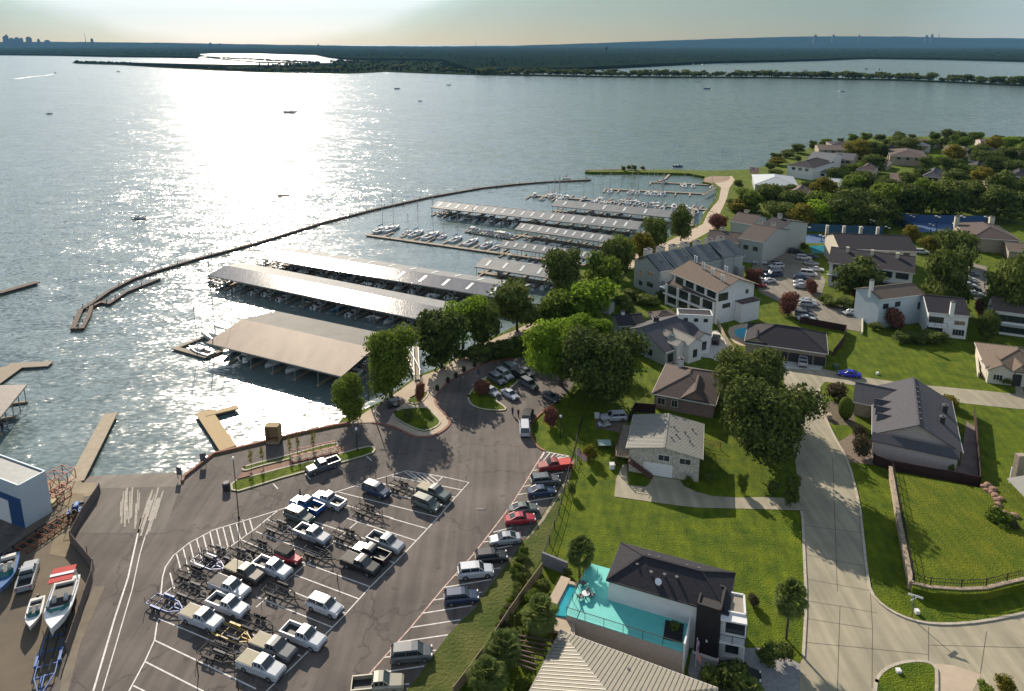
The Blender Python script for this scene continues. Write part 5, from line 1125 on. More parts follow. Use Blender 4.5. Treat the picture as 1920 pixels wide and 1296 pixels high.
    def win(s, sd, a, z, w, h, fm=None, pane=None, name='window', bars=1):
        c,d = s.side(sd,a,z+h/2,.03); n = {'f':-s.v,'b':s.v,'l':-s.u,'r':s.u}[sd]; U=Vector((0,0,1)); m=MB()
        for e in (-1,1): m.bar(c+d*e*w/2-U*(h/2+.05),c+d*e*w/2+U*(h/2+.05),.1,.1,n); m.bar(c-d*(w/2)+U*e*h/2,c+d*(w/2)+U*e*h/2,.1,.1)
        for i in range(1,bars+1): 
            q=c+d*w*(i/(bars+1)-.5); m.bar(q-U*h/2,q+U*h/2,.05,.07,n)
        f=part(name,m,fm or M_frame,s.t); q=MB(); k=n*.012
        q.add([c-d*w/2-U*h/2+k,c+d*w/2-U*h/2+k,c+d*w/2+U*h/2+k,c-d*w/2+U*h/2+k],[(0,1,2,3)]); part('pane',q,pane or M_win,f); return s
    def door(s, sd, a, w, h, m, z=None, name='garage_door', rows=4):
        z=s.z0 if z is None else z; c,d=s.side(sd,a,z+h/2,.04); U=Vector((0,0,1)); n={'f':-s.v,'b':s.v,'l':-s.u,'r':s.u}[sd]; q=MB()
        for i in range(rows): q.bar(c-d*w/2+U*(-h/2+h*(i+.5)/rows),c+d*w/2+U*(-h/2+h*(i+.5)/rows),.08,h/rows-.04)
        q.bar(c-d*w/2-n*.03,c+d*w/2-n*.03,.03,h); part(name,q,m,s.t); return s
    def chim(s, a, b, w, top, m, cap=True, d=None):
        """chimney at fractions of the roof, its top `top` m above the eaves"""
        c=s.F(s.L*a,s.D*b,0); d=d or w; q=MB(); U=Vector((0,0,1)); rz=math.atan2(s.u.y,s.u.x)
        q.cbox(c+U*(s.ze+top/2-.3),(w,d,top+.6),rz)
        o=part('chimney',q,m,s.t)
        if cap: part('chimney_cap',MB().cbox(c+U*(s.ze+top+.05),(w+.2,d+.2,.14),rz).cbox(c+U*(s.ze+top+.22),(w*.4,d*.4,.3),rz),M_galv,o)
        return s
    def vent(s, a, b, zoff, r=.12, h=.5):
        c=s.F(s.L*a,s.D*b,s.ze+zoff); part('roof_vent',MB().cyl(c,c+Vector((0,0,h)),r,n=8).cyl(c+Vector((0,0,h)),c+Vector((0,0,h+.12)),r*1.6,n=8),M_galv,s.t); return s
    def skyl(s,a,b,zoff,w,d): c=s.F(s.L*a,s.D*b,s.ze+zoff); part('skylight',MB().cbox(c,(w,d,.15),math.atan2(s.u.y,s.u.x)),M_win,s.t)
    def box(s,name,a0,b0,z0,a1,b1,z1,m,parent=None):
        q=MB(); q.slab([s.F(a0,b0,z1),s.F(a1,b0,z1),s.F(a1,b1,z1),s.F(a0,b1,z1)],z1-z0); return part(name,q,m,parent or s.t)
# stone house
h=House('stone_house','pale stone house with a ribbed metal roof, white garage door and side deck','house',(1174,840),(1318,861),(1186,777),4.7,1.1,'gable_v',W_stone,R_white,over=.5,ribs=.45,ribm=R_rib)
h.door('f',.42,4.9,2.3,M_gel); h.win('f',.50,3.0,1.9,1.1,M_frame,bars=1); h.win('f',.80,2.9,1.9,1.1,bars=1)
for a,b in ((.58,.3),(.64,.42),(.6,.62),(.75,.55),(.82,.35),(.85,.7)): h.vent(a,b,.95*(1-abs(a-.5)*2)+.1,.13,.35)
h.box('deck_floor',-1.9,.4,2.55,.45,h.D*.95,2.7,M_plank)
f=MB()
for y in [.4+(h.D*.95-.4)*i/6 for i in range(7)]: f.bar(h.F(-1.85,y,0),h.F(-1.85,y,3.7),.12)
for z in (3.7,3.3,2.95): f.bar(h.F(-1.85,.4,z),h.F(-1.85,h.D*.95,z),.07); f.bar(h.F(-1.85,.4,z),h.F(.4,.4,z),.07)
M_deckr=mat('dark_red_wood',(.085,.035,.028),.8,var=.2)
part('deck_railing',f,M_deckr,h.t)
f=MB()
for i in range(13): f.slab([h.F(.5+i*.32,-.7,2.6-i*.2),h.F(.84+i*.32,-.7,2.6-i*.2),h.F(.84+i*.32,.40,2.6-i*.2),h.F(.5+i*.32,.40,2.6-i*.2)],.06)
for y in (-.7,): f.bar(h.F(.5,y,3.6),h.F(4.6,y,1.0),.07); f.bar(h.F(.5,y,2.5),h.F(4.6,y,-.02),.2)
part('stairs',f,M_deckr,h.t)
# pool house with roof deck
ZD=3.3
h=House('pool_house','white house with a charcoal hip roof above a turquoise deck','house',(1137,1087),(1366,1153),(1171,1019),6.4,1.9,'hip',W_white,S_black,over=.25)
for a,b in ((.35,.25),(.46,.28),(.22,.35),(.56,.3)): h.vent(a,b,.8,.14,.5)
for a,b in ((.3,.56),(.38,.57),(.62,.56),(.72,.57)): h.vent(a,b,1.5,.1,.3)
d=MB(); c=h.F(h.L*.42,h.D*.16,6.4+.7); d.cyl(c,c+Vector((0,-.15,.25)),.4,.42,12); d.bar(c-Vector((0,0,.6)),c,.08); part('satellite_dish',d,M_gel,h.t)
h.win('r',.5,3.8,1.2,1.6,M_dframe)
W=(G(1062,1152,ZD),G(1281,1221,ZD),G(1110,1057,ZD))
u=(W[1]-W[0]); Lk=u.length; u.normalize(); v=Vector((-u.y,u.x,0)); Dk=abs((W[2]-W[0]).dot(v))
F=lambda a,b,z: W[0]-Vector((0,0,ZD))-h.base+u*a+v*b+Vector((0,0,z))
M_deck=mat('turquoise_deck',(.10,.47,.44),.55,var=.06,vs=1.2)
part('lower_wall',MB().slab([F(0.02,0.02,ZD-.1),F(Lk-.02,.02,ZD-.1),F(Lk-.02,Dk-.02,ZD-.1),F(.02,Dk-.02,ZD-.1)],ZD-.1),W_pink,h.t)
part('deck_floor',MB().slab([F(-.1,-.1,ZD),F(Lk+.1,-.1,ZD),F(Lk+.1,Dk,ZD),F(-.1,Dk,ZD)],.1),M_deck,h.t)
def rail(h,pts,z,n,m,hh=1.05,glass=True,name='railing',F=F):
    f=MB(); g=MB()
    for a,b in zip(pts,pts[1:]):
        A=Vector(F(a[0],a[1],z)); B=Vector(F(b[0],b[1],z)); U=Vector((0,0,hh)); f.bar(A+U,B+U,.06)
        k=max(1,int((B-A).length/n))
        for i in range(k+1): p=A.lerp(B,i/k); f.bar(p,p+U,.06)
        if glass: 
            for i in (.3,.55,.8): f.bar(A+U*i,B+U*i,.015)
    return part(name,f,m,h.t)
rail(h,[(0,Dk*.98),(0,0),(Lk,0)],ZD,2.1,M_dframe)
part('parapet_wall',MB().slab([F(Lk,-.1,ZD+1.15),F(Lk+.2,-.1,ZD+1.15),F(Lk+.2,Dk*.6,ZD+1.15),F(Lk,Dk*.6,ZD+1.15)],ZD+1.14),W_white,h.t)
# deck furniture
def chairs(x,y,rz,lb):
    t=thing('deck_chair',lb,'chair',G(x,y,ZD),rz); part('seat',MB().box(-.35,-.35,.35,.35,.35,.45),M_galv,t); part('backrest',MB().bar((-.35,0,.45),(-.6,0,1.0),.7,.06,(0,0,1)),M_galv,t)
    for a in(-.3,.3):
        for b in(-.3,.3): part('leg',MB().bar((a,b,0),(a,b,.36),.05),M_dframe,t)
chairs(1088,1123,.5,'grey deck chair on the turquoise deck, left one'); chairs(1108,1119,-.6,'grey deck chair on the turquoise deck, right one')
t=thing('deck_table','small pale table between the deck chairs','table',G(1098,1121,ZD)); part('tabletop',MB().cyl((0,0,.65),(0,0,.72),.5,n=14),M_gel,t); part('leg',MB().cyl((0,0,0),(0,0,.65),.08),M_dframe,t)
t=thing('dark_planter','dark spiky plants on a dark mat in the corner of the turquoise deck','planter',G(1263,1184,ZD+.01),-.3); part('mat',MB().box(-1.1,-1.5,0,1.1,1.5,.04),M_bunk,t); part('foliage',crown(3,260,.22,lobes=3,R0=.8,zc=.8,zr=.5),L_dark,t)
chairs(1093,1098,2.2,'dark folding chair at the pool edge of the deck')
# entrance block and balcony block
h2=House('entrance_tower','black clad entrance block of the pool house with a white base','house wing',(1307,1133),(1352,1147),(1312,1122),7.0,0,'flat',W_black,W_black,over=0,D=4.2)
part('door_lamp',MB().cbox(h2.F(h2.L*.5,-.1,2.4),(.2,.2,.2)),M_gel,h2.t); h2.box('plinth',-.15,-.15,0,h2.L+.15,.2,.35,W_white)
h3=House('balcony_wing','white wing with a shaded balcony beside the black entrance','house wing',(1352,1146),(1399,1155),(1358,1110),6.3,0,'flat',W_white,mat('balcony_roof',(.25,.22,.18),.8,var=.1),over=0,D=3.4)
h3.win('f',.5,3.6,3.2,2.1,M_dframe); h3.win('f',.55,.8,1.4,1.6,M_dframe); h3.box('balcony_slab',-.05,-1.2,2.9,h3.L+.05,.0,3.1,W_white)
rail(h3,[(0,0),(0,-1.2),(h3.L,-1.2),(h3.L,0)],3.1,1.0,M_dframe,F=h3.F)
h3.box('canopy_column',h3.L-.1,-1.15,0,h3.L+.05,-1.0,6.2,W_white); h3.box('canopy',-.05,-1.25,6.05,h3.L+.08,0,6.25,W_white)
# small pool and its coping
PZ=2.4
pw=[(1038,1153),(1066,1093),(1088,1100),(1062,1156)]
t=thing('raised_pool','narrow blue pool beside the turquoise deck','pool',G(1050,1125)); b=t.location
part('water',MB().slab([G(*p,PZ)-b for p in pw],.2),M_pool,t)
part('coping',MB().bar(G(1026,1150,PZ+.1)-b,G(1061,1084,PZ+.1)-b,1.3,.3).bar(G(1063,1092,PZ+.1)-b,G(1090,1099,PZ+.1)-b,.5,.25).slab([G(1036,1156,PZ)-b,G(1078,1168,PZ)-b,G(1078,1190,PZ)-b,G(1040,1182,PZ)-b],.3),M_conc2,t)
part('basin_wall',MB().prism([tuple(G(*p,PZ)-b)[:2] for p in [(1026,1156),(1062,1085),(1087,1101),(1060,1158)]],0,PZ-.25),W_pink,t)
# ribbed roof house at the bottom
h=House('ribbed_roof_house','big house with a cream standing seam hip roof at the bottom edge','house',(1052,1182),(1346,1290),(960,1320),3.6,3.4,'hip',W_tan,R_cream,over=.6,ribs=.5,ribm=R_rib,D=30)
for a,b in ((.3,.2),(.45,.28),(.62,.2),(.5,.1)): h.vent(a,b,.9,.1,.3)
f=thing('pergola','brown slatted pergola left of the ribbed roof','pergola',G(985,1215)); b=f.location
mb=MB()
for i in range(7): mb.bar(G(962+i*1,1190+i*9,2.8)-b,G(1040-i*6,1203+i*9,2.8)-b,.12,.2)
part('slats',mb,mat('pergola_wood',(.12,.08,.07),.8,var=.2),f)
for p in ((965,1190),(1035,1205),(962,1245),(1000,1255)): part('post',MB().bar(G(*p)-b,G(*p)-b+Vector((0,0,2.8)),.15),MATS['pergola_wood'],f)
# right house with dark roof
h=House('grey_roofed_house','low brick house with a large grey shingle roof behind the maroon fence','house',(1635,814),(1806,850),(1652,728),3.1,3.6,'gable_v',W_pink,S_grey,over=.5)
h.chim(.80,.35,.8,2.6,M_dframe); h.chim(.86,.62,.8,2.4,M_dframe)
for i in range(7): h.vent(.53,.12+i*.11,3.35,.12,.25)
for a in (.2,.45,.7): h.win('f',a,.9,1.5,1.3)
h.block((1634,826),(1800,862),(1636,810),2.95,.9,'shed',W_pink,S_grey,0,.3,D=1.6)
h.block((1599,753),(1690,772),(1603,717),3.0,2.2,'gable_u',W_tan,S_grey,over=.4)
for i in range(3): h.block((1638+i*2,768+i*14),(1690,779+i*14),(1640+i*2,762+i*14),3.05,1.6,'gable_u',W_tan,S_grey,over=.1,D=3.2)
# brick hip house behind the oak
h=House('brick_hip_house','brick house with brown hip roofs between the oaks and the stone house','house',(1222,738),(1342,760),(1217,676),3.2,2.6,'hip',W_brick,S_brown,over=.5)
h.win('f',.12,.9,1.6,1.5); h.win('f',.35,.9,1.2,1.5); h.chim(.3,.75,1.0,3.4,W_white)
h.block((1274,748),(1330,757),(1272,715),3.2,2.2,'gable_v',W_brick,S_brown,over=.4)
# contemporary house
h=House('contemporary_house','grey and white modern house with white ribbed dormers','house',(1248,662),(1328,634),(1150,622),3.4,3.6,'gable_u',W_grey,S_grey,over=.3)
h.win('l',.72,1.0,1.2,1.6,M_dframe); h.win('l',.3,1.0,1.2,1.4,M_dframe); h.win('f',.12,.6,1.6,2.0,M_dframe); h.chim(.42,.56,.9,4.4,M_dframe)
h.block((1270,650),(1290,643),(1250,634),4.4,.9,'gable_v',W_white,R_white,over=.15,ribs=.5,ribm=R_rib,D=5)
h.block((1292,648),(1318,640),(1262,622),4.6,1.1,'gable_v',W_white,R_white,over=.15,ribs=.5,ribm=R_rib,D=8); h.win('f',.5,1.2,1.2,1.8,M_dframe)
h.block((1310,636),(1334,629),(1290,612),4.4,1.0,'gable_v',W_white,S_grey,over=.15,D=6); h.win('f',.5,1.2,1.3,2.0,M_dframe)
h.block((1252,632),(1266,628),(1238,622),5.3,.8,'gable_v',W_white,R_white,over=.1,ribs=.4,ribm=R_rib,D=3)
h.block((1272,590),(1337,593),(1272,585),7.6,0,'flat',W_white,S_dark,over=0,D=4)
h.win('f',.22,6.0,.9,.8,M_dframe,bars=0); h.win('f',.52,6.0,.9,.8,M_dframe,bars=0); h.win('f',.8,6.0,.9,.8,M_dframe,bars=0)
h.block((1160,612),(1212,609),(1165,590),3.6,1.6,'gable_u',W_grey,S_dark,over=.3); h.chim(.3,.5,.8,2.4,W_white)
h.block((1228,600),(1275,597),(1233,584),3.2,1.2,'hip',W_grey,S_brown,over=.3)
# balcony building
h=House('balcony_building','three storey white building with a brown shingle roof and rows of recessed balconies','apartment building',(1256,511),(1347,549),(1330,482),9.2,2.6,'gable_u',W_white,S_tan,over=.8,D=14.4)
for k in range(4):
    h.win('f',.14+.24*k,6.8,3.0,1.7,M_dframe,bars=2)
h.win('r',.14,6.4,3.2,2.0,M_dframe,bars=2); h.win('r',.8,7.0,.9,1.0,M_dframe); h.win('r',.24,4.2,2.6,1.1,M_dframe); h.win('r',.62,1.3,1.6,.9); h.box('side_wing',h.L-.8,h.D*.5,0,h.L+1.6,h.D-.9,5.4,W_white); h.box('wing_roof',h.L-.8,h.D*.48,5.4,h.L+1.9,h.D-.7,5.6,S_brown)
h.block((1249,531),(1341,566),(1262,520),6.2,.9,'shed',W_white,S_brown,0,.2,D=3.2)
for k in range(4):
    for z in (.5,3.2): h.win('f',.13+.245*k,z+.3,3.4,2.2,M_dframe,bars=1,name='balcony_opening')
for k in range(5): h.box('column',.15+(h.L-.7)*k/4,-.35,0,.55+(h.L-.7)*k/4,.1,6.1,W_white)
h.box('balcony_slab',-.6,-.5,3.0,h.L+.1,.1,3.35,W_white); h.box('balcony_slab',-2.2,-.3,4.4,.3,h.D,4.7,W_white)
for a,b in ((.12,.25),(.14,.25),(.38,.2),(.41,.2),(.62,.2),(.65,.2),(.86,.2),(.89,.2),(.5,.62)): pass
h.u,h.v=h.u,h.v
hh=House('roof_pipes','x','house',(1256,511),(1347,549),(1330,482),9.2,2.6,'gable_u',W_white,S_tan,over=.8,D=14.4)
pipes=[(.10,.55),(.34,.45),(.58,.38),(.82,.32),(.55,.8)]
for a,b in pipes:
    for k in (0,.045):
        c=hh.F(hh.L*(a+k),hh.D*b*.9,0)+hh.base; zz=9.2+2.6*(1-abs(b*.9-.5)*2)
        part('flue_pipe',MB().cyl(c-h.base+Vector((0,0,zz-.2)),c-h.base+Vector((0,0,zz+1.9)),.2,n=8),W_white,h.t)
for c in list(hh.t.children_recursive): bpy.data.objects.remove(c)
bpy.data.objects.remove(hh.t)
# row house
h=House('row_house','long grey shingled row of townhouses with boxy stucco chimneys','row house',(1237,510),(1396,480),(1160,494),8.0,2.8,'gable_u',W_grey,S_blue,over=.3)
L_,D_=h.L,h.D
for k in range(7):
    t0,t1=k/7,(k+1)/7
    rf=MB(); dz=.4+(.25 if k%2 else 0)+.08*k; off=(.8 if k%2 else 0)
    for (b0,b1) in ((-off,D_/2-off*.5),(D_-off,D_/2-off*.5)):
        rf.slab([h.F(L_*t0+.1,b0,h.ze+dz),h.F(L_*t1-.1,b0,h.ze+dz),h.F(L_*t1-.1,b1,h.ze+3.0+dz),h.F(L_*t0+.1,b1,h.ze+3.0+dz)],.2)
    part('unit_roof',rf,S_blue,h.t)
    part('unit_front',MB().slab([h.F(L_*t0+.5,-off+.2,h.ze+dz-.25),h.F(L_*t1-.5,-off+.2,h.ze+dz-.25),h.F(L_*t1-.5,.6,h.ze+dz-.1),h.F(L_*t0+.5,.6,h.ze+dz-.1)],8),W_grey,h.t)
h.win('l',.35,5.4,3.0,1.3); h.win('l',.35,2.2,2.6,1.2,M_dframe); h.win('l',.72,4.4,1.6,1.6,bars=2); h.win('l',.72,1.4,1.4,1.2,M_dframe)
for k in range(1,8):
    a=L_*k/7.0-.3; part('fire_wall',MB().slab([h.F(a,-.1,8.35),h.F(a+.35,-.1,8.35),h.F(a+.35,D_/2,11.85),h.F(a,D_/2,11.85)],.5).slab([h.F(a,D_+.1,8.35),h.F(a+.35,D_+.1,8.35),h.F(a+.35,D_/2,11.85),h.F(a,D_/2,11.85)],.5),W_grey,h.t)
for k in range(7):
    h.chim((k+.35)/7,.62,2.2,4.6,W_cream,d=1.6); h.skyl((k+.6)/7,.25,1.95,.8,1.1)
    h.win('f',(k+.5)/7,1.4,2.4,1.6); h.win('f',(k+.5)/7,4.8,2.0,1.4)
    h.block  # units
    h.box('bay',L_*(k+.25)/7,-1.4,0,L_*(k+.75)/7,.4,5.2,W_grey)
# two gabled units behind
h=House('gabled_townhouse','grey gabled townhouse at the near end of the upper pair','town house',(1384,446),(1432,455),(1405,418),8,2.8,'gable_u',W_grey,S_brown,over=.3); h.win('f',.3,4.5,1.6,1.4,M_dframe); h.win('f',.7,4.5,1.6,1.4,M_dframe); h.chim(.2,.6,1.2,3.8,W_cream); h.chim(.7,.6,1.2,3.8,W_cream)
h=House('gabled_townhouse','grey gabled townhouse at the far end of the upper pair, by the path','town house',(1412,432),(1450,440),(1432,402),8.5,2.8,'gable_u',W_grey,S_dark,over=.3); h.chim(.2,.6,1.2,3.8,W_cream); h.chim(.4,.5,1.0,3.8,W_cream); h.win('f',.5,4.5,1.6,1.4,M_dframe)
h=House('gabled_townhouse','low grey townhouse wing with a long sloping roof left of the upper pair','town house',(1325,450),(1386,456),(1345,436),6.5,2.2,'gable_u',W_grey,S_brown,over=.3); h.chim(.4,.6,1.4,3.0,W_cream)
h=House('gabled_townhouse','brown roofed townhouse sloping down to the lakeside path','town house',(1368,415),(1412,422),(1385,400),7,2.2,'gable_u',W_grey,S_brown,over=.3); h.chim(.3,.6,1.2,3.0,W_cream)
# apartment blocks right
def flues(h,n,b=.42,top=3.4,m=None):
    for k in range(n): h.chim((k+.7)/(n+.4),b,.9,top,m or W_cream,cap=False)
h=House('apartment_block','long dark roofed apartment block nearest the tennis court','apartment building',(1574,466),(1722,472),(1572,440),7.5,2.8,'gable_u',W_cream,S_dark,over=.3)
for k in range(4): h.win('f',.3+.19*k,5.4,1.8,1.3,M_dframe)
for k in range(4): h.chim(.02+k*.23,.95,.9,3.4,W_cream,cap=False)
h=House('apartment_block','dark roofed apartment block with tall white flues in front of the first one','apartment building',(1552,492),(1716,513),(1560,464),7.5,2.6,'gable_u',W_white,S_dark,over=.5); flues(h,3,.4,3.6)
for k in range(5): h.win('f',.12+.19*k,5.2,3.2,1.7,M_dframe)
for k in range(5): h.win('f',.12+.19*k,1.4,3.2,1.9,M_dframe)
h.box('balcony_slab',0,-.6,3.6,h.L,.4,3.85,W_grey)
h=House('blue_walled_building','pale blue walled building with brown sloping roofs and a chimney','apartment building',(1650,562),(1735,552),(1655,530),8,1.8,'gable_u',mat('pale_blue_wall',(.42,.50,.56),.8,var=.05,vs=1),S_tan,over=.3,D=9)
h.win('f',.15,5.2,1.6,1.3,M_dframe); h.win('f',.42,5.4,1.6,1.3,M_dframe); h.win('f',.92,4.0,.6,1.8,M_dframe); h.chim(.02,.4,.8,4,W_white)
h.block((1740,585),(1820,593),(1745,556),6.3,2.4,'gable_u',W_white,S_dark,over=.3)
h.win('f',.12,3.6,1.6,1.5,M_dframe); h.win('f',.3,3.6,1.6,1.5,M_dframe); h.win('f',.8,3.6,2.4,1.1); h.win('f',.8,.8,2.6,1.6,bars=3); h.win('f',.2,.7,3.4,1.8,M_dframe)
h.box('balcony_slab',.3,-.9,2.7,h.L*.48,.4,3.0,W_white); rail(h,[(.35,-.85),(h.L*.48,-.85)],3.0,1.2,M_dframe,F=h.F); h.chim(.55,.0,.9,3.2,W_white)
h=House('white_apartment','white two storey apartments behind a dark oak at the right edge','apartment building',(1862,582),(1990,598),(1868,562),6.2,2.2,'gable_u',W_white,S_brown,over=.4)
for k in range(4): h.win('f',.1+.22*k,3.6,3.2,1.6,M_dframe); h.win('f',.1+.22*k,.7,3.0,1.7,M_dframe)
h.box('balcony_slab',0,-.7,2.6,h.L,.3,2.9,W_grey)
h=House('clerestory_house','dark roofed house with white chimneys behind the olive trees at right','house',(1822,446),(1915,452),(1828,420),5,2.6,'hip',W_tan,S_brown,over=.5); h.chim(.0,.8,1.4,3.4,W_cream); h.chim(.8,.9,1.6,3.6,W_cream)
h=House('bungalow','small pale roofed bungalow at the right edge above the oak','house',(1890,470),(1975,478),(1898,455),3.4,1.6,'gable_u',W_tan,S_tan,over=.5)
# garage house
h=House('garage_house','hip roofed stone house with a row of open dark garages','house',(1396,642),(1553,664),(1420,608),3.4,3.0,'hip',W_tan,S_dark,over=.5)
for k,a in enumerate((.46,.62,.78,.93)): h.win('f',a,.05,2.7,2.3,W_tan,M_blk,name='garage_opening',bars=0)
h.block((1396,640),(1440,646),(1402,628),3.6,1.4,'gable_v',W_tan,S_dark,over=.3,D=5)
# tan house at right edge
h=House('tan_house','cream stone house with a brown hip roof at the right edge of the big lawn','house',(1848,690),(1990,712),(1842,644),3.2,2.8,'hip',W_cream,S_tan,over=.4)
h.win('f',.1,.9,1.8,1.4,bars=2)
h.block((1852,694),(1905,700),(1852,670),3.1,1.6,'gable_v',W_cream,S_tan,over=.3,D=5); h.win('f',.4,.9,1.8,1.3,bars=2); h.block((1900,697),(1930,700),(1900,680),3.4,1.6,'gable_v',W_tan,S_tan,over=.3,D=4); h.win('f',.3,.0,1.6,2.6,M_blk,M_blk,name='doorway',bars=0)
# far houses
def far_house(lb,P0,P1,P3,ze,rise,kind,wm,rm,**k):
    h=House('lakeside_house',lb,'house',P0,P1,P3,ze,rise,kind,wm,rm,over=.3,**k)
    for a in (.25,.5,.75): h.win('f',a,ze-2,1.8,1.3,M_dframe)
    return h
M_pr=mat('pale_roof',(.38,.42,.45),.6,.2,var=.08)
far_house('pale hip roofed pavilion by the flagpole at the basin end',(1415,346),(1498,350),(1425,328),4,2.6,'hip',W_grey,mat('pale_roof',(.38,.42,.45),.6,.2,var=.08))
far_house('white lakeside house with a dark roof, nearest the water',(1475,310),(1526,316),(1482,295),6.5,2.6,'hip',W_white,S_dark)
far_house('white two storey lakeside house behind the nearest one',(1512,300),(1560,304),(1518,285),7,2.8,'gable_u',W_white,S_blue)
far_house('low white garden house with dark windows beside the two storey house',(1520,322),(1566,325),(1522,315),3.2,.8,'hip',W_white,S_grey)
far_house('long low lakeside house with a pale roof on the shore',(1535,280),(1590,282),(1540,272),4.5,1.6,'gable_u',W_tan,S_brown)
far_house('brown roofed house at the tip of the lakeside row',(1560,272),(1605,273),(1565,266),5,1.6,'hip',W_tan,S_dark)
h=far_house('large brown roofed house in the middle of the woods',(1668,292),(1738,296),(1672,280),5.5,2.6,'hip',W_tan,S_brown)
far_house('low brown wing beside the large house in the woods',(1630,308),(1664,311),(1632,300),3.2,1.2,'hip',W_tan,S_tan)
far_house('pinkish house with stacked roofs between tall trees',(1765,282),(1800,285),(1768,272),6,2,'gable_u',W_pink,S_tan)
far_house('small house with a grey roof near the top shore',(1842,268),(1868,269),(1843,262),4.5,1.6,'gable_u',W_pink,S_brown)
far_house('dark blue roofed house hidden by trees on the top shore',(1712,272),(1746,273),(1715,264),5,2.2,'hip',W_grey,S_blue)
for k_,(x,y,w,lb) in enumerate([(1560,298,40,'grey roof'),(1605,318,36,'brown roof'),(1668,338,40,'pale tan roof'),(1730,330,34,'grey roof'),(1770,352,44,'brown roof'),(1812,318,36,'dark roof'),(1858,352,50,'tan roof'),(1893,330,36,'dark roof'),(1900,292,34,'brown roof'),(1640,280,26,'dark roof'),(1690,268,24,'tan roof'),(1815,290,28,'grey roof'),(1550,348,40,'pale roof'),(1480,362,34,'tan roof')]):
    wh=['on the water side','left in the canopy','under the olive crowns','in the middle canopy','above the tennis courts','between tall dark crowns','beside the upper lane','at the right edge of the woods','at the top right of the woods','near the top shore, left one','near the top shore, middle one','in the far right canopy','just above the gabled townhouses','beside the pale pavilion'][k_]
    far_house('wooded lot house with a '+lb+' '+wh,(x,y),(x+w,y+3),(x+4,y-12),4.2,2.2,'hip' if k_%2 else 'gable_u',[W_tan,W_pink,W_white][k_%3],{'grey roof':S_grey,'brown roof':S_brown,'pale tan roof':S_tan,'dark roof':S_dark,'tan roof':S_tan,'pale roof':M_pr}[lb])
# blue shed
h=House('garden_shed','small blue roofed grey shed among the trees','shed',(1118,568),(1143,574),(1121,560),2.6,1.0,'gable_u',W_grey,mat('blue_roof',(.06,.15,.36),.6,var=.1),over=.15)
# boat yard building
h=House('boat_shop','pale blue metal building with a navy front at the left edge','workshop',(34,912),(86,884),(-120,912),7.2,0,'flat',W_blue,mat('shop_roof',(.20,.215,.22),.6,.2,var=.15),over=0,D=26)
q=MB(); A=h.F(0,0,0); n=-h.u; 
q.slab([h.F(-.12,0,5.0),h.F(-.12,26,5.0),h.F(-.02,26,5.0),h.F(-.02,0,5.0)],5.0); part('navy_front',q,W_navy,h.t); part('roller_door',MB().slab([h.F(-.2,3,4.0),h.F(-.2,6.5,4.0),h.F(-.13,6.5,4.0),h.F(-.13,3,4.0)],4.0),M_gel,h.t)
# outdoor kitchen pavilion at right edge
t=thing('garden_pavilion','stone chimney pavilion with a pale slatted roof at the right edge of the fenced lawn','pavilion',G(1915,950)); b=t.location
part('roof',MB().slab([G(1888,897,3.0)-b,G(1925,935,3.0)-b,G(1990,925,3.0)-b,G(1940,888,3.0)-b],.15),R_white,t)
part('chimney',MB().cbox(G(1906,900)-b+Vector((0,0,2.4)),(1.4,1.0,4.8),.1),W_tan,t)
for p in ((1893,905),(1925,940),(1985,930)): part('post',MB().bar(G(*p)-b,G(*p)-b+Vector((0,0,2.9)),.2),W_white,t)
# ---------------------------------------------------------------- walls and fences
M_maroon=mat('maroon_fence',(.030,.008,.008),.8,var=.2,vs=3); M_wood=mat('cedar_fence',(.30,.23,.16),.85,var=.2,vs=3); M_blkf=mat('black_iron',(.012,.012,.012),.5,var=0); M_swall=mat('stacked_stone',(.20,.15,.11),.95,col2=(.42,.34,.26),vs=1.6,bump=1,bs=4,detail=4)
def fence(name,label,cat,pts,hh,m,w=.08,solid=True,sp=2.4,z=0,postm=None,pn='panel',rails=2):
    P=[G(x,y) for x,y in pts]; b=P[0]+Vector((0,0,z)); t=thing(name,label,cat,b); q=MB(); Q=[p-P[0] for p in P]; U=Vector((0,0,1)); cnt=0
    for a,c in zip(Q,Q[1:]):
        if solid: q.bar(a+U*hh/2,c+U*hh/2,w,hh)
        else:
            for i in range(rails): q.bar(a+U*hh*(i+1)/rails-U*.05,c+U*hh*(i+1)/rails-U*.05,.05)
            if sp<2.6:
                k=int((c-a).length/.35)
                for i in range(k): p=a.lerp(c,i/k); q.bar(p,p+U*hh,.03)
    part(pn,q,m,t)
    if sp:
        for a,c in zip(Q,Q[1:]):
            k=max(1,int((c-a).length/sp))
            for i in range(k+1 if c is Q[-1] else k):
                cnt+=1
                if cnt<95: p=a.lerp(c,i/k); part('post',MB().bar(p,p+U*(hh+.08),.10+w*.3),postm or m,t)
    return t
fence('wooden_fence','maroon wooden fence along the near side of the grey roofed house','fence',[(1637,868),(1640,872),(1666,881),(1836,913)],1.9,M_maroon)
fence('wooden_fence','tan topped fence down the right side of the grey roofed house','fence',[(1836,913),(1834,880),(1828,800),(1826,780)],1.9,M_maroon)
fence('retaining_wall','pale stacked stone wall between the verge and the fenced lawn','wall',[(1668,888),(1684,985),(1707,1107)],1.4,M_swall,w=.55,sp=0,pn='stonework')
fence('retaining_wall','dark stone wall curving under the iron fence of the lawn','wall',[(1707,1107),(1742,1115),(1800,1119),(1846,1117),(1885,1107),(1925,1098),(2000,1085)],1.3,M_swall,w=.5,sp=0,pn='stonework')
rl=[(1670,886),(1688,985),(1711,1102),(1745,1111),(1800,1115),(1845,1113),(1885,1103),(1925,1094),(2050,1075),(2050,900),(1836,915)]
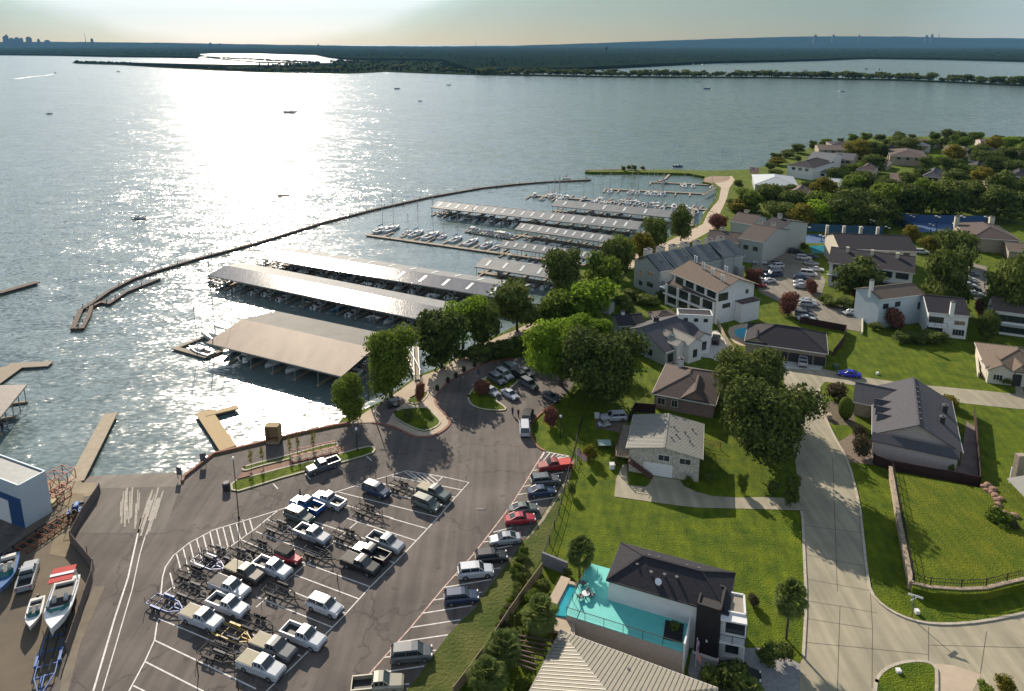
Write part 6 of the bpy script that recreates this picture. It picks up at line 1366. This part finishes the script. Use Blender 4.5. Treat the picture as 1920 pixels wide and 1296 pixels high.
sheet('side_yard',[(1638,862),(1640,850),(1800,875),(1812,790),(1828,800),(1836,912),(1666,880)],.05,mat('yard_gravel',(.12,.09,.085),.95,col2=(.20,.16,.15),vs=.5,detail=7))
sheet('raised_lawn',rl,1.15,M_grass3,thick=1.15)
fence('iron_fence','black iron fence on top of the curved stone wall','fence',[(1709,1104),(1742,1112),(1800,1116),(1846,1114),(1885,1104),(1925,1095),(2000,1082)],1.1,M_blkf,solid=False,z=1.3,sp=2.3)
fence('iron_fence','black iron fence along the left side of the fenced lawn','fence',[(1672,889),(1690,985),(1711,1102)],1.1,M_blkf,solid=False,z=1.2,sp=2.3)
fence('black_fence','thin black fence between the parking lot verge and the garden','fence',[(1092,790),(1085,815),(1080,838),(1068,885),(1058,925),(1048,965),(1030,1020),(1018,1052)],1.5,M_blkf,solid=False,sp=2.4)
fence('black_fence','black fence running down beside the palms','fence',[(1016,1075),(990,1110),(955,1160),(920,1215),(880,1270),(850,1310)],1.6,M_wood,w=.06,sp=2.4)
fence('garden_wall','grey block wall at the corner of the pool garden','wall',[(1016,1058),(1064,1078)],2.0,mat('blockwall',(.17,.17,.19),.9,var=.15),w=.3,sp=0)
fence('yard_fence','brown screened yard fence beside the ramp, upper length','fence',[(188,925),(156,972),(140,1003),(133,1018)],1.8,mat('screen',(.13,.10,.09),.9,var=.15),w=.06,postm=M_galv)
fence('yard_fence','brown screened yard fence bending behind the cruiser','fence',[(133,1018),(158,1048),(176,1070),(173,1092),(160,1130),(140,1190),(127,1228)],1.8,MATS['screen'],w=.06,postm=M_galv)
fence('wooden_fence','brown boundary fence beside the garage house','fence',[(1500,606),(1586,622),(1580,645),(1562,668)],1.8,M_maroon)
fence('boundary_wall','tan low wall at the left side of the tan roofed house','wall',[(1829,657),(1834,708)],1.2,W_cream,w=.3,sp=0)
fence('kerb_wall','tan stepped wall at the end of the apartment lane','wall',[(1617,583),(1616,628)],.8,W_cream,w=.35,sp=0)
fence('garden_fence','dark fence around the kidney pool terrace','fence',[(1345,610),(1360,640),(1378,668)],1.6,W_tan)
M_screenb=mat('blue_screen',(.03,.08,.20),.9,var=.15); 
fence('court_fence','blue windscreen fence behind the left tennis court','fence',[(1476,432),(1560,436),(1655,440)],3.2,mat('teal_screen',(.03,.09,.15),.9,var=.15),sp=5)
fence('court_fence','blue windscreen fence behind the right tennis court','fence',[(1657,412),(1720,418),(1848,420)],3.4,M_screenb,sp=5)
fence('court_fence','blue windscreen side fence of the right tennis court','fence',[(1657,412),(1690,424),(1712,434)],3.0,M_screenb,sp=5)
fence('picket_fence','wooden rail fence joining the stone house to the oak','fence',[(1319,836),(1350,842)],1.4,M_redm,solid=False,sp=2)
fence('patio_fence','dark wooden gate wall behind the white utility vehicle','fence',[(1180,792),(1190,772),(1228,775)],2.0,M_maroon)
# ---------------------------------------------------------------- poles, flags, small things
def lamp_post(x,yb,yt,lb,arm=0):
    hh=hgt(x,yb,yt); t=thing('lamp_post',lb,'lamp post',G(x,yb)); part('pole',MB().cyl((0,0,0),(0,0,hh-.4),.09,.06).cyl((0,0,0),(0,0,.5),.17,.12),M_blkf,t)
    part('lamp_shade',MB().cyl((0,0,hh-.45),(0,0,hh-.1),.12,.26,8).cyl((0,0,hh-.1),(0,0,hh+.1),.26,.05,8),M_gel,t); return t
lamp_post(670,847,803,'black lamp post on the long grass island'); lamp_post(448,972,858,'tall thin lamp post beside the left end of the grass island'); lamp_post(1051,822,779,'lamp post on the grass triangle')
def pole(x,yb,yt,lb,m,name='utility_pole',r=.16,arms=True):
    hh=hgt(x,yb,yt); t=thing(name,lb,'pole',G(x,yb)); part('shaft',MB().cyl((0,0,0),(0,0,hh),r,r*.6),m,t)
    if arms: part('crossarm',MB().bar((-1.1,0,hh-.5),(.5,0,hh-.4),.12),m,t)
pole(691,752,664,'tall weathered utility pole with a crossarm by the dark dock tree',M_galv)
for (x,yb,yt) in ((705,898,882),(1100,0,0),):
    if yb: pole(x,yb,yt,'thin black post in the parking lot hatch',M_blkf,'marker_post',.06,False)
for (x,yb,yt,lb) in ((717,971,955,'thin marker post between the trailers'),(725,905,890,'thin marker post above the stalls'),(447,1296,1274,'thin marker post at the bottom of the lot'),(372,1268,1235,'thin marker post by the lowest trailers'),(383,1045,1030,'thin marker post on the curved border'),(633,1090,1072,'thin marker post beside the lone stall'),(164,1042,1022,'thin marker post by the yard fence')):
    pole(x,yb,yt,lb,M_blkf,'marker_post',.07,False)
for i,(x,yb,yt) in enumerate(((1491,428,411),(1538,428,411),(1513,444,424),(1540,452,441),(1612,446,425),(1633,436,412),(1662,446,425),(1708,425,404),(1755,430,405),(1802,428,405),(1847,428,406),(1744,440,420),(1792,440,422))):
    hh=hgt(x,yb,yt); t=thing('court_light','slim floodlight mast at the tennis courts','floodlight',G(x,yb),0,'floodlights of the tennis courts'); part('mast',MB().cyl((0,0,0),(0,0,hh),.1),M_blkf,t); part('lamp_head',MB().cbox((-.6,0,hh),(.9,.5,.25)).cbox((.6,0,hh-.5),(.9,.5,.25)),M_gel,t)
hh=3.4; t=thing('street_sign','pale street name sign post at the street corner','sign',G(1709,1160)); part('post',MB().cyl((0,0,0),(0,0,hh),.06),M_galv,t); part('sign_blade',MB().cbox((.1,0,hh),(1.7,.05,.28),-.5).cbox((0,0,hh-.35),(1.5,.05,.25),.5),M_gel,t)
M_fr=mat('flag_red',(.45,.03,.04),.8,var=0); M_fw=mat('flag_white',(.6,.6,.6),.8,var=0); M_fb=mat('flag_blue',(.02,.04,.20),.8,var=0)
def flag(x,y,yt,lb,w,h_,rz=0,droop=0,z=0,nopole=False):
    hh=hgt(x,y,yt)-z if not nopole else nopole; t=thing('flag',lb,'flag',G(x,y)+Vector((0,0,z)),rz); part('flagpole',MB().cyl((0,0,0),(0,0,hh),.05),M_gel,t)
    def band(b0,b1,a0,a1,off):
        m=MB(); n=6; vs=[]
        for i in range(n+1):
            a=a0+(a1-a0)*i/n; s=math.sin(a*9)*.10*w; dz=-droop*a*w
            for b in (b0,b1):
                for q in (-.012,.012): vs.append((.06+a*w*(1-.4*droop), s+q*(1+off), hh-.1-b*h_+dz))
        for i in range(n):
            k=i*4; m.f+= [[k,k+4,k+6,k+2],[k+1,k+3,k+7,k+5],[k,k+1,k+5,k+4],[k+2,k+6,k+7,k+3]]
        m.v=[Vector(v_) for v_ in vs]; return m
    for i in range(13): part('stripe',band(i/13,(i+1)/13,0,1,0),M_fr if i%2==0 else M_fw,t)
    part('canton',band(-.005,7/13,-.005,.4,1.2),M_fb,t)
flag(1081,873,840,'american flag on a pole by the garden fence',2.2,1.3,R(-25),.5)
flag(1405,330,313,'far american flag at the lakeside lawn',5.5,3.2,0,.1)
flag(1304,1252,0,'american flag hanging beside the black entrance tower',1.9,1.1,R(-80),1.1,nopole=4.2)
# people
def person(x,y,rz,lb,top,leg,stride=.25,sc=1,arm=.1,zz=.035):
    t=Vector; me=bpy.data.meshes.new('person')
    J=[(0,0,.95),(0,0,1.2),(0,0,1.45),(0,0,1.54),(0,.0,1.66),(0,0,1.75), (0,.19,1.42),(arm,.26,1.15),(arm+.12,.24,.92), (0,-.19,1.42),(-arm,-.26,1.15),(-arm+.08,-.24,.92), (0,.1,.9),(stride*.6,.11,.5),(stride*.7,.11,.06),(stride*.7+.16,.12,.03), (0,-.1,.9),(-stride*.4,-.11,.5),(-stride,-.11,.08),(-stride+.14,-.12,.03)]
    E=[(0,1),(1,2),(2,3),(3,4),(4,5),(2,6),(6,7),(7,8),(2,9),(9,10),(10,11),(0,12),(12,13),(13,14),(14,15),(0,16),(16,17),(17,18),(18,19)]
    rad=[.15,.14,.15,.055,.10,.07,.07,.05,.035,.07,.05,.035,.10,.07,.045,.04,.10,.07,.045,.04]
    me.from_pydata(J,E,[]); o=bpy.data.objects.new('person',me); lk(o); o.location=G(x,y)+t((0,0,zz)); o.rotation_euler=(0,0,rz); o.scale=(sc,)*3
    sk=o.modifiers.new('skin','SKIN'); 
    for i,v in enumerate(me.skin_vertices[0].data): v.radius=(rad[i],rad[i]*.9); v.use_root=(i==0)
    s=o.modifiers.new('sub','SUBSURF'); s.levels=1; s.render_levels=1
    me.materials.append(mat('skin_tone',(.30,.18,.12),.6,var=0)); o['label']=lb; o['category']='person'
    c=MB().loft([[(a*math.cos(q),b_*math.sin(q),z) for q in [k*.785 for k in range(8)]] for z,a,b_ in ((.88,.17,.19),(1.1,.16,.18),(1.35,.17,.21),(1.49,.10,.16))]); part('shirt',c,top,o)
    l=MB()
    for k in ((12,13,14),(16,17,18)): l.cyl(J[k[0]],J[k[1]],.125,.09,8); l.cyl(J[k[1]],J[k[2]],.09,.07,8)
    part('trousers',l,leg,o); part('hair',MB().add([(v.x*.105,v.y*.105,1.71+v.z*.09) for v in ICO2[0]],ICO2[1]),M_blk,o)
cl1=mat('dark_shirt',(.03,.03,.035),.9,var=0); cl2=mat('denim',(.04,.05,.09),.9,var=0); cl3=mat('white_shirt',(.6,.6,.6),.9,var=0); cl4=mat('red_shirt',(.35,.04,.04),.9,var=0)
person(563,935,R(200),'person in dark clothes walking above the blue pickup truck',cl1,cl1)
person(961,778,R(80),'person in dark shirt standing on the loop drive, left of two',cl1,cl2); person(972,782,R(250),'person in dark clothes standing near the black SUV',cl1,cl1)
for i,(x,y,c) in enumerate(((1338,379,cl1),(1342,377,cl3),(1330,396,cl2),(897,703,cl1))): person(x,y,i,'person in %s on the %s'%(['dark shirt','white shirt','blue shirt','dark shirt'][i],['waterfront path near the basin, left of a pair','waterfront path near the basin, right of a pair','waterfront path nearer the gangway','asphalt beside the promenade wall'][i]),c,cl2)
# benches, bollards, bins and small boxes
for i,(x,y) in enumerate(((820,733),(840,718),(855,709),(870,697),(890,688),(915,676))):
    t=thing('round_planter','dark round planter along the promenade kerb','planter',G(x,y)+Vector((0,0,.12)),0,'planters along the promenade'); part('pot',MB().cyl((0,0,0),(0,0,.7),.35,.5,10),M_blk,t); part('foliage',crown(40+i,120,.14,lobes=3,R0=.5,zc=1.0,zr=.3),L_dark,t)
t=thing('waste_bin','dark waste bin with pale lid at the end of the grass island','waste bin',G(425,919)); part('drum',MB().cyl((0,0,0),(0,0,1.3),.62,.62,14),M_blk,t); part('lid',MB().cyl((0,0,1.3),(0,0,1.45),.68,.5,14),M_galv,t)
def board(x,y,yt,w,lb,rz=0):
    hh=hgt(x,y,yt); t=thing('sign_board',lb,'sign',G(x,y),rz); part('board',MB().box(-w/2,-.06,hh*.35,w/2,.06,hh),M_galv,t)
    for s in (-1,1): part('post',MB().bar((s*w*.4,.1,0),(s*w*.4,.1,hh),.1),M_galv,t)
board(382,872,850,1.0,'grey sign board on the seawall by the ramp',.3); board(337,898,876,.8,'small sign on the right edge of the boat ramp')
t=thing('boat_lift_box','tan open crate structure standing at the seawall','crate',G(514,828)); hh=hgt(514,828,796); 
part('crate_panel',MB().box(-1.3,-.9,0,1.3,.9,.25).box(-1.3,.8,0,1.3,.9,hh).box(-1.3,-.9,0,-1.2,.9,hh).box(1.2,-.9,0,1.3,.9,hh).box(-1.3,-.9,hh-.1,1.3,.9,hh),mat('crate_wood',(.32,.23,.12),.9,var=.4,vs=4),t)
for (x,y,lb) in ((1133,833,'green topped utility box on the lawn beside the stone house'),):
    t=thing('table','square pale green table on the garden lawn','table',G(x,y+4)); part('tabletop',MB().box(-1.2,-1.0,.7,1.2,1.0,.78),mat('green_top',(.30,.42,.38),.6,var=.05),t)
    for a in (-1,1):
        for b_ in (-1,1): part('leg',MB().bar((a*1,b_*.85,0),(a*1,b_*.85,.7),.08),M_blk,t)
def small_box(x,y,s,m,lb,name='utility_box',cat='utility box',rz=0): 
    t=thing(name,lb,cat,G(x,y)+Vector((0,0,.02)),rz); part('cabinet',MB().box(-s/2,-s/2,0,s/2,s/2,s*.9),m,t); part('lid',MB().box(-s*.55,-s*.55,s*.9,s*.55,s*.55,s*.98),m,t)
small_box(1119,783,.9,M_gel,'small white box at the left end of the brown drive'); small_box(1553,785,1.0,W_tan,'stone mailbox pillar at the kerb of the grey roofed house','mailbox','mailbox'); small_box(1567,692,1.1,mat('boxgreen',(.06,.10,.05),.7,var=.1),'green utility box beside the bright blue sports sedan')
small_box(1645,702,.5,M_gel,'tiny white box on the big lawn'); small_box(1494,1098,.5,M_gel,'tiny white box on the lawn by the street'); small_box(1684,1262,.5,M_gel,'tiny white box on the round grass island'); small_box(1719,1150,.5,M_gel,'tiny white hydrant box beside the street sign')
small_box(1148,878,.9,M_gel,'white planter stones at the foot of the deck','flower_pot','flower pot')
t=thing('rock_border','curved border of reddish rocks on the fenced lawn','rocks',G(1875,965)+Vector((0,0,1.15)))
r=random.Random(9)
for i,(x,y) in enumerate([(1842,925),(1848,932),(1856,936),(1864,942),(1866,950),(1870,958),(1866,966),(1864,974),(1868,982),(1880,985),(1890,984),(1900,980),(1860,930),(1874,948),(1850,922),(1882,975)]):
    p=G(x,y)-G(1875,965); s=r.uniform(.35,.7); part('rock',MB().add([p+Vector((v.x*s*r.uniform(.8,1.2),v.y*s*r.uniform(.8,1.2),v.z*s*.6+.1)) for v in ICO2[0]],ICO2[1]),mat('red_rock',(.24,.14,.10),.95,var=.3,vs=2),t)
single('puddle_weed',MB().add([(v.x*1.0,v.y*.3,v.z*.03) for v in ICO1[0]],ICO1[1]),M_blk,'dark curled rope lying on the driving lane','rope').location=G(902,955)+Vector((0,0,.06))
# ---------------------------------------------------------------- horizon towers
M_twr=mat('far_tower',(.035,.045,.055),.9,var=.1)
def tower(x,yb,yt,wpx,lb,name='distant_tower',kind='box'):
    p=G(x,yb); hh=hgt(x,yb,yt); w=wpx*mpp(yb); t=thing(name,lb,'water tower' if kind=='tank' else 'building' if kind=='box' else 'radio mast',p,0,'skyline buildings' if kind=='box' else None)
    if kind=='tank':
        part('tank',MB().cyl((0,0,hh*.7),(0,0,hh*.85),w*.3,w*.5,12).cyl((0,0,hh*.85),(0,0,hh),w*.5,w*.3,12),M_twr,t); part('stem',MB().cyl((0,0,0),(0,0,hh*.72),w*.14,n=8),M_twr,t)
    elif kind=='mast': part('mast',MB().cyl((0,0,0),(0,0,hh),w*.3,w*.12,6),M_twr,t); part('base',MB().cbox((0,0,hh*.04),(w,w,hh*.08)),M_twr,t)
    else: part('block',MB().box(-w/2,-w/3,0,w/2,w/3,hh*.9),M_twr,t); part('rooftop',MB().box(-w*.3,-w/4,hh*.9,w*.25,w/4,hh),M_twr,t)
for i,(x,yt,w) in enumerate(((10,68,4),(15,65,5),(24,71,8),(34,70,7),(42,71,5),(56,69,8),(74,73,4),(90,75,8),(174,72,4),(395,80,4),(413,81,3),(455,83,3))): tower(x,89.0,yt,w,'hazy tower block of the city skyline on the left horizon')
tower(162,89,62,2,'tall thin radio mast on the left horizon',kind='mast'); tower(1758,88,62,2.4,'lattice mast on the right horizon',kind='mast'); tower(892,88,76,1.4,'thin mast on the horizon right of the glare',kind='mast')
tower(1137,102,88,8,'large water tower in the middle of the far shore','water_tower','tank'); tower(1142,89,80,5,'small water tower on the horizon, left of a pair','water_tower','tank'); tower(1194,89,80,5,'small water tower on the horizon, right of a pair','water_tower','tank'); tower(597,89,83,4,'water tower under the glare on the horizon','water_tower','tank')
for (x,yt,w) in ((1527,65,6),(1561,65,5),(1609,65,3),(1745,64,4),(1735,66,5),(546,84,3),(560,84,3),(1090,82,3)): tower(x,89.0,yt,w,'low hazy building on the horizon away from the skyline')
# rolling wooded rise on the horizon
mb=MB(); X=list(range(-900,2700,20)); rr=random.Random(4)
tops=[(-900,78),(0,79),(200,80.5),(480,85),(760,88),(960,87),(1200,79.5),(1440,71.5),(1600,68),(1800,68.5),(1920,71),(2700,76)]
vs=[];
for i,x in enumerate(X):
    yt=lerp_poly(tops,x+.01)+rr.uniform(-.35,.35); a=G(x,89.2); hh=max(6,hgt(x,89.2,yt)*1.08); vs+= [a+Vector((0,0,-2)), a+Vector((0,-0,0)) , a+Vector((0,900,hh*.82)), a+Vector((0,2000,hh*1.0)), a+Vector((0,2600,-5))]
n=5; mb.v=vs; mb.f=[[i*n+k,(i+1)*n+k,(i+1)*n+k+1,i*n+k+1] for i in range(len(X)-1) for k in range(n-1)]
struct('hills',mb,M_far)
# ---------------------------------------------------------------- haze
HZ = MB().box(-16000, -300, -5, 16000, 19500, 900)
hm = bpy.data.materials.new('haze_air'); hm.use_nodes = True; t = hm.node_tree; t.nodes.clear()
o_ = t.nodes.new('ShaderNodeOutputMaterial'); pv = t.nodes.new('ShaderNodeVolumePrincipled'); pv.inputs['Color'].default_value = (.20,.45,.75,1); pv.inputs['Density'].default_value = 2.6e-5; pv.inputs['Anisotropy'].default_value = .0
t.links.new(pv.outputs[0], o_.inputs['Volume'])
struct('haze', HZ, hm, 'stuff', 'thin blue haze over the lake and far shore')
scn.cycles.volume_bounces = 0; scn.cycles.max_bounces = 5; scn.cycles.transparent_max_bounces = 6
for pr in protos.values():
    for o in pr:
        if o.get('label') == 'x':
            for c in list(o.children_recursive): bpy.data.objects.remove(c)
            bpy.data.objects.remove(o)
for o in list(bpy.data.objects):
    if o.name in bpy.data.objects and o.get('label') == 'x':
        for c in list(o.children_recursive): bpy.data.objects.remove(c)
        bpy.data.objects.remove(o)
for o in bpy.data.objects:
    for k in ('_h',):
        if k in o: del o[k]
